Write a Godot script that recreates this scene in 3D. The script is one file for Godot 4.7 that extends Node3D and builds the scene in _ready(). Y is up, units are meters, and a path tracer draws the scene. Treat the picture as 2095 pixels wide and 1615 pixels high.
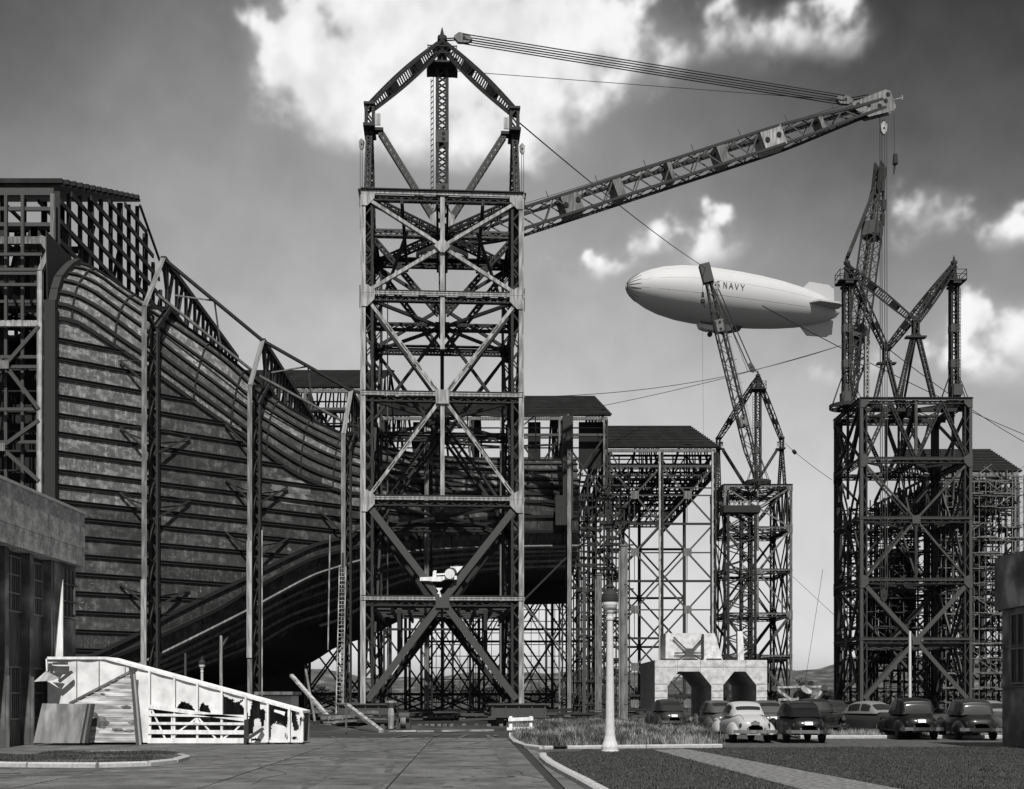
extends Node3D
# A wind tunnel under construction: steel derrick towers, tunnel shell, halls, parked cars, an airship.

const F := 2400.0      # focal length in photo pixels
const CX := 1047.5
const HY := 1428.0     # horizon row
const EYE := 1.8
var rng := RandomNumberGenerator.new()
var M := {}
var names := {}
var org := {}

func _ready():
	rng.seed = 43
	setup_view()
	make_materials()
	build_ground()
	build_shell()
	build_bents()
	build_halls()
	build_left_hall()
	build_towers()
	build_left_building()
	build_right_building()
	build_arch_block()
	build_airship()
	build_fin_and_panels()
	build_lamps_poles()
	build_cars()
	build_site_things()
	build_cables()
	build_trees()
	build_grass()

# ------------------------------------------------------------------ view, sky, sun
func setup_view():
	var cam := Camera3D.new()
	cam.name = "camera"
	cam.projection = Camera3D.PROJECTION_FRUSTUM
	cam.near = 0.1
	cam.far = 9000.0
	cam.keep_aspect = Camera3D.KEEP_HEIGHT
	cam.size = 0.1 * 1615.0 / F
	cam.frustum_offset = Vector2(0, 0.1 * (HY - 807.5) / F)
	cam.position = Vector3(0, EYE, 0)
	add_child(cam)
	cam.current = true
	var sun := DirectionalLight3D.new()
	sun.name = "sun"
	sun.light_energy = 1.6
	sun.light_color = Color(1, 0.995, 0.985)
	sun.light_angular_distance = 0.5
	sun.shadow_enabled = true
	add_child(sun)
	sun.look_at_from_position(Vector3(0.07, 0.80, 0.60) * 100.0, Vector3.ZERO, Vector3.UP)
	var env := Environment.new()
	env.background_mode = Environment.BG_SKY
	env.tonemap_mode = Environment.TONE_MAPPER_LINEAR
	env.tonemap_exposure = 1.0
	env.sdfgi_enabled = true
	env.ssao_enabled = true
	env.ssil_enabled = true
	var sky := Sky.new()
	var pm := PanoramaSkyMaterial.new()
	pm.panorama = ImageTexture.create_from_image(sky_image())
	sky.sky_material = pm
	env.sky = sky
	var we := WorldEnvironment.new()
	we.name = "world"
	we.environment = env
	add_child(we)

var sky_noise: FastNoiseLite
var sky_fine: FastNoiseLite
# clouds: centre and radii as photo pixels of the direction they lie in, then strength
var clouds := [
	[800, -10, 300, 190, 1.1], [960, 110, 230, 160, 0.95], [680, 120, 150, 120, 0.75], [1130, 40, 190, 130, 0.75],
	[850, 240, 230, 95, 0.75], [1010, 260, 170, 95, 0.6], [1260, 120, 150, 120, 0.3], [610, 40, 80, 150, 0.6],
	[1630, 35, 130, 80, 0.9], [1720, 60, 60, 60, 0.55], [1480, 90, 150, 90, 0.3], [1905, 420, 66, 66, 0.72],
	[1390, 505, 120, 66, 0.62], [1475, 490, 90, 55, 0.5], [1160, 570, 65, 38, 0.38], [1245, 560, 55, 40, 0.38],
	[2060, 470, 85, 65, 0.65], [2085, 680, 100, 95, 0.85], [1990, 745, 120, 60, 0.5], [1850, 520, 110, 60, 0.25],
	[1090, 355, 50, 30, 0.2], [1760, 770, 110, 60, 0.25], [1590, 790, 150, 50, 0.25], [1360, 60, 90, 60, 0.2], [660, 620, 160, 90, 0.08]]

func sky_value(px: float, py: float, dir: Vector3) -> float:
	var a := clampf(py / HY, -1.5, 1.0)
	var s: float
	if a < 0.0:
		s = 0.46 + a * 0.06
	elif a < 0.42:
		s = lerpf(0.46, 0.68, pow(a / 0.42, 0.9))
	else:
		s = lerpf(0.68, 0.89, pow((a - 0.42) / 0.58, 0.7)) - (0.10 * smoothstep(1650.0, 2000.0, px) + 0.05 * smoothstep(700.0, 200.0, px)) * smoothstep(0.42, 0.7, a)
	var right := smoothstep(1000.0, 1850.0, px) * (1.0 - smoothstep(0.12, 0.75, a))
	s -= 0.20 * right
	var left := smoothstep(420.0, -120.0, px) * (1.0 - smoothstep(0.05, 0.5, a))
	s -= 0.12 * left
	s -= 0.22 * smoothstep(0.92, 1.0, a)
	var n := sky_noise.get_noise_3dv(dir * 60.0)
	var n2 := sky_fine.get_noise_3dv(dir * 60.0)
	s += 0.035 * n
	var wx := px + n * 85.0 + n2 * 20.0
	var wy := py + n2 * 60.0 + n * 28.0
	var c := 0.0
	for b in clouds:
		var dx: float = (wx - b[0]) / b[2]
		var dy: float = (wy - b[1]) / b[3]
		var r := dx * dx + dy * dy
		if r < 4.0:
			c += b[4] * exp(-r * 1.1)
	c = clampf(c, 0.0, 1.3)
	var cc := c * (1.0 + 0.5 * n) + 0.9 * n2 * minf(1.0, c * 2.5)
	s = lerpf(s, 0.86, 0.35 * smoothstep(0.05, 0.9, c))
	s = lerpf(s, 0.93 + 0.10 * n2, smoothstep(0.28, 1.0, cc))
	s += 0.02 * n2
	return s

func sky_image() -> Image:
	sky_noise = FastNoiseLite.new()
	sky_noise.seed = 5
	sky_noise.frequency = 0.16
	sky_noise.fractal_octaves = 5
	sky_fine = FastNoiseLite.new()
	sky_fine.seed = 9
	sky_fine.frequency = 0.42
	sky_fine.fractal_octaves = 5
	var w := 4096
	var h := 2048
	var img := Image.create(w, h, false, Image.FORMAT_RGBF)
	img.fill(Color(0.16, 0.16, 0.16))
	for j in range(0, h / 2, 4):
		for i in range(0, w, 4):
			var el := PI / 2 - (j + 2.0) / h * PI
			var az := ((i + 2.0) / w) * TAU     # u = 0 looks along -Z
			if az > PI:
				az -= TAU
			var inside := absf(az) < 0.47 and el < 0.64
			if not inside:
				var d := Vector3(sin(az) * cos(el), sin(el), -cos(az) * cos(el))
				var n := sky_noise.get_noise_3dv(d * 22.0)
				var s := lerpf(0.74, 0.40, clampf(el / 0.6, 0.0, 1.0)) + 0.05 * n
				s = lerpf(s, 0.93, smoothstep(0.12, 0.5, n + 0.3 * sky_fine.get_noise_3dv(d * 22.0)))
				# beyond the frame the same sky goes over smoothly into scattered cloud
				var wgt := maxf(smoothstep(0.46, 0.75, absf(az)), smoothstep(0.62, 0.95, el))
				if wgt < 1.0:
					var inner := sky_value(CX + F * tan(az), HY - F * tan(el) / cos(az), Vector3(sin(az) * cos(el), sin(el), -cos(az) * cos(el)))
					s = lerpf(clampf(inner, 0.02, 0.97), s, wgt)
				s = pow(s, 2.2)
				img.fill_rect(Rect2i(i, j, 4, 4), Color(s, s, s))
			else:
				for jj in 4:
					for ii in 4:
						el = PI / 2 - (j + jj + 0.5) / h * PI
						var az2 := ((i + ii + 0.5) / w) * TAU
						if az2 > PI:
							az2 -= TAU
						var d2 := Vector3(sin(az2) * cos(el), sin(el), -cos(az2) * cos(el))
						var px := CX + F * tan(az2)
						var py := HY - F * tan(el) / cos(az2)
						var s2 := pow(clampf(sky_value(px, py, d2), 0.02, 0.97), 2.2)
						img.set_pixel(i + ii, j + jj, Color(s2, s2, s2))
	return img

# ------------------------------------------------------------------ helpers
func at(px: float, py: float, d: float) -> Vector3:
	return Vector3((px - CX) / F * d, EYE + (HY - py) / F * d, -d)

func gp(px: float, py: float) -> Vector3:   # the ground point that shows there
	var d := EYE * F / (py - HY)
	return Vector3((px - CX) / F * d, 0, -d)

func g(v: float) -> Color:
	return Color(v, v, v).linear_to_srgb()

class MB:
	var v := PackedVector3Array()
	var n := PackedVector3Array()
	func tri(a: Vector3, b: Vector3, c: Vector3):      # counter-clockwise seen from outside
		var m := (b - a).cross(c - a).normalized()
		v.append(a); v.append(c); v.append(b)
		n.append(m); n.append(m); n.append(m)
	func tri_n(a: Vector3, b: Vector3, c: Vector3, na: Vector3, nb: Vector3, nc: Vector3):
		v.append(a); v.append(c); v.append(b)
		n.append(na); n.append(nc); n.append(nb)
	func quad(a: Vector3, b: Vector3, c: Vector3, d: Vector3):
		var m := (c - a).cross(d - b).normalized()
		v.append(a); v.append(c); v.append(b); v.append(a); v.append(d); v.append(c)
		for i in 6:
			n.append(m)
	func quad_n(a: Vector3, b: Vector3, c: Vector3, d: Vector3, na: Vector3, nb: Vector3, nc: Vector3, nd: Vector3):
		tri_n(a, b, c, na, nb, nc)
		tri_n(a, c, d, na, nc, nd)
	func obox(c: Vector3, x: Vector3, y: Vector3, z: Vector3):   # half extents
		if x.cross(y).dot(z) < 0.0:
			z = -z
		var p := c + x
		var q := c - x
		quad(p - y + z, p - y - z, p + y - z, p + y + z)
		quad(q - y - z, q - y + z, q + y + z, q + y - z)
		p = c + y
		q = c - y
		quad(p - x + z, p + x + z, p + x - z, p - x - z)
		quad(q - x - z, q + x - z, q + x + z, q - x + z)
		p = c + z
		q = c - z
		quad(p - x - y, p + x - y, p + x + y, p - x + y)
		quad(q + x - y, q - x - y, q - x + y, q + x + y)
	func box(c: Vector3, s: Vector3):
		obox(c, Vector3(s.x / 2, 0, 0), Vector3(0, s.y / 2, 0), Vector3(0, 0, s.z / 2))
	func bar(a: Vector3, b: Vector3, w: float, h: float, up := Vector3.UP):
		var ax := (b - a)
		var l := ax.length()
		if l < 0.0001:
			return
		ax /= l
		if absf(ax.dot(up)) > 0.97:
			up = Vector3(0, 0, 1) if absf(ax.z) < 0.9 else Vector3(1, 0, 0)
		var s := ax.cross(up).normalized()
		var u := s.cross(ax)
		obox((a + b) / 2, ax * l / 2, s * w / 2, u * h / 2)
	func tube(a: Vector3, b: Vector3, r0: float, r1: float, k := 8, caps := true):
		var ax := (b - a).normalized()
		var s := ax.cross(Vector3(0.31, 0.9, 0.17)).normalized()
		var u := s.cross(ax)
		for i in k:
			var t0 := TAU * i / k
			var t1 := TAU * (i + 1) / k
			var d0 := s * cos(t0) - u * sin(t0)
			var d1 := s * cos(t1) - u * sin(t1)
			quad_n(a + d0 * r0, a + d1 * r0, b + d1 * r1, b + d0 * r1, d0, d1, d1, d0)
			if caps:
				tri(b, b + d0 * r1, b + d1 * r1)
				tri(a, a + d1 * r0, a + d0 * r0)
	func lathe(c: Vector3, prof: Array, k := 16):     # prof: [radius, height] upwards
		for j in prof.size() - 1:
			var r0: float = prof[j][0]
			var r1: float = prof[j + 1][0]
			var y0: float = prof[j][1]
			var y1: float = prof[j + 1][1]
			for i in k:
				var t0 := TAU * i / k
				var t1 := TAU * (i + 1) / k
				var d0 := Vector3(cos(t0), 0, -sin(t0))
				var d1 := Vector3(cos(t1), 0, -sin(t1))
				var sl := Vector3(0, r0 - r1, 0)
				var n0 := (d0 * absf(y1 - y0) + sl).normalized()
				var n1 := (d1 * absf(y1 - y0) + sl).normalized()
				var up := Vector3(0, 1, 0)
				quad_n(c + d0 * r0 + up * y0, c + d1 * r0 + up * y0, c + d1 * r1 + up * y1, c + d0 * r1 + up * y1, n0, n1, n1, n0)
	func laced(a: Vector3, b: Vector3, w: float, d: float, up: Vector3, k: int, ch := 0.1, br := 0.06, faces := 2):
		var ax := b - a
		var l := ax.length()
		ax /= l
		if absf(ax.dot(up)) > 0.97:
			up = Vector3(0, 0, 1) if absf(ax.z) < 0.9 else Vector3(1, 0, 0)
		var s := ax.cross(up).normalized()
		var u := s.cross(ax)
		for i in [-1, 1]:
			for j in [-1, 1]:
				obox((a + b) / 2 + s * (i * (w - ch) / 2) + u * (j * (d - ch) / 2), ax * l / 2, s * ch / 2, u * ch / 2)
		for j in [-1, 1]:
			for i in k:
				var p: Vector3 = a + ax * (l * i / k) + u * (j * d / 2)
				var q: Vector3 = a + ax * (l * (i + 1) / k) + u * (j * d / 2)
				var sg := 1.0 if i % 2 == 0 else -1.0
				flat(p - s * sg * (w - ch) / 2, q + s * sg * (w - ch) / 2, br, 0.025, u)
		if faces > 2:
			for j in [-1, 1]:
				for i in k:
					var p: Vector3 = a + ax * (l * i / k) + s * (j * w / 2)
					var q: Vector3 = a + ax * (l * (i + 1) / k) + s * (j * w / 2)
					var sg := 1.0 if i % 2 == 0 else -1.0
					flat(p - u * sg * (d - ch) / 2, q + u * sg * (d - ch) / 2, br, 0.025, s)
	func flat(a: Vector3, b: Vector3, w: float, t: float, nrm: Vector3):
		var ax := b - a
		var l := ax.length()
		ax /= l
		var s := ax.cross(nrm).normalized()
		obox((a + b) / 2, ax * l / 2, s * w / 2, nrm * t / 2)
	func truss(a: Vector3, b: Vector3, depth: float, k: int, ch := 0.14, br := 0.09, up := Vector3.UP):   # plane truss hung from a-b
		var dn := -up * depth
		bar(a, b, ch, ch)
		bar(a + dn, b + dn, ch, ch)
		for i in k:
			var p := a.lerp(b, float(i) / k)
			var q := a.lerp(b, float(i + 1) / k)
			bar(p, p + dn, br, br)
			if i % 2 == 0:
				bar(p, q + dn, br, br)
			else:
				bar(p + dn, q, br, br)
		bar(b, b + dn, br, br)
	func prism(poly: PackedVector2Array, o: Vector3, x: Vector3, y: Vector3, z: Vector3):   # polygon in x,y pushed along z
		var idx := Geometry2D.triangulate_polygon(poly)
		var p := []
		var q := []
		for c in poly:
			p.append(o + x * c.x + y * c.y)
			q.append(o + x * c.x + y * c.y + z)
		var flip := x.cross(y).dot(z) < 0.0
		var area := 0.0
		for i in poly.size():
			area += poly[i].cross(poly[(i + 1) % poly.size()])
		for i in range(0, idx.size(), 3):
			var i0 := idx[i]
			var i1 := idx[i + 1]
			var i2 := idx[i + 2]
			if (poly[i1] - poly[i0]).cross(poly[i2] - poly[i0]) < 0.0:
				var t := i1
				i1 = i2
				i2 = t
			if flip:
				tri(p[i0], p[i1], p[i2])
				tri(q[i0], q[i2], q[i1])
			else:
				tri(q[i0], q[i1], q[i2])
				tri(p[i0], p[i2], p[i1])
		for i in poly.size():
			var j := (i + 1) % poly.size()
			if (area > 0.0) != flip:
				quad(p[i], p[j], q[j], q[i])
			else:
				quad(p[j], p[i], q[i], q[j])

func numbered(parent: Node, called: String) -> String:
	var key := str(parent.get_instance_id()) + called
	var k: int = names.get(key, -1) + 1
	names[key] = k
	return called if k == 0 else "%s_%03d" % [called, k]

func mesh_of(mb: MB, off: Vector3) -> ArrayMesh:
	var a := []
	a.resize(Mesh.ARRAY_MAX)
	var vv := mb.v
	if off != Vector3.ZERO:
		vv = Transform3D(Basis(), -off) * mb.v
	a[Mesh.ARRAY_VERTEX] = vv
	a[Mesh.ARRAY_NORMAL] = mb.n
	var m := ArrayMesh.new()
	m.add_surface_from_arrays(Mesh.PRIMITIVE_TRIANGLES, a)
	return m

func part(parent: Node, called: String, mb: MB, m: Material, label := "") -> MeshInstance3D:
	var o := MeshInstance3D.new()
	o.name = numbered(parent, called)
	o.mesh = mesh_of(mb, org.get(parent, Vector3.ZERO))
	o.material_override = m
	o.cast_shadow = GeometryInstance3D.SHADOW_CASTING_SETTING_ON
	parent.add_child(o, true)
	org[o] = org.get(parent, Vector3.ZERO)
	if label:
		o.set_meta("label", label)
	return o

func thing(called: String, label: String, category: String, base := Vector3.ZERO, group := "") -> Node3D:
	var o := Node3D.new()
	o.name = numbered(self, called)
	add_child(o, true)
	o.position = base
	org[o] = base
	tag(o, label, category, group)
	return o

func tag(o: Node, label: String, category: String, group := ""):
	o.set_meta("label", label)
	o.set_meta("category", category)
	if group:
		o.set_meta("group", group)

func single(called: String, label: String, category: String, mb: MB, m: Material, base := Vector3.ZERO, group := "") -> MeshInstance3D:
	org[self] = base
	var o := part(self, called, mb, m)
	org.erase(self)
	o.position = base
	org[o] = base
	tag(o, label, category, group)
	return o

func struct(called: String, mb: MB, m: Material) -> MeshInstance3D:
	var o := part(self, called, mb, m)
	o.set_meta("kind", "structure")
	return o

# one bar as a part
func pbar(parent: Node, called: String, a: Vector3, b: Vector3, w: float, h: float, m: Material, up := Vector3.UP) -> MeshInstance3D:
	var mb := MB.new()
	mb.bar(a, b, w, h, up)
	return part(parent, called, mb, m)

func placed(parent: Node, called: String, a: Vector3, b: Vector3, w: float, d: float, up: Vector3, k: int, m: Material, ch := 0.1, br := 0.06, faces := 2) -> MeshInstance3D:
	var mb := MB.new()
	mb.laced(a, b, w, d, up, k, ch, br, faces)
	return part(parent, called, mb, m)

# ------------------------------------------------------------------ materials
func noise_tex(seed_: int, freq: float, oct: int, lo: float, hi: float, gam := 1.0, kx := 1, ky := 1) -> ImageTexture:
	var n := FastNoiseLite.new()
	n.seed = seed_
	n.frequency = freq
	n.fractal_octaves = oct
	n.noise_type = FastNoiseLite.TYPE_SIMPLEX_SMOOTH
	var im := n.get_seamless_image(256 / kx, 256 / ky)
	var out := Image.create(256, 256, false, Image.FORMAT_RGB8)
	for y in 256:
		for x in 256:
			var c := im.get_pixel(x / kx, y / ky).r
			c = pow(clampf((c - 0.15) / 0.7, 0.0, 1.0), gam)
			var l := lerpf(lo, hi, c)
			out.set_pixel(x, y, Color(l, l, l))
	return ImageTexture.create_from_image(out)

func fast(seed_: int, freq: float, oct: int, w: int, h: int) -> Image:
	var n := FastNoiseLite.new()
	n.seed = seed_
	n.frequency = freq
	n.fractal_octaves = oct
	n.noise_type = FastNoiseLite.TYPE_SIMPLEX_SMOOTH
	return n.get_seamless_image(w, h)

func skin_tex() -> ImageTexture:
	# weathered plate: dull ground, sharp edged pale lime stains, drips and scratches
	var broad := fast(81, 0.010, 4, 512, 512)
	var mid := fast(82, 0.028, 5, 512, 512)
	var fine := fast(83, 0.16, 3, 512, 512)
	var drip := fast(84, 0.05, 4, 512, 64)
	var out := Image.create(512, 512, false, Image.FORMAT_RGB8)
	for y in 512:
		for x in 512:
			var b := broad.get_pixel(x, y).r
			var m := mid.get_pixel(x, y).r
			var f := fine.get_pixel(x, y).r
			var d := drip.get_pixel(x, y / 8).r
			var v := 0.34 + 0.14 * b + 0.12 * (m - 0.5) + 0.12 * (f - 0.5) + 0.10 * (d - 0.5)
			var st := smoothstep(0.56, 0.70, 0.55 * b + 0.45 * m + 0.22 * (f - 0.5) + 0.10 * (d - 0.5))
			v = lerpf(v + 0.04, 0.95, st * 0.52)
			if d > 0.66 and m > 0.45:
				v += 0.16
			if f > 0.80:
				v += 0.22
			v = clampf(v, 0.12, 1.0)
			out.set_pixel(x, y, Color(v, v, v))
	return ImageTexture.create_from_image(out)

func worn_tex() -> ImageTexture:
	# worn concrete: tyre polished tracks, oil spots, fine aggregate
	var broad := fast(91, 0.008, 4, 512, 512)
	var mid := fast(92, 0.03, 5, 512, 512)
	var fine := fast(93, 0.22, 2, 512, 512)
	var out := Image.create(512, 512, false, Image.FORMAT_RGB8)
	for y in 512:
		for x in 512:
			var b := broad.get_pixel(x, y).r
			var m := mid.get_pixel(x, y).r
			var f := fine.get_pixel(x, y).r
			var v := 0.78 + 0.36 * (b - 0.5) + 0.20 * (m - 0.5) + 0.22 * (f - 0.5)
			if m < 0.27:
				v -= 0.16 * smoothstep(0.27, 0.18, m)
			if f < 0.16:
				v -= 0.14
			v = clampf(v, 0.3, 1.0)
			out.set_pixel(x, y, Color(v, v, v))
	return ImageTexture.create_from_image(out)

func mat(called: String, v: float, rough := 0.85, tex: Texture2D = null, scale := 0.25, bump: Texture2D = null, bump_s := 1.0, metal := 0.0) -> StandardMaterial3D:
	var m := StandardMaterial3D.new()
	m.resource_name = called
	m.albedo_color = g(v)
	m.roughness = rough
	m.metallic = metal
	if tex:
		m.albedo_texture = tex
		m.uv1_triplanar = true
		m.uv1_world_triplanar = true
		m.uv1_scale = Vector3.ONE * scale
	if bump:
		m.heightmap_enabled = true
		m.heightmap_texture = bump
		m.heightmap_scale = bump_s
	M[called] = m
	return m

func make_materials():
	var broad := noise_tex(1, 0.012, 5, 0.62, 1.0)
	var fine := noise_tex(2, 0.06, 4, 0.6, 1.0)
	var blotch := noise_tex(3, 0.018, 6, 0.45, 1.0, 1.6)
	var cast_ := noise_tex(16, 0.035, 6, 0.8, 1.0, 0.7)
	var stain := noise_tex(21, 0.03, 5, 0.62, 1.0, 0.8, 1, 8)
	var stain_w := noise_tex(22, 0.03, 5, 0.86, 1.0, 0.7, 1, 4)
	var worn := worn_tex()
	var streak := noise_tex(4, 0.02, 5, 0.6, 1.0, 1.2, 1, 4)
	var grain := noise_tex(14, 0.03, 5, 0.55, 1.0, 1.3, 8, 1)
	var soft := noise_tex(15, 0.03, 4, 0.94, 1.0)
	var grit := noise_tex(6, 0.12, 3, 0.45, 1.0)
	var skin := skin_tex()
	mat("steel_dark", 0.020, 0.8, soft, 0.6)
	mat("steel_black", 0.010, 0.9)
	mat("steel_mid", 0.055, 0.75, soft, 0.6)
	mat("steel_light", 0.42, 0.7, stain, 0.45)
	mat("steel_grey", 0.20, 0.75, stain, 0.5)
	mat("skin_a", 0.25, 0.75, skin, 0.13, fine, 0.6)
	mat("skin_b", 0.18, 0.8, skin, 0.10, fine, 0.6)
	mat("skin_c", 0.62, 0.75, skin, 0.17, fine, 0.6)
	mat("skin_d", 0.165, 0.8, skin, 0.19, fine, 0.6)
	mat("skin_shaded", 0.022, 0.95)  # near black: the shade below the shell is put into the colour
	mat("skin_patch", 0.42, 0.85, blotch, 0.2)
	mat("rib", 0.010, 0.9)
	mat("roof_dark", 0.022, 0.9, streak, 0.1)
	mat("roof_dark_b", 0.030, 0.9, streak, 0.07)
	mat("concrete", 0.64, 0.9, cast_, 0.16, grit, 0.5)
	mat("concrete_stained", 0.36, 0.9, blotch, 0.11, grit, 0.5)
	mat("concrete_post", 0.60, 0.85, soft, 0.9)
	mat("kerb", 0.45, 0.9, cast_, 0.7)
	mat("slab_a", 0.165, 0.9, worn, 0.09, grit, 0.8)
	mat("slab_b", 0.155, 0.9, worn, 0.13, grit, 0.8)
	mat("slab_c", 0.175, 0.9, worn, 0.11, grit, 0.8)
	mat("path", 0.22, 0.9, fine, 0.35, grit, 0.7)
	mat("asphalt", 0.085, 0.95, fine, 0.2, grit, 1.0)
	mat("dirt", 0.085, 1.0, blotch, 0.05, grit, 4.0)
	mat("turf", 0.055, 1.0, grit, 0.5, grit, 4.0)
	mat("verge", 0.10, 1.0, blotch, 0.4, grit, 4.0)
	mat("blade", 0.055, 0.9)
	mat("concrete_band", 0.55, 0.9, worn, 0.3, grit, 0.5)
	mat("blade_pale", 0.12, 0.9)
	mat("blade_dry", 0.26, 0.9)
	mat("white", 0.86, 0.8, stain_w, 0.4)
	mat("fabric", 0.84, 0.9, noise_tex(23, 0.02, 6, 0.82, 1.0, 0.6), 0.2)
	mat("track", 0.135, 0.85, worn, 0.2)
	mat("fabric_line", 0.28, 0.9, fine, 1.0)
	mat("tar", 0.02, 0.9)
	mat("wood_pale", 0.42, 0.85, streak, 0.5)
	mat("wood_worn", 0.74, 0.85, grain, 0.45)
	mat("wood_worn_b", 0.6, 0.85, grain, 0.6)
	mat("ply", 0.34, 0.75, streak, 0.35)
	mat("timber", 0.22, 0.85, streak, 0.5)
	mat("airship", 0.46, 0.6)
	mat("airship_fin", 0.44, 0.6)
	mat("paint_black", 0.05, 0.6)
	mat("glass", 0.012, 0.35)
	mat("glass_light", 0.35, 0.2)
	mat("door_dark", 0.10, 0.6, streak, 0.3)
	mat("frame_paint", 0.16, 0.6)
	mat("rubber", 0.014, 0.9)
	mat("chrome", 0.6, 0.25, null, 1.0, null, 1.0, 1.0)
	for c in [["car_silver", 0.36], ["car_black", 0.006], ["car_dark", 0.010], ["car_grey", 0.07], ["car_mid", 0.025], ["car_light", 0.16]]:
		var m := mat(c[0], c[1], 0.5)
		m.metallic_specular = 0.3
		m.clearcoat_enabled = true
		m.clearcoat = 0.2
		m.clearcoat_roughness = 0.12
	mat("foliage", 0.045, 0.9)
	mat("foliage_far", 0.07, 1.0)
	mat("bark", 0.06, 0.9)
	mat("steel_pale", 0.25, 0.75, stain, 0.4)
	mat("hill", 0.16, 1.0, blotch, 0.002)
	mat("plate", 0.6, 0.5)
	mat("globe", 0.75, 0.3)

# ------------------------------------------------------------------ ground
func flat_poly(mb: MB, pts: Array, y: float, thick := 0.0):
	var p2 := PackedVector2Array()
	for p in pts:
		p2.append(Vector2(p.x, -p.z))
	if thick > 0.0:
		mb.prism(p2, Vector3(0, y - thick, 0), Vector3(1, 0, 0), Vector3(0, 0, -1), Vector3(0, thick, 0))
		return
	var idx := Geometry2D.triangulate_polygon(p2)
	for i in range(0, idx.size(), 3):
		var a: Vector3 = pts[idx[i]]
		var b: Vector3 = pts[idx[i + 1]]
		var c: Vector3 = pts[idx[i + 2]]
		a.y = y; b.y = y; c.y = y
		if (b - a).cross(c - a).y < 0.0:
			mb.tri(a, c, b)
		else:
			mb.tri(a, b, c)

func kerb_run(parent: Node, pts: Array, w: float, h: float):
	# one kerbstone per stretch of the line, rounded along its top edge
	for i in pts.size() - 1:
		var a: Vector3 = pts[i]
		var b: Vector3 = pts[i + 1]
		var l := a.distance_to(b)
		var k := maxi(1, int(l / 2.4))
		for j in k:
			var p := a.lerp(b, (j + 0.006) / k)
			var q := a.lerp(b, (j + 0.994) / k)
			var ax := (q - p).normalized()
			var s := ax.cross(Vector3.UP)
			var mb := MB.new()
			var prof := PackedVector2Array([Vector2(-w / 2, 0), Vector2(w / 2, 0), Vector2(w / 2, h * 0.75), Vector2(w * 0.32, h), Vector2(-w * 0.32, h), Vector2(-w / 2, h * 0.75)])
			mb.prism(prof, p - Vector3(0, 0.02, 0), s, Vector3.UP, q - p)
			part(parent, "kerbstone", mb, M.kerb)

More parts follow.
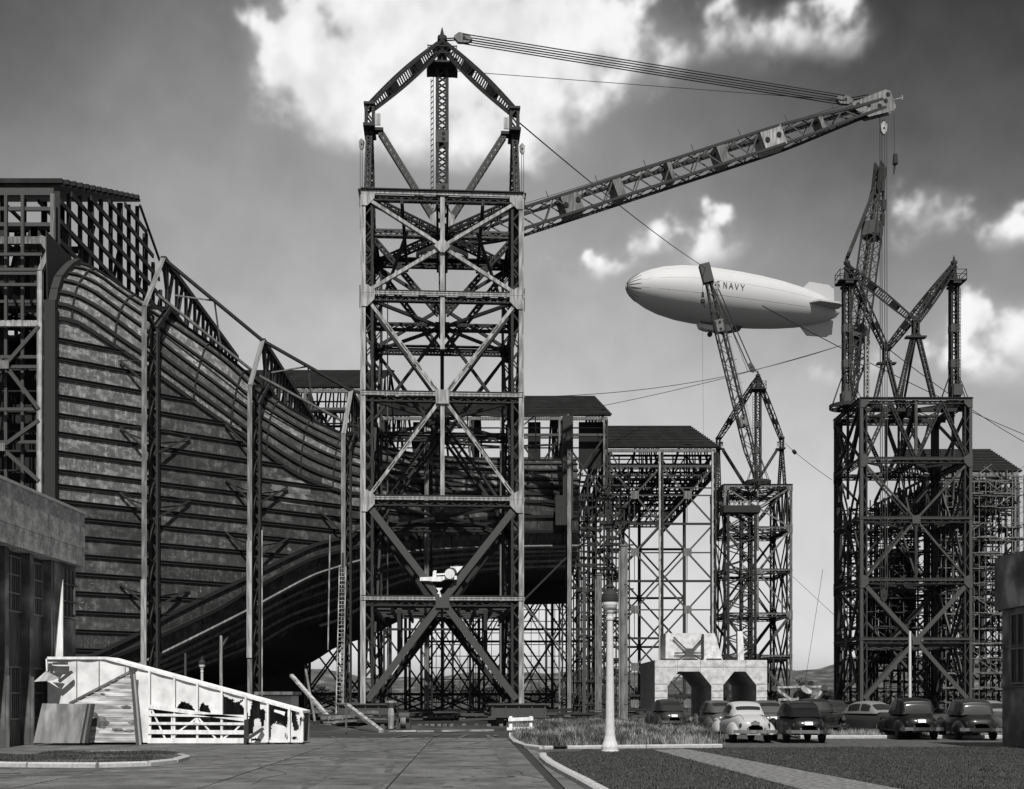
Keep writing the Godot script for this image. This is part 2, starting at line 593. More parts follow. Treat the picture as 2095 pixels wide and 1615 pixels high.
var lawn_pts := []
var verge_pts := []
var island_pts := []
func build_ground():
	var mb := MB.new()
	mb.quad(Vector3(-4500, -0.05, 60), Vector3(4500, -0.05, 60), Vector3(4500, -0.05, -6500), Vector3(-4500, -0.05, -6500))
	struct("ground", mb, M.dirt)
	# the concrete road, slab by slab, turned two degrees
	var road := struct("road", (func():
		var b := MB.new()
		b.quad(Vector3(-24, -0.03, 2), Vector3(1.6, -0.03, 2), Vector3(1.6, -0.03, -58), Vector3(-24, -0.03, -58))
		return b).call(), M.tar)
	var ux := Vector3(1, 0, 0.036).normalized()
	var uz := Vector3(-0.036, 0, 1).normalized() * -1.0
	uz = Vector3(-0.036, 0, -1).normalized()
	var o := Vector3(-1.65, 0, 0)
	for i in range(-6, 1):
		for j in range(-1, 11):
			var w := 3.72
			if i == 0:
				w = 3.35
			var p := o + ux * (i * 3.72 + 0.02) + uz * (j * 5.35 - 1.0)
			var x := ux * (w - 0.04)
			var z := uz * 5.325
			if p.z + z.z < -57.0:
				continue
			var b := MB.new()
			var tilt := rng.randf_range(-0.003, 0.003)
			b.obox(p + x / 2 + z / 2 + Vector3(0, -0.05 + tilt, 0), x / 2, Vector3(0, 0.05, 0), z / 2)
			part(road, "concrete_slab", b, M[["slab_a", "slab_b", "slab_c", "slab_a"][rng.randi() % 4]])
	# tyre tracks that swing in from the left and run up the middle
	var tk := MB.new()
	for e in [[[-14.0, -27.0], [-6.0, -29.5], [-2.5, -40.0], [-2.2, -57.0]], [[-16.0, -31.0], [-9.0, -36.0], [-5.5, -46.0], [-5.0, -57.0]], [[0.2, -20.0], [-0.2, -34.0], [-0.8, -46.0], [-1.2, -57.0]], [[-18.0, -29.0], [-10.0, -33.0], [-4.0, -42.0], [0.5, -44.0]], [[-4.0, -20.0], [-4.3, -32.0], [-6.0, -45.0], [-9.0, -57.0]]]:
		for off in [0.0, 1.45]:
			var prev := Vector3.ZERO
			for i in 31:
				var f := i / 30.0
				var g0 := 1.0 - f
				var x: float = g0 * g0 * g0 * e[0][0] + 3 * g0 * g0 * f * e[1][0] + 3 * g0 * f * f * e[2][0] + f * f * f * e[3][0] + off
				var z: float = g0 * g0 * g0 * e[0][1] + 3 * g0 * g0 * f * e[1][1] + 3 * g0 * f * f * e[2][1] + f * f * f * e[3][1] + off * 0.2
				var p := Vector3(x, 0.0052, z)
				if i > 0 and rng.randf() < 0.85:
					tk.flat(prev, p, rng.randf_range(0.12, 0.22), 0.001, Vector3.UP)
				prev = p
	part(road, "tyre_tracks", tk, M.track).set_meta("kind", "stuff")
	# cracks, patched seams and oil drips on the road
	var ck := MB.new()
	for i in 16:
		var p := Vector3(rng.randf_range(-14, 0.5), 0.003, -rng.randf_range(24, 56))
		var an := rng.randf() * TAU
		for s in rng.randi_range(6, 16):
			an += rng.randf_range(-0.5, 0.5)
			var q := p + Vector3(cos(an), 0, sin(an)) * rng.randf_range(0.25, 0.6)
			ck.flat(p, q, rng.randf_range(0.012, 0.03), 0.004, Vector3.UP)
			p = q
	part(road, "cracks", ck, M.tar).set_meta("kind", "stuff")
	var oil := MB.new()
	for i in 46:
		var p := Vector3(rng.randf_range(-12, 0.8), 0.0, -rng.randf_range(23.5, 55))
		if rng.randf() < 0.5:
			p.x = rng.randf_range(-2.2, -0.2)
		var r0 := rng.randf_range(0.03, 0.16)
		var pts := []
		for k in 9:
			pts.append(p + Vector3(cos(TAU * k / 9), 0, sin(TAU * k / 9)) * r0 * rng.randf_range(0.6, 1.2))
		flat_poly(oil, pts, 0.0035)
	part(road, "oil_drips", oil, M.asphalt).set_meta("kind", "stuff")
	# gutter beside the lawn kerb
	var gb := MB.new()
	flat_poly(gb, [Vector3(1.75, 0, 0), Vector3(3.4, 0, 0), Vector3(2.2, 0, -36), Vector3(2.5, 0, -45), Vector3(0.4, 0, -45)], -0.004)
	struct("gutter", gb, M.slab_c)
	# asphalt lane to the parking places
	var ab := MB.new()
	flat_poly(ab, [Vector3(0.6, 0, -41.6), Vector3(1.4, 0, -36.8), gp(1250, 1545), Vector3(4.5, 0, -38.3), Vector3(26, 0, -40.5), Vector3(40, 0, -41), Vector3(40, 0, -62), Vector3(7.6, 0, -62), Vector3(7.7, 0, -41.9)], 0.004)
	struct("parking_lane", ab, M.asphalt)
	# lawn with its kerb
	var edge := []
	for p in [[1118, 1549], [1121, 1556], [1135, 1567], [1163, 1583], [1202, 1603], [1250, 1630], [1330, 1680], [1500, 1800]]:
		edge.append(gp(p[0], p[1]))
	lawn_pts = edge.duplicate()
	lawn_pts.append(Vector3(6.0, 0, -8))
	lawn_pts.append(Vector3(30, 0, -8))
	lawn_pts.append(Vector3(30, 0, -39.9))
	lawn_pts.append(Vector3(9.5, 0, -39.6))
	lawn_pts.append(Vector3(5.6, 0, -38.6))
	lawn_pts.append(gp(1250, 1543))
	var lb := MB.new()
	flat_poly(lb, lawn_pts, 0.10, 0.14)
	struct("lawn", lb, M.turf)
	var ke := []
	for p in edge:
		ke.append(p + Vector3(-0.10, 0, 0.03))
	var k := Node3D.new()
	k.name = "lawn_kerb"
	add_child(k)
	k.set_meta("kind", "structure")
	kerb_run(k, ke, 0.26, 0.15)
	# path across the lawn
	var path_ := Node3D.new()
	path_.name = "path"
	add_child(path_)
	path_.set_meta("kind", "structure")
	var a0 := gp(1338, 1543)
	var a1 := gp(1408, 1541)
	var b0 := gp(1600, 1618)
	var b1 := gp(1800, 1620)
	b0 = a0.lerp(b0, 1.5)
	b1 = a1.lerp(b1, 1.5)
	for i in 12:
		var b := MB.new()
		flat_poly(b, [a0.lerp(b0, (i + 0.01) / 12.0), a1.lerp(b1, (i + 0.01) / 12.0), a1.lerp(b1, (i + 0.99) / 12.0), a0.lerp(b0, (i + 0.99) / 12.0)], 0.125, 0.06)
		part(path_, "path_slab", b, M.path)
	# weedy verge with kerb in front of the tower
	verge_pts = [gp(1052, 1512), gp(1062, 1522), gp(1080, 1530), gp(1110, 1533.5), gp(1475, 1529), gp(1478, 1517), Vector3(8.4, 0, -54), Vector3(9.4, 0, -58), Vector3(17, 0, -60), Vector3(17, 0, -84), Vector3(3, 0, -78), gp(1040, 1490)]
	var vb := MB.new()
	flat_poly(vb, verge_pts, 0.09, 0.12)
	struct("verge", vb, M.verge)
	var vk := Node3D.new()
	vk.name = "verge_kerb"
	add_child(vk)
	vk.set_meta("kind", "structure")
	var off := Vector3(0, 0, 0.13)
	kerb_run(vk, [verge_pts[0] + Vector3(-0.12, 0, 0.05), verge_pts[1] + Vector3(-0.1, 0, 0.1), verge_pts[2] + off, verge_pts[3] + off, gp(1128, 1533) + off], 0.24, 0.14)
	kerb_run(vk, [gp(1158, 1532.6) + off, verge_pts[4] + off], 0.24, 0.14)
	# storm drain opening in the kerb
	var db := MB.new()
	db.box(gp(1143, 1532.8) + Vector3(0, 0.10, 0.13), Vector3(0.55, 0.04, 0.24))
	part(vk, "drain_lintel", db, M.steel_dark)
	# kerb strip behind the cars
	var pk := Node3D.new()
	pk.name = "parking_kerb"
	add_child(pk)
	pk.set_meta("kind", "structure")
	kerb_run(pk, [Vector3(12.6, 0.004, -51.5), Vector3(17.2, 0.004, -51.8)], 0.3, 0.16)
	kerb_run(pk, [Vector3(18, 0.004, -51.8), Vector3(26, 0.004, -51.8)], 0.3, 0.16)
	var pv := MB.new()
	flat_poly(pv, [Vector3(12.6, 0, -51.7), Vector3(26, 0, -52), Vector3(26, 0, -54.4), Vector3(12.6, 0, -54.2)], 0.10, 0.10)
	struct("parking_verge", pv, M.verge)
	# small island at the left
	for p in [[-160, 1566], [60, 1570], [200, 1571], [300, 1568], [355, 1562], [380, 1554.5], [352, 1548.5], [250, 1544], [120, 1547], [60, 1552], [-160, 1556]]:
		island_pts.append(gp(p[0], p[1]))
	var ib := MB.new()
	flat_poly(ib, island_pts, 0.10, 0.13)
	struct("island", ib, M.turf)
	var ik := Node3D.new()
	ik.name = "island_kerb"
	add_child(ik)
	ik.set_meta("kind", "structure")
	kerb_run(ik, island_pts.slice(0, 9), 0.24, 0.15)
	# low mounds of spoil along the far edge of the road
	for s in [[640, 1492, 3.2, 0.35], [560, 1500, 2.0, 0.22], [760, 1490, 2.2, 0.25], [850, 1488, 3.0, 0.2], [965, 1489, 2.6, 0.22], [1030, 1494, 1.6, 0.2]]:
		var c := gp(s[0], s[1])
		var mm := MB.new()
		mound(mm, c, s[2], s[3], int(s[0]))
		struct("spoil_heap", mm, M.dirt)
	# far hills
	var hb := MB.new()
	var prev := Vector3.ZERO
	var hn := FastNoiseLite.new()
	hn.seed = 3
	hn.frequency = 0.0011
	hn.fractal_octaves = 4
	for i in 91:
		var x := -4200.0 + i * 95.0
		var h := 115.0 + 70.0 * hn.get_noise_1d(x * 1.3) + (60.0 if x > 900.0 else 0.0) * smoothstep(900.0, 2000.0, x)
		var p := Vector3(x, h, -5400)
		if i > 0:
			hb.quad(Vector3(prev.x, -1, -4700), Vector3(p.x, -1, -4700), p, prev)
		prev = p
	struct("hills", hb, M.hill)

func mound(mb: MB, c: Vector3, r: float, h: float, sd: int):
	var n := FastNoiseLite.new()
	n.seed = sd
	n.frequency = 0.9
	var k := 18
	var rings := 5
	var P := func(i: int, j: int) -> Vector3:
		var t := TAU * (i % k) / k
		var rr := r * float(j) / rings
		var q := Vector3(cos(t) * rr, 0, -sin(t) * rr * 0.45)
		q.y = h * pow(1.0 - float(j) / rings, 1.2) * (1.0 + 0.5 * n.get_noise_2d(q.x * 2.0, q.z * 2.0)) - 0.06
		return c + q
	for j in rings:
		for i in k:
			var a: Vector3 = P.call(i, j)
			var b: Vector3 = P.call(i, j + 1)
			var d: Vector3 = P.call(i + 1, j + 1)
			var e: Vector3 = P.call(i + 1, j)
			if j > 0:
				mb.tri(a, b, e)
			mb.tri(b, d, e)

# ------------------------------------------------------------------ tunnel shell
const WX := 1.177
const WB := 100.75
var curves := [
	# [inset, photo points ...]: the curved stiffeners of the contraction, from the crown down to the belly
	[4.2, [120, 537, 140, 538, 170, 541, 198, 554, 234, 578, 267, 600, 293, 616, 348, 649, 406, 688, 459, 727, 501, 762, 537, 795, 579, 829, 636, 861, 689, 884, 740, 905, 850, 930, 1000, 941, 1200, 943]],
	[3.0, [115, 545, 137, 546, 178, 554, 206, 568, 249, 600, 291, 627, 348, 664, 459, 741, 537, 812, 636, 874, 740, 917, 850, 940, 1000, 950, 1200, 951]],
	[2.0, [115, 557, 129, 559, 158, 564, 198, 582, 247, 617, 289, 645, 348, 690, 459, 770, 520, 820, 636, 890, 740, 935, 850, 954, 1000, 962, 1200, 964]],
	[1.1, [110, 572, 120, 573, 158, 582, 194, 600, 247, 639, 289, 669, 348, 716, 459, 800, 520, 845, 636, 915, 740, 955, 850, 972, 1000, 980, 1200, 983]],
	[0.5, [104, 596, 114, 597, 154, 606, 194, 627, 238, 657, 287, 695, 348, 742, 459, 823, 520, 868, 636, 938, 740, 975, 850, 988, 1000, 996, 1200, 998]],
	[0.15, [100, 620, 111, 621, 150, 631, 188, 653, 238, 689, 290, 724, 348, 766, 459, 845, 520, 891, 636, 962, 740, 992, 850, 1002, 1000, 1010, 1200, 1012]],
	[0.0, [100, 650, 111, 651, 148, 657, 178, 673, 231, 707, 291, 746, 323, 769, 431, 847, 498, 893, 600, 967, 685, 1002, 740, 1012, 850, 1019, 1000, 1025, 1200, 1028]],
	[0.0, [100, 1380, 184, 1343, 277, 1299, 320, 1272, 417, 1223, 493, 1187, 521, 1173, 636, 1118, 685, 1104, 735, 1095, 850, 1075, 1000, 1060, 1200, 1056]],
	[0.15, [100, 1400, 222, 1347, 277, 1325, 320, 1304, 452, 1242, 493, 1216, 521, 1202, 636, 1143, 685, 1130, 735, 1118, 850, 1100, 1000, 1090, 1200, 1087]],
	[0.7, [100, 1415, 222, 1385, 320, 1342, 493, 1256, 521, 1241, 636, 1180, 685, 1163, 735, 1148, 850, 1128, 1000, 1120, 1200, 1117]],
	[3.0, [100, 1420, 320, 1368, 523, 1272, 600, 1233, 689, 1200, 735, 1180, 850, 1155, 1000, 1140, 1200, 1132]],
	[7.0, [100, 1422, 320, 1392, 533, 1330, 600, 1291, 689, 1264, 735, 1240, 850, 1190, 1000, 1172, 1200, 1165]],
]
var cv := []       # per curve: [inset, [[X, height], ...]]

func wall_z(x: float) -> float:
	return WB + x / WX

func curve_h(c: int, x: float) -> float:
	var pts: Array = cv[c][1]
	var k := 0
	while k < pts.size() - 2 and pts[k + 1][0] < x:
		k += 1
	# smooth (cubic Hermite) through the points
	var p1: Array = pts[k]
	var p2: Array = pts[k + 1]
	var p0: Array = pts[maxi(k - 1, 0)]
	var p3: Array = pts[mini(k + 2, pts.size() - 1)]
	var m1: float = (p2[1] - p0[1]) / maxf(p2[0] - p0[0], 0.001)
	var m2: float = (p3[1] - p1[1]) / maxf(p3[0] - p1[0], 0.001)
	var dx: float = p2[0] - p1[0]
	var t: float = clampf((x - p1[0]) / dx, 0.0, 1.0)
	return (2 * t * t * t - 3 * t * t + 1) * p1[1] + (t * t * t - 2 * t * t + t) * dx * m1 + (-2 * t * t * t + 3 * t * t) * p2[1] + (t * t * t - t * t) * dx * m2

func shell_p(row: int, x: float) -> Vector3:
	# rows: 0 = far crown, 1..12 = curves, 13 = far belly
	if row == 0:
		return Vector3(x, curve_h(0, x) + 0.9, -(wall_z(x) + 28.0))
	if row == 13:
		return Vector3(x, curve_h(11, x) - 0.3, -(wall_z(x) + 30.0))
	return Vector3(x, curve_h(row - 1, x), -(wall_z(x) + cv[row - 1][0]))

func build_shell():
	for c in curves:
		var inset: float = c[0]
		var raw: Array = c[1]
		var out := []
		for i in range(0, raw.size(), 2):
			var kx: float = (raw[i] - CX) / F
			var z := (WB + inset) / (1.0 - kx / WX)
			out.append([kx * z, EYE + (HY - raw[i + 1]) / F * z])
		cv.append([inset, out])
	var X0 := -29.6
	var X1 := 6.0
	var t := thing("wind_tunnel_shell", "huge dark plated wind tunnel shell with curved ribs, narrowing from left to middle", "wind tunnel", Vector3(-12, 0, -95))
	# plates: between neighbouring stiffeners, in lengths of about five metres
	var cols := 7
	var seg := 6
	var kinds := ["skin_a", "skin_b", "skin_a", "skin_d", "skin_b"]
	for row in 13:
		if row == 7:
			continue
		for c in cols:
			var mb := MB.new()
			for s in seg:
				var xa := lerpf(X0, X1, (c + float(s) / seg) / cols)
				var xb := lerpf(X0, X1, (c + float(s + 1) / seg) / cols)
				var a := shell_p(row + 1, xa)
				var b := shell_p(row + 1, xb)
				var d := shell_p(row, xb)
				var e := shell_p(row, xa)
				var nn := []
				for q in [[row + 1, xa], [row + 1, xb], [row, xb], [row, xa]]:
					nn.append(shell_normal(q[0], q[1]))
				mb.quad_n(a, b, d, e, nn[0], nn[1], nn[2], nn[3])
			var m: Material = M[kinds[rng.randi() % 5]]
			if row < 7 and (c == 0 or (c == 1 and rng.randf() < 0.4)):
				m = M.skin_c  # left shoulder plates paler: light on the curved end put into the colour
			elif row < 7 and row > 1 and rng.randf() < 0.3:
				m = M.skin_c
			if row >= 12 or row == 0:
				m = M.skin_shaded
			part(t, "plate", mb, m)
	# the flat flank between the two curves, in courses bounded by the straight stiffeners
	var hs := []
	for y in [695, 734, 773, 811, 849, 887, 926, 964, 994, 1025, 1058, 1096, 1134, 1172, 1211, 1251, 1290, 1329, 1375]:
		hs.append(EYE + (HY - y) / F * 75.8)
	for k in hs.size():
		var top: float = hs[k - 1] if k > 0 else 40.0
		var bot: float = hs[k]
		for c in cols:
			var mb := MB.new()
			for s in seg:
				var xa := lerpf(X0, X1, (c + float(s) / seg) / cols)
				var xb := lerpf(X0, X1, (c + float(s + 1) / seg) / cols)
				var ta := minf(top, curve_h(6, xa))
				var tb := minf(top, curve_h(6, xb))
				var ba := maxf(bot, curve_h(7, xa))
				var bb := maxf(bot, curve_h(7, xb))
				if ta - ba < 0.01 and tb - bb < 0.01:
					continue
				ta = maxf(ta, ba)
				tb = maxf(tb, bb)
				var za := -wall_z(xa)
				var zb := -wall_z(xb)
				mb.quad(Vector3(xa, ba, za), Vector3(xb, bb, zb), Vector3(xb, tb, zb), Vector3(xa, ta, za))
			if mb.v.size() > 0:
				var m: Material = M[kinds[rng.randi() % 5]]
				if c == 0 and k < 10:
					m = M.skin_c if rng.randf() < 0.8 else M.skin_a  # pale left end of the flank, its brighter light painted in
				part(t, "plate", mb, m)
	# stiffeners
	for c in 12:
		if c == 11:
			continue
		var mb := MB.new()
		var n := 60
		for i in n:
			var xa := lerpf(X0, X1, float(i) / n)
			var xb := lerpf(X0, X1, float(i + 1) / n)
			var na := shell_normal(c + 1, xa)
			var a := shell_p(c + 1, xa)
			var b := shell_p(c + 1, xb)
			mb.bar(a + na * 0.06, b + na * 0.06 + (b - a) * 0.02, 0.26, 0.16, na)
		part(t, "curved_rib", mb, M.rib if c < 9 else M.steel_grey)  # belly ribs grey: the light they catch is put into the colour
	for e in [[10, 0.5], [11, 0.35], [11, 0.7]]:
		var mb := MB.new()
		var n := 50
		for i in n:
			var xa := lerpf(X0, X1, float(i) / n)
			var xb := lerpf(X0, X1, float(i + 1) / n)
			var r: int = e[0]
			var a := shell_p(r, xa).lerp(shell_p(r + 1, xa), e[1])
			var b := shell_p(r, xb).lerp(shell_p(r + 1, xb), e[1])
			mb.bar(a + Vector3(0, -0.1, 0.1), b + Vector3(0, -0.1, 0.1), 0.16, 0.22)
		part(t, "belly_rib", mb, M.steel_grey)  # grey paints the light caught by ribs in the dark underside
	for h in hs:
		var runs := []
		var n := 90
		var start := -1
		for i in n + 1:
			var x := lerpf(X0, X1, float(i) / n)
			var ok: bool = h < curve_h(6, x) - 0.1 and h > curve_h(7, x) + 0.1
			if ok and start < 0:
				start = i
			if start >= 0 and (not ok or i == n):
				if i - start > 2:
					runs.append([lerpf(X0, X1, float(start) / n), lerpf(X0, X1, float(i) / n)])
				start = -1
		for r in runs:
			var mb := MB.new()
			var a := Vector3(r[0], h, -wall_z(r[0]))
			var b := Vector3(r[1], h, -wall_z(r[1]))
			var nrm := shell_normal(7, 0.0)
			mb.bar(a + nrm * 0.05, b + nrm * 0.05, 0.12, 0.20)
			mb.bar(a + nrm * 0.13 + Vector3(0, 0.09, 0), b + nrm * 0.13 + Vector3(0, 0.09, 0), 0.1, 0.03)
			part(t, "straight_rib", mb, M.rib)
	# short seam battens between the curved stiffeners of the shoulder
	for row in range(1, 7):
		for i in 16:
			var x := X0 + 0.9 + i * 2.15
			if x > X1:
				continue
			var mb := MB.new()
			var na := shell_normal(row, x)
			mb.bar(shell_p(row, x) + na * 0.05, shell_p(row + 1, x) + na * 0.05, 0.09, 0.1, na)
			part(t, "seam_batten", mb, M.rib)
	for row in [8, 9, 10]:
		for i in 14:
			var x := X0 + 3.0 + i * 2.4
			var mb := MB.new()
			var na := shell_normal(row, x)
			mb.bar(shell_p(row, x) + na * 0.03, shell_p(row + 1, x) + na * 0.03, 0.07, 0.06, na)
			part(t, "seam_batten", mb, M.rib)
	# pale patches of plaster left on the flank, and chalk marks
	for p in [[600, 1000, 1.9, 0.75], [607, 1026, 1.55, 0.6], [341, 921, 0.34, 0.32], [735, 1030, 0.9, 0.5]]:
		var kx: float = (p[0] - CX) / F
		var z := WB / (1.0 - kx / WX)
		var c := Vector3(kx * z, EYE + (HY - p[1]) / F * z, -z)
		var nrm := shell_normal(7, c.x)
		var tx := nrm.cross(Vector3.UP).normalized() * -1.0
		var poly := PackedVector2Array()
		for i in 26:
			var th := TAU * i / 26
			var rr := 1.0 + rng.randf_range(-0.16, 0.12)
			var q := Vector2(cos(th) * p[2] * rr, sin(th) * p[3] * rr)
			if p[2] > 1.0:
				q.y = maxf(q.y, -p[3] * 0.45)
			poly.append(q)
		var mb := MB.new()
		mb.prism(poly, c + nrm * 0.003, tx, Vector3.UP, nrm * 0.006)
		part(t, "plaster_patch", mb, M.skin_patch)
	var marks := MB.new()
	for i in 46:
		var px := rng.randf_range(130, 720)
		var py := rng.randf_range(760, 1290)
		var kx := (px - CX) / F
		var z := WB / (1.0 - kx / WX)
		var c := Vector3(kx * z, EYE + (HY - py) / F * z, -z)
		if c.y > curve_h(6, c.x) - 0.3 or c.y < curve_h(7, c.x) + 0.3:
			continue
		var nrm := shell_normal(7, c.x)
		var tx := nrm.cross(Vector3.UP).normalized() * -1.0
		for s in rng.randi_range(2, 5):
			var a := c + tx * rng.randf_range(-0.35, 0.35) + Vector3.UP * rng.randf_range(-0.2, 0.2) + nrm * 0.006
			marks.flat(a, a + tx * rng.randf_range(-0.2, 0.3) + Vector3.UP * rng.randf_range(-0.2, 0.2), 0.05, 0.006, nrm)
	part(t, "chalk_marks", marks, M.skin_patch).set_meta("kind", "stuff")
	# end flange at the left
	var fl := MB.new()
	fl.bar(Vector3(X0, 1.0, -wall_z(X0) + 0.3), Vector3(X0, curve_h(5, X0), -wall_z(X0) + 0.3), 0.7, 0.5, Vector3(0, 0, 1))
	part(t, "end_girder", fl, M.steel_dark)
	var fp := MB.new()
	var pr := []
	for r in range(1, 7):
		pr.append(shell_p(r, X0))
	for i in pr.size() - 1:
		fp.bar(pr[i], pr[i + 1], 0.5, 0.6)
	part(t, "end_girder", fp, M.steel_dark)
	var web := MB.new()
	web.prism(PackedVector2Array([Vector2(0, curve_h(6, X0)), Vector2(0.2, curve_h(6, X0) + 5.5), Vector2(-6.0, curve_h(0, X0) + 0.2), Vector2(-4.4, curve_h(0, X0))]), Vector3(X0 - 0.35, 0, -wall_z(X0) + 0.1), Vector3(0, 0, 1), Vector3.UP, Vector3(0.06, 0, 0))
	part(t, "end_web", web, M.steel_dark)
	# added dark sheet standing in for the black shade below the shell
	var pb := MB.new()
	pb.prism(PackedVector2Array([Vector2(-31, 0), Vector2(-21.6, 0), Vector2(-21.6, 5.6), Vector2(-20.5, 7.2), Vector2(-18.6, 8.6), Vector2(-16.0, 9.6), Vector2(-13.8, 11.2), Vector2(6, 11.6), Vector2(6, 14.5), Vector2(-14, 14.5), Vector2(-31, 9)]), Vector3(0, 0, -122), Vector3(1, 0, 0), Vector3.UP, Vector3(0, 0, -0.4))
	part(t, "belly_shade_sheet", pb, M.skin_shaded)
	# edge beam under the belly, its lit look put into a pale colour
	var eb := MB.new()
	for i in 10:
		var xa := lerpf(-15.5, -10.5, i / 10.0)
		var xb := lerpf(-15.5, -10.5, (i + 1) / 10.0)
		eb.bar(shell_p(12, xa) + Vector3(0, -0.25, 0.2), shell_p(12, xb) + Vector3(0, -0.25, 0.2), 0.22, 0.22)
	part(t, "edge_pipe", eb, M.steel_light)

func shell_normal(row: int, x: float) -> Vector3:
	var e := 0.4
	var du := shell_p(clampi(row, 0, 13), minf(x + e, 6.0)) - shell_p(clampi(row, 0, 13), maxf(x - e, -29.6))
	var r0 := clampi(row - 1, 0, 13)
	var r1 := clampi(row + 1, 0, 13)
	if row == 7:
		r0 = 6
		r1 = 8
	var dv := shell_p(r0, x) - shell_p(r1, x)
	return du.cross(dv).normalized()

# ------------------------------------------------------------------ bents over the tunnel
func build_bents():
	var kink := [27.6, 23.7, 21.4, 21.2, 22.0, 23.3]
	var peak := [32.4, 28.2, 25.8, 25.5, 26.2, 27.5]
	var words_ := ["leftmost tall steel bent in front of the shell, kinked near its top", "second steel bent from the left, pale column with kinked top before the ribbed shell", "steel bent with a wooden ladder leaning at its foot, left of the big tower", "steel bent seen through the left half of the big lattice tower", "steel bent seen through the right half of the big lattice tower", "steel bent right of the big lattice tower with dark hanging plate girders"]
	var tops := []
	for i in 6:
		var z := 77.5 + 4.98 * i
		var x := -24.3 + 5.86 * i
		var t := thing("steel_bent", words_[i], "steel frame", Vector3(x, 0, -z), "steel bents over the tunnel shell")
		var b := Vector3(x, 0, -z)
		var kp := Vector3(x, kink[i], -z)
		var pp := Vector3(x, peak[i], -(z + 4.2))
		tops.append(pp)
		var f := Vector3(0, 0, 1)
		# outer chord: pale flange plate in front, dark web behind
		var front: Material = M.steel_pale
		pbar(t, "outer_flange", b + Vector3(0, 0.0, 0.03), kp + Vector3(0, 0, 0.03), 0.33, 0.05, front, f)
		pbar(t, "outer_web", b + Vector3(-0.12, 0, -0.22), kp + Vector3(-0.12, 0, -0.22), 0.05, 0.40, M.steel_dark, f)
		pbar(t, "outer_flange", kp + Vector3(0, 0, 0.03), pp + Vector3(0, 0.03, 0), 0.34, 0.05, front, Vector3(0, 1, 1))
		pbar(t, "outer_web", kp + Vector3(-0.12, 0, -0.22), pp + Vector3(-0.12, -0.25, 0), 0.05, 0.4, M.steel_dark, Vector3(0, 1, 1))
		# inner chord with lacing
		var ib := Vector3(x + 0.05, 0, -(z + 2.1))
		var ik := Vector3(x + 0.05, kink[i] - 0.8, -(z + 2.1))
		placed(t, "inner_chord", ib, ik, 0.55, 0.4, f, 30, M.steel_dark, 0.14, 0.07)
		pbar(t, "inner_chord", ik, Vector3(x, peak[i] - 3.0, -(z + 5.6)), 0.34, 0.34, M.steel_dark)
		var lac := MB.new()
		var n := 10
		for k in n:
			var h0: float = kink[i] * k / n
			var h1: float = kink[i] * (k + 1) / n
			lac.bar(Vector3(x, h0, -z - 0.2), Vector3(x, h1, -(z + 2.0)), 0.14, 0.14)
			lac.bar(Vector3(x, h1, -z - 0.2), Vector3(x, h1, -(z + 2.0)), 0.12, 0.12)
		part(t, "lacing", lac, M.steel_dark)
		# roof truss running back over the shell
		var far := Vector3(x, peak[i] - 0.6, -(z + 26.0))
		var dn := Vector3(0, -3.3, 0)
		pbar(t, "top_chord", pp, far, 0.38, 0.36, M.steel_dark)
		pbar(t, "bottom_chord", Vector3(x, peak[i] - 3.0, -(z + 5.6)), far + dn, 0.38, 0.32, M.steel_dark)
		var web := MB.new()
		var m := 9
		for k in m:
			var p := pp.lerp(far, float(k + 0.35) / m)
			var q := pp.lerp(far, float(k + 1) / m)
			web.bar(p, p + dn, 0.22, 0.2)
			web.bar(q, p + dn, 0.20, 0.2)
		web.bar(kp, ik + Vector3(0, 0, 0), 0.2, 0.2)
		web.bar(kp, Vector3(x, peak[i] - 3.0, -(z + 5.6)), 0.24, 0.24)
		web.bar(pp, Vector3(x, peak[i] - 3.0, -(z + 5.6)), 0.24, 0.24)
		part(t, "truss_web", web, M.steel_dark)
		# base
		var bb := MB.new()
		bb.box(Vector3(x, 0.25, -z - 1.0), Vector3(1.0, 0.5, 3.0))
		part(t, "base_block", bb, M.concrete_stained)
		# raking struts that steady the shell
		for h in [kink[i] * 0.28, kink[i] * 0.50, kink[i] * 0.66, kink[i] * 0.82]:
			for s in [-1, 1]:
				var wx: float = x + s * 1.9
				var hw: float = h + 1.7
				if i > 2 or hw > curve_h(6, wx) or hw < curve_h(7, wx):
					continue
				pbar(t, "raking_strut", Vector3(x, h, -z - 1.8), Vector3(wx, hw, -wall_z(wx) + 0.2), 0.1, 0.13, M.steel_dark)
				pbar(t, "strut_tie", Vector3(x, hw + 0.2, -z - 1.8), Vector3(wx, hw, -wall_z(wx) + 0.2), 0.04, 0.04, M.steel_dark)
		if i < 3:
			# lower splice, pale on the two left bents
			var h0: float = [0.5, 4.6, 6.5][i]
			var h1: float = [9.6, 12.8, 12.6][i]
			pbar(t, "splice_plate", Vector3(x - 0.02, h0, -z + 0.1), Vector3(x - 0.02, h1, -z + 0.1), 0.36 if i < 2 else 0.12, 0.06, M.steel_light if i < 2 else M.steel_dark, f)
		if i == 5:
			var pm := MB.new()
			pm.box(Vector3(x - 0.6, 18.2, -z - 0.4), Vector3(1.2, 2.6, 0.5))
			pm.box(Vector3(x - 0.1, 22.0, -z - 1.2), Vector3(0.9, 9.0, 2.0))
			part(t, "plate_girder", pm, M.steel_dark)
			pbar(t, "cross_brace", Vector3(x - 0.3, 14.0, -z), Vector3(x - 6.2, 7.8, -z + 4.0), 0.12, 0.12, M.steel_dark)
			pbar(t, "cross_brace", Vector3(x - 0.3, 5.6, -z), Vector3(x - 6.2, 12.2, -z + 4.0), 0.12, 0.12, M.steel_grey)
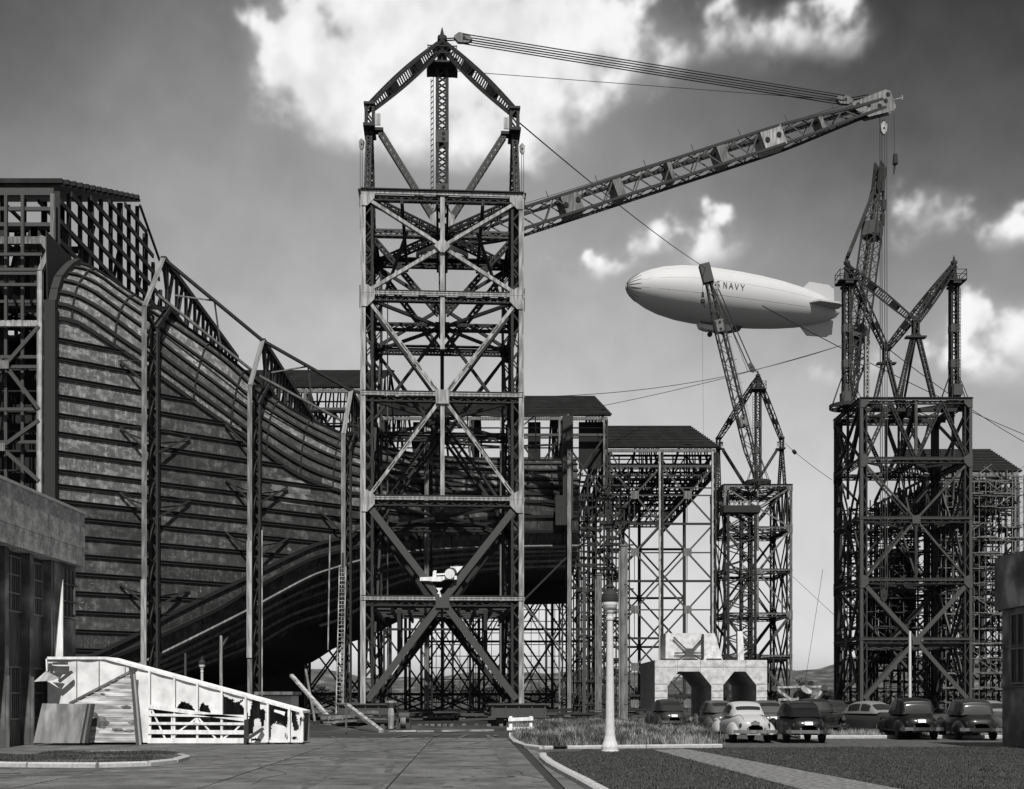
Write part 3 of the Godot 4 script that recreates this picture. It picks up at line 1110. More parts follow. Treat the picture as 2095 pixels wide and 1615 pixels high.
	# eave struts from bent to bent
	for i in 5:
		var mb := MB.new()
		mb.bar(tops[i], tops[i + 1], 0.2, 0.2)
		single("eave_strut", ["eave strut from the leftmost bent to the second bent", "eave strut from the second bent to the bent by the ladder", "eave strut reaching behind the left leg of the big tower", "eave strut seen between the two bents inside the big tower", "eave strut ending at the bent right of the big tower"][i], "steel beam", mb, M.steel_dark, tops[i], "eave struts between the bents")
		var mb2 := MB.new()
		var o := Vector3(0, -3.0, 1.6)
		mb2.bar(tops[i] + o, tops[i + 1] + o, 0.16, 0.16)
		mb2.bar((tops[i] + tops[i + 1]) / 2, (tops[i] + tops[i + 1]) / 2 + Vector3(0.1, -3.0, -1.5), 0.1, 0.1)
		mb2.bar((tops[i] + tops[i + 1]) / 2, tops[i].lerp(tops[i + 1], 0.02) + Vector3(0, -1.6, -2.5), 0.1, 0.1)
		single("knee_strut", ["pale knee strut below the eave between the first two bents", "knee strut below the eave between second bent and ladder bent", "knee strut below the eave beside the big tower's left leg", "knee strut below the eave, middle one inside the big tower", "knee strut below the eave at the bent right of the big tower"][i], "steel beam", mb2, M.steel_grey if i < 2 else M.steel_dark, tops[i] + o, "knee struts below the eaves")

# ------------------------------------------------------------------ open halls behind
func hall(label: String, xl: float, xr: float, de: float, dr: float, he: float, hr: float, step: float, front_panels: bool, ceiling: float, dense: bool):
	var t := thing("hall_frame", label, "building", Vector3((xl + xr) / 2, 0, -de), "half roofed steel halls")
	var db := dr * 2 - de
	# roof: overlapping dark strips on the front slope
	var k := 14
	for i in k:
		var a := float(i) / k
		var b := float(i + 1) / k
		var p := Vector3(0, lerpf(he, hr, a), -lerpf(de, dr, a))
		var q := Vector3(0, lerpf(he, hr, b), -lerpf(de, dr, b))
		var mb := MB.new()
		var nrm := Vector3(0, (dr - de), (hr - he)).normalized()
		var w := 0.0
		mb.obox((p + q) / 2 + Vector3((xl + xr) / 2, 0.08, 0) + nrm * 0.05, Vector3((xr - xl) / 2 + 0.4, 0, 0), nrm * 0.07, (q - p) / 2 * 1.05)
		mb.obox(p + Vector3((xl + xr) / 2, 0.18, 0.05) + nrm * 0.12, Vector3((xr - xl) / 2 + 0.5, 0, 0), nrm * 0.10, (q - p).normalized() * 0.14)
		part(t, "roof_strip", mb, M.roof_dark if i % 2 == 0 else M.roof_dark_b)
	# eave beam
	pbar(t, "eave_beam", Vector3(xl, he - 0.25, -de + 0.2), Vector3(xr, he - 0.25, -de + 0.2), 0.3, 0.35, M.steel_grey)
	pbar(t, "eave_beam", Vector3(xl, he - 2.1, -de + 0.1), Vector3(xr, he - 2.1, -de + 0.1), 0.25, 0.28, M.steel_mid)
	var nb := int(round((xr - xl) / step))
	for i in nb + 1:
		var x := lerpf(xl + 0.2, xr - 0.2, float(i) / nb)
		placed(t, "column", Vector3(x, 0, -de), Vector3(x, he - 0.4, -de), 0.5, 0.7, Vector3(0, 0, 1), 18, M.steel_dark, 0.16, 0.08)
		pbar(t, "column_flange", Vector3(x - 0.2, 0, -de + 0.40), Vector3(x - 0.2, he - 0.4, -de + 0.40), 0.22, 0.05, M.steel_grey if not front_panels else M.steel_light, Vector3(0, 0, 1))
		pbar(t, "rear_column", Vector3(x, 0, -db), Vector3(x, he, -db), 0.36, 0.36, M.steel_dark)
		pbar(t, "middle_column", Vector3(x, 0, -dr), Vector3(x, he, -dr), 0.4, 0.4, M.steel_dark)
		# frame truss from front to back below the roof
		var tr := MB.new()
		tr.truss(Vector3(x, he - 0.6, -de), Vector3(x, he - 0.6, -db), 2.6, 14, 0.26, 0.17)
		for j in 5:
			var a := j / 5.0
			tr.bar(Vector3(x, he - 0.6, -lerpf(de, dr, a)), Vector3(x, lerpf(he, hr, a + 0.2), -lerpf(de, dr, a + 0.2)), 0.16, 0.16)
			tr.bar(Vector3(x, he - 0.6, -lerpf(de, dr, a + 0.2)), Vector3(x, lerpf(he, hr, a + 0.2), -lerpf(de, dr, a + 0.2)), 0.16, 0.16)
		tr.bar(Vector3(x, hr, -dr), Vector3(x, he, -db), 0.3, 0.3)
		part(t, "roof_truss", tr, M.steel_dark)
	# front wall braces: crossed, two panels high each, with struts
	var hp := (he - 2.1) / 4.3
	for i in nb:
		var xa := lerpf(xl + 0.2, xr - 0.2, float(i) / nb)
		var xb := lerpf(xl + 0.2, xr - 0.2, float(i + 1) / nb)
		for j in range(-1, 4):
			var h1: float = he - 2.1 - hp * (3 - j)
			var h0: float = h1 - hp
			if h0 < -0.5:
				h0 = 0.1
			var c := Vector3((xa + xb) / 2, (h0 + h1) / 2, -de)
			var cr := MB.new()
			cr.bar(Vector3(xa, h0, -de), Vector3(xb, h1, -de), 0.14, 0.2)
			cr.bar(Vector3(xa, h1, -de), Vector3(xb, h0, -de - 0.18), 0.14, 0.2)
			part(t, "cross_brace", cr, M.steel_mid if front_panels else M.steel_dark)
			if front_panels:
				var gs := MB.new()
				gs.box(c + Vector3(0, 0, 0.16), Vector3(0.95, 0.95, 0.05))
				part(t, "gusset_plate", gs, M.steel_grey)
				pbar(t, "strut", Vector3(xa, c.y, -de - 0.22), Vector3(xb, c.y, -de - 0.22), 0.12, 0.16, M.steel_mid)
				pbar(t, "hanger", Vector3(c.x, h0, -de - 0.3), Vector3(c.x, c.y, -de - 0.3), 0.08, 0.08, M.steel_mid)
			pbar(t, "strut", Vector3(xa, h1, -de - 0.1), Vector3(xb, h1, -de - 0.1), 0.2, 0.26, M.steel_dark)
			# the same panel in the row behind
			var cr2 := MB.new()
			cr2.bar(Vector3(xa, h0, -dr), Vector3(xb, h1, -dr), 0.16, 0.22)
			cr2.bar(Vector3(xa, h1, -dr), Vector3(xb, h0, -dr - 0.2), 0.16, 0.22)
			cr2.bar(Vector3(xa, h1, -dr - 0.1), Vector3(xb, h1, -dr - 0.1), 0.2, 0.3)
			part(t, "rear_brace", cr2, M.steel_dark)
	# ceiling of purlins and cross trusses
	if ceiling > 0.0:
		var m := 9
		for i in m:
			var d := lerpf(de + 1.5, db - 4.0, float(i) / (m - 1))
			var tr := MB.new()
			tr.truss(Vector3(xl, ceiling + 2.4, -d), Vector3(xr, ceiling + 2.4, -d), 2.4, int((xr - xl) / 1.6), 0.24, 0.16)
			part(t, "ceiling_truss", tr, M.steel_dark)
		var n := int((xr - xl) / 1.3)
		var pl := MB.new()
		for i in n + 1:
			var x := lerpf(xl, xr, float(i) / n)
			pl.bar(Vector3(x, ceiling + 0.2, -de - 1.0), Vector3(x, ceiling + 0.2, -db + 4.0), 0.16, 0.22)
		part(t, "ceiling_purlins", pl, M.steel_dark).set_meta("kind", "stuff")
	# girts in the open strip below the eaves and boards hung there
	for j in 4:
		pbar(t, "girt", Vector3(xl, he - 1.0 - j * 1.15, -de - 1.2), Vector3(xr, he - 1.0 - j * 1.15, -de - 1.2), 0.12, 0.14, M.steel_mid)
	if dense:
		var st := MB.new()
		var n := int((xr - xl) / 1.25)
		for i in n + 1:
			var x := lerpf(xl, xr, float(i) / n)
			st.bar(Vector3(x, 0, -db), Vector3(x, he, -db), 0.1, 0.1)
		for j in int(he / 1.9):
			st.bar(Vector3(xl, j * 1.9 + 1.0, -db - 0.1), Vector3(xr, j * 1.9 + 1.0, -db - 0.1), 0.12, 0.14)
		for i in nb:
			var xa := lerpf(xl, xr, float(i) / nb)
			var xb := lerpf(xl, xr, float(i + 1) / nb)
			for j in 3:
				st.bar(Vector3(xa, j * 10.0, -db + 0.3), Vector3(xb, j * 10.0 + 10.0, -db + 0.3), 0.2, 0.2)
				st.bar(Vector3(xa, j * 10.0 + 10.0, -db + 0.4), Vector3(xb, j * 10.0, -db + 0.4), 0.2, 0.2)
		part(t, "rear_wall_studs", st, M.steel_dark).set_meta("kind", "stuff")
	return t

func scaffold(called: String, label: String, x0: float, x1: float, z0: float, z1: float, h: float, sx: float, sy: float, rows: int, m: Material, sd: int, thick := 0.09):
	var r := RandomNumberGenerator.new()
	r.seed = sd
	var t := thing(called, label, "scaffolding", Vector3((x0 + x1) / 2, 0, -z0))
	var nx := maxi(1, int((x1 - x0) / sx))
	var ny := int(h / sy)
	for k in rows:
		var z := -lerpf(z0, z1, float(k) / maxi(1, rows - 1))
		var up := MB.new()
		for i in nx + 1:
			var x := lerpf(x0, x1, float(i) / nx)
			up.bar(Vector3(x, 0, z), Vector3(x, h + r.randf_range(-0.3, 1.6), z), thick, thick)
		part(t, "standards", up, m).set_meta("kind", "stuff")
		var lg := MB.new()
		for j in ny + 1:
			for i in nx:
				if r.randf() < 0.14:
					continue
				var xa := lerpf(x0, x1, float(i) / nx) - r.randf_range(0, 0.5)
				var xb := lerpf(x0, x1, float(i + 1) / nx) + r.randf_range(0, 0.5)
				var y := 1.2 + j * sy + r.randf_range(-0.12, 0.12)
				lg.bar(Vector3(xa, y, z + 0.1), Vector3(xb, y, z + 0.1), thick, thick)
				if r.randf() < 0.22:
					lg.bar(Vector3(xa, y - 0.1, z - 0.3), Vector3(xb, y - 0.1, z - 0.3), 1.0, 0.07)
				if r.randf() < 0.16:
					lg.bar(Vector3(xa, y, z + 0.2), Vector3(xb, y + sy, z + 0.2), thick * 0.9, thick * 0.9)
				if r.randf() < 0.10:
					lg.bar(Vector3(xb, y, z + 0.2), Vector3(xa, y + sy, z + 0.2), thick * 0.9, thick * 0.9)
		part(t, "ledgers", lg, m).set_meta("kind", "stuff")
	for j in range(0, ny, 2):
		for i in [0, nx]:
			var x := lerpf(x0, x1, float(i) / nx)
			pbar(t, "transom", Vector3(x, 1.2 + j * sy, -z0), Vector3(x, 1.2 + j * sy, -z1), thick, thick, m)
	return t

func build_halls():
	hall("dark roofed steel hall showing between the second bent and the big tower", -38.0, -15.5, 122, 151, 33.9, 43.7, 5.6, false, 29.5, false)
	hall("long dark roofed open steel hall behind the big tower", -15.0, 10.9, 134, 163, 33.9, 43.5, 5.2, false, 0.0, true)
	hall("open steel hall with crossed bracing and gusset plates, left of the blimp's derrick", 11.3, 24.3, 140, 164, 31.5, 39.6, 6.3, true, 28.6, false)
	hall("dark roofed steel hall behind the right double derrick tower", 50.0, 61.2, 142, 152, 29.0, 33.8, 5.4, false, 25.0, false)
	# dark wall sheets hung in the middle hall
	for s in [[1107, 1084, 945, 865], [1082, 1105, 1010, 865], [1186, 1240, 945, 868]]:
		pass
	var dp := thing("hung_wall_panels", "dark wall panels hung below the eaves right of the big tower", "panel", Vector3(8, 29, -134.8))
	for s in [[1184, 1238, 864, 960], [1080, 1106, 864, 940], [845, 868, 864, 930]]:
		var a := at(s[0], s[3], 134.8)
		var b := at(s[1], s[2], 134.8)
		var mb := MB.new()
		mb.box((a + b) / 2, Vector3(b.x - a.x, b.y - a.y, 0.15))
		part(dp, "panel", mb, M.steel_black)
	# scaffolding between the tower and the lamp
	scaffold("scaffold", "tall dense dark scaffolding between the big tower and the lamp post", 6.2, 10.8, 108, 118, 21.0, 0.72, 2.1, 3, M.steel_dark, 3, 0.13)
	scaffold("scaffold", "pale pipe scaffolding on the right beside the dark annex building", 50.5, 60.2, 136.5, 139.5, 27.0, 1.9, 1.75, 3, M.steel_grey, 4, 0.08)
	scaffold("scaffold", "dark thicket of scaffold poles behind the pale pipe scaffolding at the right", 52.0, 60.6, 140.2, 146, 27.5, 0.75, 1.5, 4, M.steel_dark, 14, 0.15)
	scaffold("scaffold", "dense dark scaffolding inside the right double derrick tower", 40.6, 50.5, 141, 146, 24.0, 0.8, 1.3, 3, M.steel_dark, 5, 0.12)
	scaffold("scaffold", "light pipe staging seen through the right double derrick tower", 39.8, 49.8, 139.2, 140.4, 23.0, 1.5, 1.8, 2, M.steel_mid, 6, 0.08)
	var sp := thing("scaffold_sheeting", "black sheeting hung behind the scaffolding of the right tower", "sheeting", Vector3(47, 12, -147))
	for s in [[46.0, 50.6, 6.0, 20.5], [43.2, 45.8, 2.0, 16.0], [53.2, 55.0, 4.0, 26.0], [56.6, 58.6, 9.0, 27.0]]:
		var mb := MB.new()
		mb.box(Vector3((s[0] + s[1]) / 2, (s[2] + s[3]) / 2, -147), Vector3(s[1] - s[0], s[3] - s[2], 0.12))
		part(sp, "sheet", mb, M.steel_black)

# ------------------------------------------------------------------ lattice hall at the far left
func build_left_hall():
	var t := thing("lattice_hall", "tall dark lattice steel hall at the far left, open at its end", "building", Vector3(-40, 0, -90))
	var xe := -31.9
	# roof seen from below, stepped along its end
	var k := 14
	for i in k:
		var a := float(i) / k
		var b := float(i + 1) / k
		var p := Vector3(0, lerpf(37.6, 44.1, a), -lerpf(82, 100, a))
		var q := Vector3(0, lerpf(37.6, 44.1, b), -lerpf(82, 100, b))
		var mb := MB.new()
		mb.obox((p + q) / 2 + Vector3(xe - 20, 0.1, 0), Vector3(20.2, 0, 0), Vector3(0, 0.12, 0), (q - p) / 2 * 1.05)
		mb.obox(p + Vector3(xe - 20, 0.3, 0), Vector3(20.5, 0, 0), Vector3(0, 0.16, 0), Vector3(0, 0, 0.16))
		part(t, "roof_strip", mb, M.roof_dark if i % 2 == 0 else M.roof_dark_b)
	# end planes: posts, level girts and a few raking bars, one lattice behind the other
	var top := func(d: float) -> float:
		if d < 100.0:
			return lerpf(37.2, 43.7, (d - 82.0) / 18.0)
		return lerpf(43.7, 33.0, (d - 100.0) / 14.0)
	for pl in 3:
		var x := xe - pl * 5.5
		var posts := MB.new()
		var n := 15 if pl == 0 else 9
		for i in n:
			var d := lerpf(82.2, 113.0, float(i) / (n - 1))
			posts.bar(Vector3(x, 20.0, -d), Vector3(x, top.call(d), -d), 0.16, 0.30 if i % 3 else 0.44, Vector3(1, 0, 0))
		part(t, "end_posts", posts, M.steel_dark)
		var girts := MB.new()
		for i in 15:
			var h := 24.0 + i * 1.4
			if pl > 0 and i % 2 == 1:
				continue
			# as far as the roof line lets it run
			var d0 := 82.2
			var d1 := 113.5
			while d0 < 100.0 and float(top.call(d0)) < h:
				d0 += 0.3
			while d1 > 100.0 and float(top.call(d1)) < h:
				d1 -= 0.3
			if d1 - d0 > 1.0:
				girts.bar(Vector3(x + 0.2, h, -d0), Vector3(x + 0.2, h, -d1), 0.14, 0.36 if pl == 0 else 0.28)
		part(t, "end_girts", girts, M.steel_dark)
		var rk := MB.new()
		for i in 5:
			var d := 84.0 + i * 5.6
			rk.bar(Vector3(x - 0.2, 25.0, -d), Vector3(x - 0.2, minf(38.0, float(top.call(minf(d + 6.0, 113.0)))), -minf(d + 6.0, 113.0)), 0.16, 0.24, Vector3(1, 0, 0))
		part(t, "raking_bars", rk, M.steel_dark)
	# purlins between those planes
	for i in 11:
		var d := 83.5 + i * 2.9
		for h in [26.0, 30.0, 33.5]:
			if h > (41.0 if d > 92 else 36.5):
				continue
			pbar(t, "purlin", Vector3(xe, h, -d), Vector3(xe - 20, h, -d), 0.16, 0.2, M.steel_mid if i % 3 == 0 else M.steel_dark)
	# outer edge ladder of the end plane
	pbar(t, "edge_chord", at(286, 420, 99.9), at(338, 566, 107.4), 0.16, 0.2, M.steel_dark)
	# front frame: column with its bent knee
	var c0 := at(108, 398, 81.5)
	var c1 := at(108, 500, 81.5)
	var c2 := at(82, 556, 80.8)
	var c3 := at(80, 1428, 80.8)
	c3.y = 0
	pbar(t, "column", c0, c1, 0.3, 0.3, M.steel_grey, Vector3(0, 0, 1))
	pbar(t, "column", c1, c2, 0.35, 0.35, M.steel_grey, Vector3(0, 0, 1))
	pbar(t, "column", c2, c3, 0.34, 0.3, M.steel_light, Vector3(0, 0, 1))
	pbar(t, "column", c2 + Vector3(0.9, 0, -2.0), c3 + Vector3(0.9, 0, -2.0), 0.4, 0.4, M.steel_dark, Vector3(0, 0, 1))
	pbar(t, "column", c2 + Vector3(0.3, 0, -0.6), c3 + Vector3(0.9, 12.0, -1.0), 0.2, 0.2, M.steel_dark, Vector3(0, 0, 1))
	var xl := -52.0
	for y in [393, 428, 460]:
		var p := at(110, y, 81.6)
		pbar(t, "girt", Vector3(xl, p.y, p.z), p, 0.2, 0.26 if y > 393 else 0.5, M.steel_mid)
	var p5 := at(108, 493, 81.6)
	pbar(t, "girder", Vector3(xl, p5.y, p5.z), p5, 0.3, 0.5, M.steel_grey)
	for y in [521, 552, 560, 583]:
		var p := at(86, y, 81.0)
		pbar(t, "girt", Vector3(xl, p.y, p.z), p, 0.18, 0.2, M.steel_mid)
	var p6 := at(78, 663, 80.9)
	pbar(t, "girder", Vector3(xl, p6.y, p6.z), p6, 0.3, 0.4, M.steel_light)
	for y in [731, 838, 905, 751]:
		var p := at(80, y, 80.9)
		pbar(t, "girt", Vector3(xl, p.y, p.z), p, 0.2, 0.22, M.steel_mid)
	# crossed braces of the lower panel, front posts
	var g0 := at(10, 748, 80.7)
	for q in [[80, 668], [80, 838], [-60, 668], [-60, 838]]:
		pbar(t, "brace", g0, at(q[0], q[1], 80.7), 0.2, 0.25, M.steel_mid)
	var g1 := at(2, 916, 80.7)
	for q in [[80, 860], [80, 985], [-60, 860], [-60, 985]]:
		pbar(t, "brace", g1, at(q[0], q[1], 80.7), 0.2, 0.25, M.steel_mid)
	for q in [g0, g1]:
		var mb := MB.new()
		mb.box(q + Vector3(0, 0, 0.2), Vector3(0.7, 0.55, 0.05))
		part(t, "gusset_plate", mb, M.steel_pale)
	for x in [12, 46]:
		pbar(t, "post", at(x, 400, 81.4), at(x, 1000, 81.4), 0.2, 0.2, M.steel_mid, Vector3(0, 0, 1))
	# knee plate at the top of the column
	var kp := MB.new()
	kp.prism(PackedVector2Array([Vector2(0, 0), Vector2(-0.9, 0.3), Vector2(-0.9, -0.2), Vector2(-0.2, -1.2)]), at(108, 490, 81.2), Vector3(1, 0, 0), Vector3.UP, Vector3(0, 0, 0.06))
	part(t, "gusset_plate", kp, M.steel_pale)
	# trusses behind the upper frame
	for d in [84.0, 88.0, 93.0]:
		var mb := MB.new()
		mb.truss(Vector3(xl, 35.4, -d), Vector3(xe, 35.4, -d), 5.6, 9, 0.4, 0.5)
		part(t, "cross_truss", mb, M.steel_dark)
	# rounded fan casing and duct seen through the frame
	var fs := MB.new()
	for i in 10:
		var a0 := lerpf(0.15, 1.5, i / 10.0)
		var a1 := lerpf(0.15, 1.5, (i + 1) / 10.0)
		var r := 9.0
		var P := func(a: float, x: float) -> Vector3:
			return Vector3(x, 23.0 + r * sin(a), -99.0 + r * cos(a))
		fs.quad(P.call(a0, xl), P.call(a0, xe + 1.5), P.call(a1, xe + 1.5), P.call(a1, xl))
	part(t, "fan_casing", fs, M.skin_a)
	for x in [-36.0, -39.5, -44.0]:
		var rb := MB.new()
		for i in 10:
			var a0 := lerpf(0.15, 1.5, i / 10.0)
			var a1 := lerpf(0.15, 1.5, (i + 1) / 10.0)
			rb.bar(Vector3(x, 23 + 9.1 * sin(a0), -99 + 9.1 * cos(a0)), Vector3(x, 23 + 9.1 * sin(a1), -99 + 9.1 * cos(a1)), 0.5, 0.4)
		part(t, "casing_rib", rb, M.rib)
	pbar(t, "slanted_beam", at(-30, 588, 84), at(100, 648, 84), 0.3, 0.8, M.steel_mid)
	# studs and dark inner sheets
	var st := MB.new()
	for i in 18:
		st.bar(Vector3(xl + i * 1.15, 0, -86), Vector3(xl + i * 1.15, 25, -86), 0.12, 0.12)
	for j in 17:
		st.bar(Vector3(xl, 1.0 + j * 1.45, -85.8), Vector3(xe + 1.0, 1.0 + j * 1.45, -85.8), 0.1, 0.14)
	part(t, "inner_studs", st, M.steel_dark).set_meta("kind", "stuff")
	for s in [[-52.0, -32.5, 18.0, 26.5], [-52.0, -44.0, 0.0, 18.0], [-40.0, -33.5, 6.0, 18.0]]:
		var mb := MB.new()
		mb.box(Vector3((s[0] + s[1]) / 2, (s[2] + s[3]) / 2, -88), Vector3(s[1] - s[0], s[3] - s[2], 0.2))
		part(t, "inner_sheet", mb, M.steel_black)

# ------------------------------------------------------------------ derrick towers
const TW := 5.25
const TD := 6.1
const LV := [1.5, 8.06, 14.55, 21.3, 27.8, 34.3]

func tower(label: String, where: Vector3, turn: float, lod: int, light: Material):
	var t := Node3D.new()
	t.name = numbered(self, "lattice_tower")
	add_child(t, true)
	t.position = where
	t.rotation.y = turn
	tag(t, label, "tower", "square lattice derrick towers")
	var dk: Material = M.steel_dark
	var k := 44 if lod == 0 else 26
	# footings on wheeled trucks
	for sx in [-1, 1]:
		for sz in [-1, 1]:
			var mb := MB.new()
			mb.box(Vector3(sx * (TW - 0.3), 0.95, sz * (TD - 0.3)), Vector3(3.6 if sz > 0 else 3.0, 0.75, 1.0))
			mb.box(Vector3(sx * (TW - 0.3), 1.37, sz * (TD - 0.3)), Vector3(4.0, 0.1, 1.3))
			mb.box(Vector3(sx * (TW - 0.3), 0.55, sz * (TD - 0.3)), Vector3(4.0, 0.1, 1.3))
			for q in 5:
				mb.box(Vector3(sx * (TW - 0.3) + (q - 2) * 0.85, 0.95, sz * (TD - 0.3) + 0.53), Vector3(0.08, 0.72, 0.1))
			for q in [-1.2, 1.2]:
				mb.tube(Vector3(sx * (TW - 0.3) + q, 0.28, sz * (TD - 0.3) - 0.2), Vector3(sx * (TW - 0.3) + q, 0.28, sz * (TD - 0.3) + 0.2), 0.28, 0.28, 12)
			part(t, "footing_truck", mb, M.steel_mid)
			# column: pale outer flange plates and a dark laced body
			var cx: float = sx * (TW - 0.42)
			var cz: float = sz * (TD - 0.42)
			var body := MB.new()
			body.laced(Vector3(cx, LV[0], cz), Vector3(cx, LV[5], cz), 0.74, 0.74, Vector3(0, 0, 1), k, 0.16, 0.09, 4)
			body.box(Vector3(cx - sx * 0.32, 17.0, cz), Vector3(0.06, 33.0, 0.7))
			part(t, "column", body, dk)
			var fl := MB.new()
			fl.bar(Vector3(sx * TW - sx * 0.14, LV[0] - 0.1, sz * (TD + 0.02)), Vector3(sx * TW - sx * 0.14, LV[5], sz * (TD + 0.02)), 0.30, 0.05, Vector3(0, 0, 1))
			fl.bar(Vector3(sx * (TW + 0.02), LV[0] - 0.1, sz * TD - sz * 0.14), Vector3(sx * (TW + 0.02), LV[5], sz * TD - sz * 0.14), 0.30, 0.05, Vector3(1, 0, 0))
			part(t, "column_flange", fl, light if sz > 0 or lod == 1 else M.steel_mid)  # front flanges paler than rear ones: sunlight put into the colour
	# plan frames at each level
	for i in range(1, 6):
		var h: float = LV[i]
		for s in [-1, 1]:
			for ax in 2:
				var a := Vector3(-TW, h, s * TD) if ax == 0 else Vector3(s * TW, h, -TD)
				var b := Vector3(TW, h, s * TD) if ax == 0 else Vector3(s * TW, h, TD)
				var nr := Vector3(0, 0, s) if ax == 0 else Vector3(s, 0, 0)
				var m: Material = light if (s > 0 or lod == 1) else dk  # same beams pale in front, dark behind: painted sun and shade
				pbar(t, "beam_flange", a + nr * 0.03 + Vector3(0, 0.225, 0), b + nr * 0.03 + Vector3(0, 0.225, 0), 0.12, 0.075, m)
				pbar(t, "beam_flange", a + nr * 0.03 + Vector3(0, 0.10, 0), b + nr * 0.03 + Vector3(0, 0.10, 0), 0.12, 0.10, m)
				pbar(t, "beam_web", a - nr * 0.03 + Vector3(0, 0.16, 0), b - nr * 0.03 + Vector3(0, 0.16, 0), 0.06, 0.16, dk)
				pbar(t, "beam_cover", a - nr * 0.2 + Vector3(0, 0.34, 0), b - nr * 0.2 + Vector3(0, 0.34, 0), 0.8 if i == 5 else 0.5, 0.06, dk)
				var lc := MB.new()
				lc.laced(a - nr * 0.25 + Vector3(0, -0.16, 0), b - nr * 0.25 + Vector3(0, -0.16, 0), 0.34, 0.4, nr, k / 2, 0.09, 0.07)
				part(t, "beam_lacing", lc, dk)
		for sx in [-1, 1]:
			for sz in [-1, 1]:
				if i == 5:
					placed(t, "plan_brace", Vector3(sx * (TW - 0.4), h - 0.1, sz * (TD - 0.4)), Vector3(0, h - 0.1, 0), 0.55, 0.45, Vector3.UP, k / 3, dk, 0.12, 0.1, 4)
				else:
					pbar(t, "plan_brace", Vector3(sx * (TW - 0.4), h - 0.1, sz * (TD - 0.4)), Vector3(0, h - 0.1, 0), 0.2, 0.2, dk)
		if i >= 4:
			placed(t, "cross_beam", Vector3(-TW, h - 0.1, 0), Vector3(TW, h - 0.1, 0), 0.5, 0.5, Vector3.UP, k / 3, dk if i == 4 else M.steel_mid, 0.12, 0.08, 4)
		var gp_ := MB.new()
		gp_.box(Vector3(0, h - 0.1, 0), Vector3(1.0, 0.5, 1.0))
		part(t, "centre_plate", gp_, dk)
	# deck platform trusses at the top, with a partial plank floor
	placed(t, "deck_beam", Vector3(0, 34.15, -TD), Vector3(0, 34.15, TD), 0.8, 0.8, Vector3.UP, k / 3, dk, 0.14, 0.1, 4)
	for sx in [-0.5, 0.5]:
		pbar(t, "deck_stringer", Vector3(sx * TW, 33.95, -TD), Vector3(sx * TW, 33.95, TD), 0.2, 0.4, dk)
	# the four faces
	for f in 4:
		var nr: Vector3 = [Vector3(0, 0, 1), Vector3(1, 0, 0), Vector3(0, 0, -1), Vector3(-1, 0, 0)][f]
		var tg := Vector3.UP.cross(nr)
		var half := TW if f % 2 == 0 else TD
		var out := TD if f % 2 == 0 else TW
		var P := func(u: float, h: float) -> Vector3:
			return nr * (out - 0.12) + tg * (u * (half - 0.45)) + Vector3.UP * h
		var lit := f == 0 or (lod == 1 and f % 2 == 1)  # faces toward the camera get pale steel, painting them sunlit
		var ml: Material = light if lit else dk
		var L := LV
		var wd := 0.22
		if f % 2 == 0:
			for sg in [-1.0, 1.0]:
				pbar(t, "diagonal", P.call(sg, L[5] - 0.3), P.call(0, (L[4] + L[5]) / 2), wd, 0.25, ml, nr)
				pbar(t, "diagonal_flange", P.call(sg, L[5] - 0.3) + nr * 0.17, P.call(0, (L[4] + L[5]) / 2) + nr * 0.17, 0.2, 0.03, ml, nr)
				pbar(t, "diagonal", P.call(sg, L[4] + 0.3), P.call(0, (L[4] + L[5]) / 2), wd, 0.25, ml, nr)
			pbar(t, "middle_post", P.call(0, L[4] - 3.4), P.call(0, L[5]), 0.28, 0.25, ml if f == 0 else dk, nr)
			plate(t, P.call(0, (L[4] + L[5]) / 2) + nr * 0.22, tg, nr, 0.62, 0.7, ml, true)
		else:
			for sg in [-1.0, 1.0]:
				placed(t, "diagonal", P.call(sg, L[4]), P.call(sg * 0.5, L[5] - 0.2), 0.4, 0.35, nr, 12, dk, 0.12, 0.07)
				placed(t, "diagonal", P.call(sg * 0.5, L[5] - 0.2), P.call(0, L[4]), 0.4, 0.35, nr, 12, dk, 0.12, 0.07)
			pbar(t, "middle_post", P.call(0, L[4]), P.call(0, L[5]), 0.3, 0.25, M.steel_mid, nr)
		for pair in [[4, 3, 2], [2, 1, 0]]:
			var hi: float = L[pair[0]]
			var mid: float = L[pair[1]]
			var lo: float = L[pair[2]]
			var heavy: bool = pair[0] == 2
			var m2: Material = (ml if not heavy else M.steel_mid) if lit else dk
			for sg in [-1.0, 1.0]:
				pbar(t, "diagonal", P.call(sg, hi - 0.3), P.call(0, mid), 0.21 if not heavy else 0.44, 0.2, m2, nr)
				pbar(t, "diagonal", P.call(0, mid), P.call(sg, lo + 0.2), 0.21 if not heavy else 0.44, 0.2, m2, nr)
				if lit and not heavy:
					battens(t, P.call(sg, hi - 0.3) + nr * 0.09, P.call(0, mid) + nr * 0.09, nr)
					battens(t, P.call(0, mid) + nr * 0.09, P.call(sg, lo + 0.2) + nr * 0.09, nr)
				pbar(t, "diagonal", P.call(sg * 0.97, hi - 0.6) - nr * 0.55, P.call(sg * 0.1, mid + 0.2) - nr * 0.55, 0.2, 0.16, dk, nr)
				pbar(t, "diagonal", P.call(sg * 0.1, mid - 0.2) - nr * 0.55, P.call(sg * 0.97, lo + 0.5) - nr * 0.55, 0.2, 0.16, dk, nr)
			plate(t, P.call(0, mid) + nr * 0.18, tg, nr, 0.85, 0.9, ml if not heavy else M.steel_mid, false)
			if not heavy:
				pbar(t, "middle_post", P.call(0, mid), P.call(0, lo), 0.26, 0.2, ml if f == 0 else dk, nr)
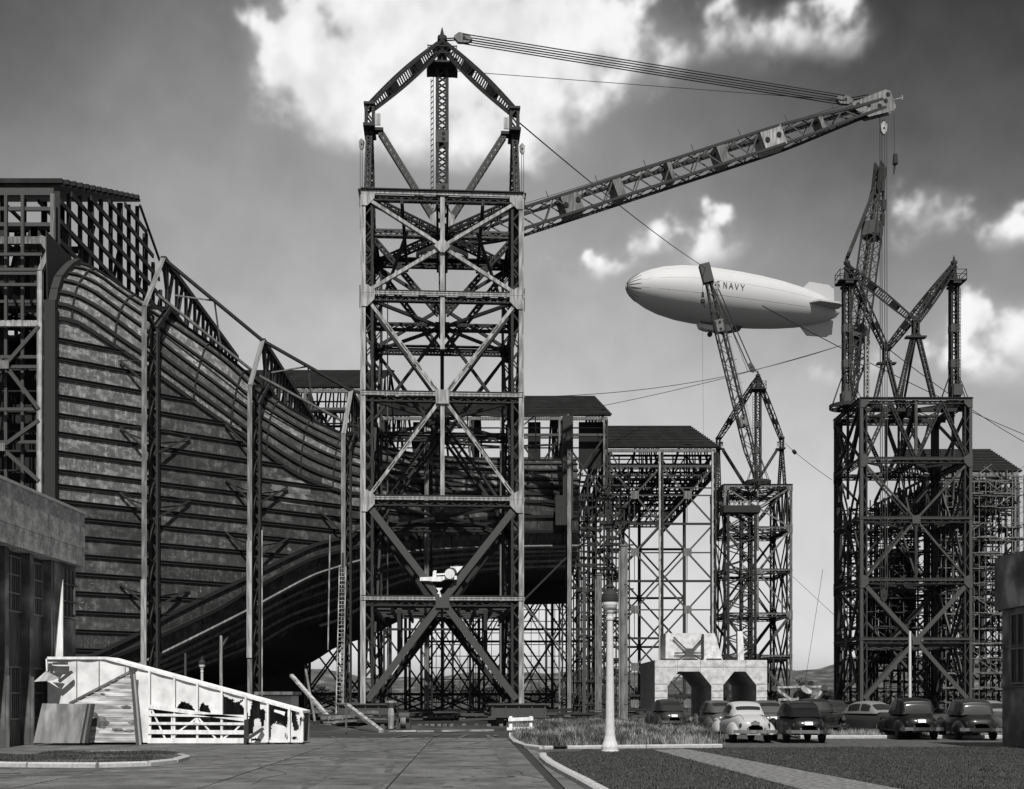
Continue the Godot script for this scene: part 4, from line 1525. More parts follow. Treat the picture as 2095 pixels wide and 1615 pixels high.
		# corner gussets
		for i in range(1, 6):
			for sg in [-1.0, 1.0]:
				if i == 1 or i == 3:
					continue
				var c: Vector3 = nr * (out + 0.06) + tg * (sg * (half - 0.55)) + Vector3.UP * (LV[i] - 0.45)
				corner(t, c + Vector3(0, 0.12, 0) + tg * sg * 0.18, tg * sg, nr, 0.68, 0.75, ml if i > 1 else M.steel_mid)
				if i == 2 or i == 4:
					corner(t, c + Vector3(0, 0.84, 0) + tg * sg * 0.18, tg * sg, nr, 0.68, -0.5, ml)
	# bracing inside the tower, seen between the faces
	for sg in [-1.0, 1.0]:
		placed(t, "inner_diagonal", Vector3(sg * (TW - 0.4), LV[5] - 0.4, -TD + 0.3), Vector3(sg * 0.3, LV[4] + 0.2, -TD + 0.3), 0.42, 0.4, Vector3(0, 0, 1), 14, dk, 0.14, 0.1, 2)
		placed(t, "inner_diagonal", Vector3(sg * (TW - 0.4), LV[5] - 0.4, 0), Vector3(sg * 0.25, LV[4] + 0.8, 0), 0.36, 0.36, Vector3(0, 0, 1), 14, dk, 0.12, 0.09, 2)
		pbar(t, "inner_diagonal", Vector3(sg * (TW - 0.5), LV[4] - 0.2, 0.4), Vector3(sg * 2.4, LV[5] - 1.0, 2.6), 0.16, 0.16, dk)
		pbar(t, "inner_diagonal", Vector3(sg * (TW - 0.5), LV[3], -0.4), Vector3(0, LV[4] - 0.2, 0), 0.2, 0.2, dk)
		pbar(t, "inner_diagonal", Vector3(sg * (TW - 0.5), LV[2], 0.3), Vector3(0, LV[3] - 0.2, 0), 0.2, 0.2, dk)
	placed(t, "king_post", Vector3(0, LV[4] - 0.8, 0), Vector3(0, LV[5], 0), 0.5, 0.5, Vector3(0, 0, 1), 12, dk, 0.13, 0.09, 2)
	# slender ladders and pipes
	pbar(t, "service_pipe", Vector3(-TW + 1.2, 1.5, -TD + 0.8), Vector3(-TW + 1.2, 33.0, -TD + 0.8), 0.09, 0.09, M.steel_mid)
	# work floor at the lowest level
	var fl2 := MB.new()
	for q in 9:
		fl2.box(Vector3(-TW + 0.9 + q * 1.08, LV[1] - 0.55, 0.0), Vector3(0.16, 0.3, 2 * TD - 0.8))
	for q in 7:
		fl2.box(Vector3(0, LV[1] - 0.32, -TD + 1.0 + q * 1.7), Vector3(2 * TW - 0.6, 0.12, 0.4))
	part(t, "work_floor_joists", fl2, M.steel_mid).set_meta("kind", "stuff")
	for q in [[-0.5, 0.0], [0.5, 0.0], [-0.5, 0.6], [0.5, 0.6]]:
		pbar(t, "floor_post", Vector3(q[0] * TW * 1.1, LV[1] - 0.4, q[1] * TD), Vector3(q[0] * TW * 1.1, LV[1] - 4.0, q[1] * TD), 0.25, 0.25, dk)
	return t

func battens(t: Node, a: Vector3, b: Vector3, nr: Vector3):
	# dark slots between the stitch plates of a built-up brace
	var mb := MB.new()
	var l := a.distance_to(b)
	var n := int(l / 1.5)
	for i in range(1, n):
		var p := a.lerp(b, (i + 0.2) / n)
		var q := a.lerp(b, (i + 0.62) / n)
		mb.flat(p, q, 0.07, 0.03, nr)
	part(t, "stitch_slots", mb, M.steel_dark)

func plate(t: Node, c: Vector3, tg: Vector3, nr: Vector3, w: float, h: float, m: Material, diamond: bool):
	var mb := MB.new()
	var p: PackedVector2Array
	if diamond:
		p = PackedVector2Array([Vector2(-w * 0.85, 0), Vector2(-w * 0.2, -h * 0.6), Vector2(w * 0.2, -h * 0.6), Vector2(w * 0.85, 0), Vector2(w * 0.2, h * 0.6), Vector2(-w * 0.2, h * 0.6)])
	else:
		p = PackedVector2Array([Vector2(-w * 0.5, -h * 0.5), Vector2(w * 0.5, -h * 0.5), Vector2(w * 0.55, h * 0.5), Vector2(-w * 0.55, h * 0.5)])
	mb.prism(p, c, tg, Vector3.UP, nr * 0.04)
	part(t, "gusset_plate", mb, m)

func corner(t: Node, c: Vector3, tg: Vector3, nr: Vector3, w: float, h: float, m: Material):
	var mb := MB.new()
	var p := PackedVector2Array([Vector2(w * 0.5, h * 0.5), Vector2(w * 0.5, -h * 0.55), Vector2(-w * 0.05, -h * 0.55), Vector2(-w * 0.75, h * 0.1), Vector2(-w * 0.75, h * 0.5)])
	mb.prism(p, c, tg, Vector3.UP, nr * 0.04)
	part(t, "gusset_plate", mb, m)

func derrick(label: String, where: Vector3, turn: float, masts: Array, lod: int) -> Node3D:
	var t := Node3D.new()
	t.name = numbered(self, "stiffleg_derrick")
	add_child(t, true)
	t.position = where
	t.rotation.y = turn
	tag(t, label, "crane", "stiffleg derricks on the towers")
	var dk: Material = M.steel_dark
	var k := 30 if lod == 0 else 20
	var zf := Vector3(0, 0, 1)
	for sx in [-1.0, 1.0]:
		var x: float = sx * (TW - 0.2)
		for sz in [-1.0, 1.0]:
			placed(t, "post_leg", Vector3(x + sx * 0.1 * sz, 34.6, sz * 1.9), Vector3(x, 41.6, sz * 0.22), 0.5, 0.45, Vector3(1, 0, 0), k, dk, 0.13, 0.08, 4)
		placed(t, "post_head", Vector3(x, 41.2, 0), Vector3(x, 43.2, 0), 0.7, 0.7, zf, 3, dk, 0.2, 0.12, 4)
		var hd := MB.new()
		hd.box(Vector3(x, 43.1, 0), Vector3(0.8, 0.16, 0.9))
		hd.box(Vector3(x, 41.3, 0), Vector3(0.8, 0.2, 2.2))
		hd.box(Vector3(x - sx * 0.55, 41.35, 0), Vector3(0.8, 0.2, 0.7))
		part(t, "post_cap", hd, dk)
		var hp := MB.new()
		hp.box(Vector3(x - sx * 0.55, 42.1, 0.1), Vector3(0.4, 0.8, 0.1))
		part(t, "post_plate", hp, M.steel_light)
		# sloping strut to the middle of the deck
		placed(t, "sloping_strut", Vector3(x - sx * 0.75, 41.2, 0), Vector3(sx * 0.35, 34.9, 0), 0.42, 0.5, zf, k, M.steel_mid if lod == 0 else dk, 0.14, 0.12, 2)
		var fp := MB.new()
		fp.prism(PackedVector2Array([Vector2(0.1, -0.4), Vector2(0.9, -0.4), Vector2(0.85, 0.5), Vector2(0.25, 0.95)]), Vector3(0, 34.9, 0.3), Vector3(sx, 0, 0), Vector3.UP, Vector3(0, 0, 0.05))
		part(t, "foot_plate", fp, M.steel_light)
		for mz in masts:
			# stiff leg: spindle shaped
			var a := Vector3(x, 42.9, 0)
			var b := Vector3(0.0, 51.0, mz)
			stiffleg(t, a, b, k, dk)
	for mz in masts:
		mast(t, mz, k, lod)
	return t

func stiffleg(t: Node, a: Vector3, b: Vector3, k: int, m: Material):
	var mb := MB.new()
	var ax := (b - a).normalized()
	var s := ax.cross(Vector3.UP).normalized()
	var u := s.cross(ax)
	var n := 12
	for i in n:
		for sg in [-1.0, 1.0]:
			var w0 := 0.20 + 0.20 * sin(PI * i / n)
			var w1 := 0.20 + 0.20 * sin(PI * (i + 1) / n)
			var p: Vector3 = a.lerp(b, float(i) / n)
			var q: Vector3 = a.lerp(b, float(i + 1) / n)
			for sv in [-1.0, 1.0]:
				mb.flat(p + u * sg * w0 + s * sv * 0.28, q + u * sg * w1 + s * sv * 0.28, 0.17, 0.10, s)
			if i % 4 != 3:
				for qq in 3:
					var pp := p.lerp(q, qq / 3.0)
					mb.flat(pp - u * (w0 - 0.05) + s * 0.28, pp + u * (w0 - 0.05) + s * 0.28, 0.12, 0.05, s)
			else:
				mb.flat(p + s * 0.28, q + s * 0.28, w0 * 2.0, 0.06, s)
				mb.flat(p + s * -0.28, q + s * -0.28, w0 * 2.0, 0.06, s)
			mb.flat(p + u * sg * w0 + s * 0.25, q + u * sg * w1 - s * 0.25, 0.09, 0.04, u)
	part(t, "stiff_leg", mb, m)

func mast(t: Node, mz: float, k: int, lod: int):
	var zf := Vector3(0, 0, 1)
	var dk: Material = M.steel_dark
	placed(t, "mast", Vector3(0, 35.4, mz), Vector3(0, 49.2, mz), 0.95, 0.95, zf, k, dk, 0.24, 0.14, 4)
	var cone := MB.new()
	cone.tube(Vector3(0, 49.2, mz), Vector3(0, 51.2, mz), 0.46, 0.2, 6)
	cone.tube(Vector3(0, 51.2, mz), Vector3(0, 51.5, mz), 0.36, 0.36, 10)
	cone.tube(Vector3(0, 51.5, mz), Vector3(0, 52.2, mz), 0.2, 0.03, 8)
	part(t, "mast_head", cone, dk)
	var sp := MB.new()
	for h in [37.0, 39.8, 43.8]:
		sp.box(Vector3(0, h, mz), Vector3(1.0, 0.9, 1.0))
	part(t, "splice_plates", sp, M.steel_mid)
	var hl := MB.new()
	for h in [37.0, 39.8, 43.8]:
		for s in [-1, 1]:
			hl.tube(Vector3(0.1, h + 0.2 * s, mz + 0.49), Vector3(0.1, h + 0.2 * s, mz + 0.525), 0.13, 0.13, 10)
	part(t, "splice_holes", hl, M.steel_black)
	# lookout platform
	var pf := MB.new()
	pf.box(Vector3(0, 49.1, mz), Vector3(2.2, 0.14, 2.2))
	for sx in [-1.05, 1.05]:
		pf.box(Vector3(sx, 48.8, mz), Vector3(0.22, 0.26, 0.9))
		for sz in [-1.05, 1.05]:
			pf.box(Vector3(sx, 49.7, mz + sz), Vector3(0.07, 1.2, 0.07))
		for h in [49.75, 50.25]:
			pf.box(Vector3(sx, h, mz), Vector3(0.06, 0.06, 2.2))
			pf.box(Vector3(0, h, mz + sx), Vector3(2.2, 0.06, 0.06))
	part(t, "lookout_platform", pf, dk)
	# ladder up the mast
	var ld := MB.new()
	for s in [-0.22, 0.22]:
		ld.bar(Vector3(-0.75 + s * 0.4, 34.6, mz + s + 0.3), Vector3(-0.75 + s * 0.4, 48.3, mz + s + 0.3), 0.05, 0.05)
	for i in 34:
		ld.bar(Vector3(-0.84, 34.8 + i * 0.4, mz + 0.08), Vector3(-0.66, 34.8 + i * 0.4, mz + 0.52), 0.05, 0.05)
	part(t, "mast_ladder", ld, M.steel_mid)
	# bull wheel with its struts
	var zo := signf(mz) * 0.6
	var bw := MB.new()
	var n := 28
	for i in n:
		var a0 := TAU * i / n
		var a1 := TAU * (i + 1) / n
		bw.bar(Vector3(cos(a0) * 1.9, 34.95, mz + zo * 0 + sin(a0) * 1.9), Vector3(cos(a1) * 1.9, 34.95, mz + sin(a1) * 1.9), 0.14, 0.4)
		if i % 4 == 0:
			bw.bar(Vector3(0, 34.95, mz), Vector3(cos(a0) * 1.9, 34.95, mz + sin(a0) * 1.9), 0.14, 0.2)
			bw.bar(Vector3(cos(a0) * 0.5, 38.6, mz + sin(a0) * 0.5), Vector3(cos(a0) * 1.85, 35.0, mz + sin(a0) * 1.85), 0.08, 0.08)
	bw.tube(Vector3(0, 34.4, mz), Vector3(0, 35.5, mz), 0.55, 0.55, 12)
	part(t, "bull_wheel", bw, dk)

func boom(t: Node, a: Vector3, b: Vector3, lod: int, wide: float, head_light: bool):
	# a laced boom that tapers to both ends, with splice plates and a plated head
	var ax := (b - a)
	var l := ax.length()
	ax /= l
	var s := ax.cross(Vector3.UP).normalized()
	var u := s.cross(ax)
	var n := 30 if lod == 0 else 22
	var W := func(f: float) -> float:
		return wide * (0.35 + 0.65 * smoothstep(0.0, 0.16, f)) * (1.0 - 0.55 * smoothstep(0.72, 1.0, f))
	var ch := MB.new()
	var lc := MB.new()
	var under := MB.new()
	for i in n:
		var f0 := float(i) / n
		var f1 := float(i + 1) / n
		var w0: float = W.call(f0) / 2
		var w1: float = W.call(f1) / 2
		var p := a + ax * l * f0
		var q := a + ax * l * f1
		for i1 in [-1.0, 1.0]:
			for i2 in [-1.0, 1.0]:
				(ch if i2 > 0 else under).bar(p + s * i1 * w0 + u * i2 * w0, q + s * i1 * w1 + u * i2 * w1, 0.15, 0.2, u)
			var sg := 1.0 if i % 2 == 0 else -1.0
			lc.flat(p + s * i1 * w0 - u * sg * w0, q + s * i1 * w1 + u * sg * w1, 0.10, 0.04, s)
			lc.flat(p + u * i1 * w0 - s * sg * w0, q + u * i1 * w1 + s * sg * w1, 0.10, 0.04, u)
			lc.flat(p + u * i1 * w0 + s * sg * w0, q + u * i1 * w1 - s * sg * w1, 0.10, 0.04, u)
	for q in [-0.2, 0.0, 0.2]:
		ch.bar(a + ax * l * 0.2 + s * q + u * W.call(0.4) * 0.34, a + ax * l * 0.95 + s * q + u * W.call(0.95) * 0.3, 0.1, 0.12, u)
	part(t, "boom_top_chords", ch, M.steel_dark)
	part(t, "boom_bottom_chords", under, M.steel_dark)
	part(t, "boom_lacing", lc, M.steel_mid)
	for f in [[0.267, 0.9], [0.372, 0.42], [0.49, 0.2], [0.61, 0.45], [0.727, 1.15], [0.845, 0.2]]:
		if lod > 0 and f[1] < 0.8:
			continue
		var w: float = W.call(f[0])
		var mb := MB.new()
		mb.obox(a + ax * l * f[0], ax * f[1] * 0.8, s * (w / 2 + 0.06), u * (w / 2 + 0.03))
		part(t, "splice_plate", mb, M.steel_light if lod == 0 and f[0] > 0.7 and f[0] < 0.8 else M.steel_grey if lod != 1 else M.steel_mid)
		if f[1] > 0.8:
			var hb := MB.new()
			for q in [-0.55, 0.5]:
				for sg in [-1.0, 1.0]:
					hb.tube(a + ax * (l * f[0] + q) + s * sg * (w / 2 + 0.09) + u * 0.1 * q, a + ax * (l * f[0] + q) + s * sg * (w / 2 + 0.125) + u * 0.1 * q, 0.2, 0.2, 12)
			part(t, "lightening_hole", hb, M.steel_black)
	# head
	var hd := MB.new()
	var poly := PackedVector2Array([Vector2(-2.6, 0.35), Vector2(-2.5, 0.75), Vector2(0.4, 0.9), Vector2(0.75, 0.7), Vector2(0.75, -0.55), Vector2(0.45, -0.75), Vector2(-1.6, -0.62)])
	var sc := wide / 1.4
	for i in poly.size():
		poly[i] *= sc
	for sg in [-1.0, 1.0]:
		hd.prism(poly, b + s * sg * 0.34, ax, u, s * sg * 0.06)
	part(t, "boom_head", hd, M.steel_pale if head_light else M.steel_dark)
	var sh := MB.new()
	for q in [[0.1, 0.1], [-1.3, 0.2], [-0.5, -0.1], [0.45, 0.5], [-2.1, 0.45]]:
		for sg in [-1.0, 1.0]:
			sh.tube(b + ax * q[0] * sc + u * q[1] * sc + s * sg * 0.39, b + ax * q[0] * sc + u * q[1] * sc + s * sg * 0.425, 0.17 * sc, 0.17 * sc, 12)
	sh.tube(b - s * 0.3, b + s * 0.3, 0.5 * sc, 0.5 * sc, 14)
	part(t, "head_sheave", sh, M.steel_black)
	# hand line along the top
	var hl := MB.new()
	for i in 8:
		var f := 0.12 + i * 0.11
		hl.bar(a + ax * l * f + u * W.call(f) / 2, a + ax * l * f + u * (W.call(f) / 2 + 0.9), 0.05, 0.05)
	part(t, "boom_stanchions", hl, M.steel_mid)
	hl = MB.new()
	hl.tube(a + ax * l * 0.05 + u * 1.3, b + u * 0.9, 0.022, 0.022, 5, false)
	part(t, "hand_line", hl, M.steel_dark)

func block(t: Node, c: Vector3, dir: Vector3, sz: float, m: Material):
	var mb := MB.new()
	var x := dir.normalized()
	var y := Vector3(0, 0, 1).cross(x).normalized()
	var z := x.cross(y)
	var p := PackedVector2Array([Vector2(-0.9, 0.1), Vector2(-0.45, 0.5), Vector2(0.5, 0.42), Vector2(0.95, 0.08), Vector2(0.95, -0.08), Vector2(0.5, -0.42), Vector2(-0.45, -0.5), Vector2(-0.9, -0.1)])
	for i in p.size():
		p[i] *= sz
	mb.prism(p, c - z * 0.2 * sz, x, y, z * 0.4 * sz)
	var o := part(t, "pulley_block", mb, m)
	var h := MB.new()
	h.tube(c + x * 0.1 * sz - z * 0.23 * sz, c + x * 0.1 * sz + z * 0.23 * sz, 0.16 * sz, 0.16 * sz, 10)
	part(o, "axle", h, M.steel_black)

func falls(t: Node, called: String, a: Vector3, b: Vector3, spread: Vector3, n: int, r: float):
	for i in n:
		var o := spread * ((i / maxf(1.0, n - 1.0)) - 0.5)
		var mb := MB.new()
		mb.tube(a + o, b + o, r, r, 5, false)
		part(t, called, mb, M.steel_dark)

func build_towers():
	var c1 := Vector3(-4.88, 0, -82.1)
	var r1 := deg_to_rad(3.5)
	tower("nearest square lattice steel tower standing over the road's end", c1, r1, 0, M.steel_light)
	var d1: Node3D = derrick("derrick with long boom on top of the nearest tower, boom reaching far right", c1, r1, [-TD], 0)
	# boom and ropes, in the derrick's own axes
	var inv := Transform3D(Basis(Vector3.UP, r1), c1).affine_inverse()
	var foot := Vector3(0.5, 35.8, -TD)
	var tip: Vector3 = inv * at(1806, 215, 94)
	boom(d1, foot, tip, 0, 1.5, true)
	var top := Vector3(0.3, 51.3, -TD)
	var bl1: Vector3 = inv * at(947, 79, 88)
	var bl2: Vector3 = inv * at(1727, 205, 93.5)
	block(d1, bl1, tip - top, 0.75, M.steel_grey)
	block(d1, bl2, tip - top, 0.75, M.steel_grey)
	falls(d1, "boom_fall", top, bl1, Vector3(0, 0.1, 0.1), 2, 0.05)
	falls(d1, "boom_fall", bl1 + Vector3(0, 0.16, 0), bl2 + Vector3(0, 0.2, 0), Vector3(0, 0.22, 0.3), 3, 0.045)
	falls(d1, "boom_fall", bl1 + Vector3(0, -0.2, 0), bl2 + Vector3(0, -0.2, 0), Vector3(0, 0.2, 0.3), 3, 0.045)
	falls(d1, "boom_fall", bl2, tip + Vector3(-1.2, 0.7, 0), Vector3(0, 0.12, 0.2), 2, 0.06)
	falls(d1, "whip_line", Vector3(0.2, 49.0, -TD), inv * at(1720, 205, 93.5), Vector3.ZERO, 1, 0.025)
	block(d1, inv * at(1808, 262, 94), Vector3(0, -1, 0), 0.55, M.steel_light)
	falls(d1, "hoist_rope", inv * at(1808, 245, 94), inv * at(1808, 258, 94), Vector3(0.1, 0, 0.1), 2, 0.04)
	for x in [1800.5, 1804.5, 1810, 1814.5]:
		var mb := MB.new()
		mb.tube(inv * at(x, 250 if x > 1801 else 240, 94), inv * at(x + 1.5, 1210, 94), 0.03, 0.03, 5, false)
		part(d1, "hoist_rope", mb, M.steel_mid if x > 1808 else M.steel_dark)
	block(d1, inv * at(1808, 1218, 94), Vector3(0, -1, 0), 0.6, M.steel_dark)
	var w2 := MB.new()
	w2.tube(inv * at(1830, 232, 94.3), inv * at(1830, 318, 94.3), 0.02, 0.02, 5, false)
	w2.tube(inv * at(1832, 316, 94.3), inv * at(1832, 336, 94.3), 0.17, 0.22, 8)
	w2.tube(inv * at(1831, 336, 94.3), inv * at(1829, 358, 94.3), 0.1, 0.04, 6)
	part(d1, "whip_hook", w2, M.steel_dark)
	var hl := MB.new()
	hl.bar(inv * at(1822, 206, 94), inv * at(1848, 199, 94), 0.05, 0.05)
	hl.tube(inv * at(1846, 205, 94), inv * at(1846, 195, 94), 0.06, 0.06, 6)
	part(d1, "boom_signal", hl, M.steel_light)
	# side ropes of the posts
	for s in [-1.0, 1.0]:
		block(d1, Vector3(s * (TW + 0.35), 40.3, 0.2), Vector3(0, -1, 0), 0.4, M.steel_light)
		falls(d1, "post_rope", Vector3(s * (TW + 0.38), 40.3, 0.2), Vector3(s * (TW + 0.38), 34.4, 0.2), Vector3(0.14, 0, 0), 2, 0.02)

	var c2 := Vector3(37.85, 0, -186.5)
	tower("small distant lattice tower under the airship, right of the braced hall", c2, 0.0, 2, M.steel_grey)
	var d2: Node3D = derrick("distant derrick whose steep boom crosses the airship", c2, 0.0, [TD], 2)
	var i2 := Transform3D(Basis(), c2).affine_inverse()
	var tip2: Vector3 = i2 * at(1443, 552, 180)
	boom(d2, Vector3(-0.3, 35.6, TD), tip2, 2, 1.3, false)
	var bx := MB.new()
	bx.obox(i2 * at(1445, 560, 180), Vector3(-0.30, 1.15, 0).normalized() * 1.45, Vector3(0.75, 0.19, 0), Vector3(0, 0, 0.6))
	part(d2, "boom_tip_box", bx, M.steel_mid)
	var top2 := Vector3(0, 51.8, TD)
	block(d2, i2 * at(1538, 753, 180), tip2 - top2, 0.85, M.steel_mid)
	block(d2, i2 * at(1464, 585, 180), tip2 - top2, 0.8, M.steel_light)
	falls(d2, "boom_fall", i2 * at(1466, 592, 180), i2 * at(1535, 748, 180), Vector3(0.55, 0.25, 0), 2, 0.09)
	falls(d2, "boom_fall", i2 * at(1455, 565, 180), i2 * at(1530, 760, 180), Vector3.ZERO, 1, 0.04)
	falls(d2, "boom_fall", i2 * at(1538, 753, 180), top2, Vector3(0.1, 0, 0), 2, 0.06)
	falls(d2, "hoist_rope", i2 * at(1438, 560, 180), i2 * at(1438, 600, 180), Vector3.ZERO, 1, 0.03)
	var hk := MB.new()
	hk.tube(i2 * at(1438, 598, 180), i2 * at(1438, 608, 180), 0.16, 0.24, 8)
	hk.tube(i2 * at(1438, 613, 180), i2 * at(1438, 620, 180), 0.33, 0.33, 10)
	hk.tube(i2 * at(1440, 622, 180), i2 * at(1443, 630, 180), 0.1, 0.12, 6)
	part(d2, "hook_block", hk, M.steel_dark)
	falls(d2, "tag_line", i2 * at(1436, 600, 180), i2 * at(1440, 920, 180), Vector3.ZERO, 1, 0.018)

	var c3 := Vector3(44.25, 0, -133.6)
	var r3 := deg_to_rad(90.0)
	tower("dark square lattice tower at the right behind the parked cars", c3, r3, 1, M.steel_mid)
	var d3: Node3D = derrick("double derrick with two masts on the right lattice tower", c3, r3, [-TD, TD], 1)
	var i3 := Transform3D(Basis(Vector3.UP, r3), c3).affine_inverse()
	var tip3: Vector3 = i3 * at(1801, 352, 140)
	boom(d3, Vector3(0, 35.6, -TD) + (i3 * at(1746, 800, 134) - Vector3(0, 35.6, -TD)) * 0.5, tip3, 1, 1.7, false)
	var top3 := Vector3(0, 51.8, -TD)
	falls(d3, "boom_fall", top3, i3 * at(1796, 372, 139.5), Vector3(0.5, 0.3, 0.5), 4, 0.08)
	block(d3, top3 + Vector3(0, 0.7, 0.2), tip3 - top3, 0.7, M.steel_dark)
	for yy in [[1806, 372], [1808, 410], [1806, 440]]:
		var mb := MB.new()
		var p: Vector3 = i3 * at(yy[0], yy[1], 139)
		mb.tube(p, p - Vector3(0, 1.2, 0), 0.32, 0.28, 8)
		part(d3, "hook_block", mb, M.steel_dark)
	# pale plated boom lying ready on the deck
	var pb := MB.new()
	pb.laced(i3 * at(1773, 820, 134), i3 * at(1774, 690, 134), 0.55, 0.55, Vector3(0, 0, 1), 16, 0.16, 0.12, 4)
	part(d3, "spare_strut", pb, M.steel_light)
	var pb2 := MB.new()
	pb2.laced(i3 * at(1748, 820, 136), i3 * at(1758, 690, 137), 0.7, 0.6, Vector3(0, 0, 1), 16, 0.22, 0.14, 4)
	part(d3, "spare_strut", pb2, M.steel_light)
	for s in [[1730, 815], [1957, 800]]:
		var bb := MB.new()
		bb.box(i3 * at(s[0], s[1], 133), Vector3(1.2, 1.2, 1.0))
		part(d3, "mast_foot", bb, M.steel_mid)

# ------------------------------------------------------------------ annex buildings at both sides
func build_left_building():
	var t := thing("annex_building", "stained concrete annex building at the left edge, tall dark doors under its parapet band", "building", Vector3(-20, 0, -42))
	var d0 := 30.0
	var d1 := 49.4
	var mb := MB.new()
	# parapet band, cast in lifts
	for i in 3:
		var m2 := MB.new()
		var h0 := 7.3 + i * 0.735
		m2.box(Vector3(-21.0 + 0.004 * (i % 2), h0 + 0.3675, -(d0 + d1) / 2), Vector3(6.0, 0.729, d1 - d0))
		part(t, "parapet_course", m2, M.concrete_band)
	mb = MB.new()
	mb.box(Vector3(-21.0, 9.56, -(d0 + d1) / 2), Vector3(6.1, 0.11, d1 - d0 + 0.1))
	part(t, "coping", mb, M.kerb)
	# end wall and corner pier
	mb = MB.new()
	mb.box(Vector3(-21.3, 3.65, -48.15), Vector3(5.9, 7.29, 2.3))
	part(t, "corner_wall", mb, M.concrete_stained)
	mb = MB.new()
	mb.box(Vector3(-21.6, 3.65, -(d0 + 47.0) / 2), Vector3(5.6, 7.29, 47.0 - d0 - 0.02))
	part(t, "back_wall", mb, M.door_dark)
	# piers between the doors, with their rounded posts
	for d in [47.0, 44.9, 42.7, 40.4, 38.1, 35.8]:
		mb = MB.new()
		mb.box(Vector3(-18.62, 3.65, -d), Vector3(0.45, 7.28, 0.34))
		part(t, "pier", mb, M.concrete_stained)
		mb = MB.new()
		mb.tube(Vector3(-18.33, 0, -d + 0.1), Vector3(-18.33, 2.6, -d + 0.1), 0.08, 0.08, 10)
		part(t, "guard_post", mb, M.concrete_stained)
	for k in 5:
		var da: float = [44.9, 42.7, 40.4, 38.1, 35.8][k] + 0.18
		var db: float = [47.0, 44.9, 42.7, 40.4, 38.1][k] - 0.18
		var dr := MB.new()
		dr.box(Vector3(-18.77, 4.0, -(da + db) / 2), Vector3(0.08, 2.1, db - da))
		dr.box(Vector3(-18.77, 0.5, -(da + db) / 2), Vector3(0.08, 1.0, db - da))
		var door := part(t, "door", dr, M.door_dark)
		for sp in [[5.05, 7.1, 3], [1.0, 2.95, 2]]:
			var h0: float = sp[0]
			var h1: float = sp[1]
			var gl := MB.new()
			gl.box(Vector3(-18.79, (h0 + h1) / 2, -(da + db) / 2), Vector3(0.02, h1 - h0, db - da))
			part(door, "pane", gl, M.glass)
			for i in 3:
				var d := lerpf(da, db, i / 2.0)
				pbar(door, "window_bar", Vector3(-18.75, h0, -d), Vector3(-18.75, h1, -d), 0.07, 0.09, M.frame_paint)
			for i in int(sp[2]) + 1:
				var h := lerpf(h0, h1, i / float(sp[2]))
				pbar(door, "window_bar", Vector3(-18.74, h, -da), Vector3(-18.74, h, -db), 0.07, 0.06, M.frame_paint)
			var sm := MB.new()
			for i in 11:
				var d := lerpf(da, db, (i + 0.5) / 11.0)
				sm.box(Vector3(-18.765, (h0 + h1) / 2, -d), Vector3(0.03, h1 - h0, 0.025))
			part(door, "muntins", sm, M.frame_paint).set_meta("kind", "stuff")
	# added white shapes that paint the sunlit slivers of the corner wall
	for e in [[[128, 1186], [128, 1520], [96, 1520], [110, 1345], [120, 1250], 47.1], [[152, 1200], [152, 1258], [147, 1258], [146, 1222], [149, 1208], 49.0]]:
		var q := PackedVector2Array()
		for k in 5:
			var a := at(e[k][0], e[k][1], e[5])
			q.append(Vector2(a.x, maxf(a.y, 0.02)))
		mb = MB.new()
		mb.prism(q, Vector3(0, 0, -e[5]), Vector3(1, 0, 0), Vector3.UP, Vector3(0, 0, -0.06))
		part(t, "sunlit_strip", mb, M.white)
	# corner window with its shelves
	mb = MB.new()
	mb.box(Vector3(-18.36, 6.1, -48.45), Vector3(0.04, 1.9, 1.2))
	var w := part(t, "window", mb, M.glass)
	for d in [47.85, 48.25, 48.65, 49.05]:
		pbar(w, "window_bar", Vector3(-18.32, 5.15, -d), Vector3(-18.32, 7.1, -d), 0.06, 0.05, M.frame_paint)
	for h in [5.1, 5.75, 6.45]:
		mb = MB.new()
		mb.box(Vector3(-18.27, h, -48.45), Vector3(0.16, 0.06, 1.35))
		part(w, "sill", mb, M.concrete_stained)

func build_right_building():
	var t := thing("annex_building", "dark flat roofed annex building at the right edge of the picture", "building", Vector3(20, 0, -38))
	var mb := MB.new()
	mb.box(Vector3(20.32, 5.85, -36.0), Vector3(6.0, 1.86, 12.2))
	part(t, "parapet", mb, M.concrete_stained)
	mb = MB.new()
	mb.box(Vector3(20.52, 2.46, -35.95), Vector3(6.0, 4.91, 11.9))
	part(t, "wall", mb, M.concrete_stained)
	for h in [3.6, 2.2]:
		pbar(t, "band", Vector3(17.49, h, -41.9), Vector3(17.49, h, -30), 0.05, 0.08, M.concrete_stained)
	for d in [40.2, 37.5, 34.8]:
		var wb := MB.new()
		wb.box(Vector3(17.5, 3.5, -d), Vector3(0.06, 2.4, 1.6))
		var w := part(t, "window", wb, M.glass)
		for q in [-0.8, -0.27, 0.27, 0.8]:
			pbar(w, "window_bar", Vector3(17.46, 2.3, -d + q), Vector3(17.46, 4.7, -d + q), 0.06, 0.06, M.frame_paint)
		for h in [2.3, 3.5, 4.7]:
			pbar(w, "window_bar", Vector3(17.45, h, -d - 0.8), Vector3(17.45, h, -d + 0.8), 0.06, 0.06, M.frame_paint)

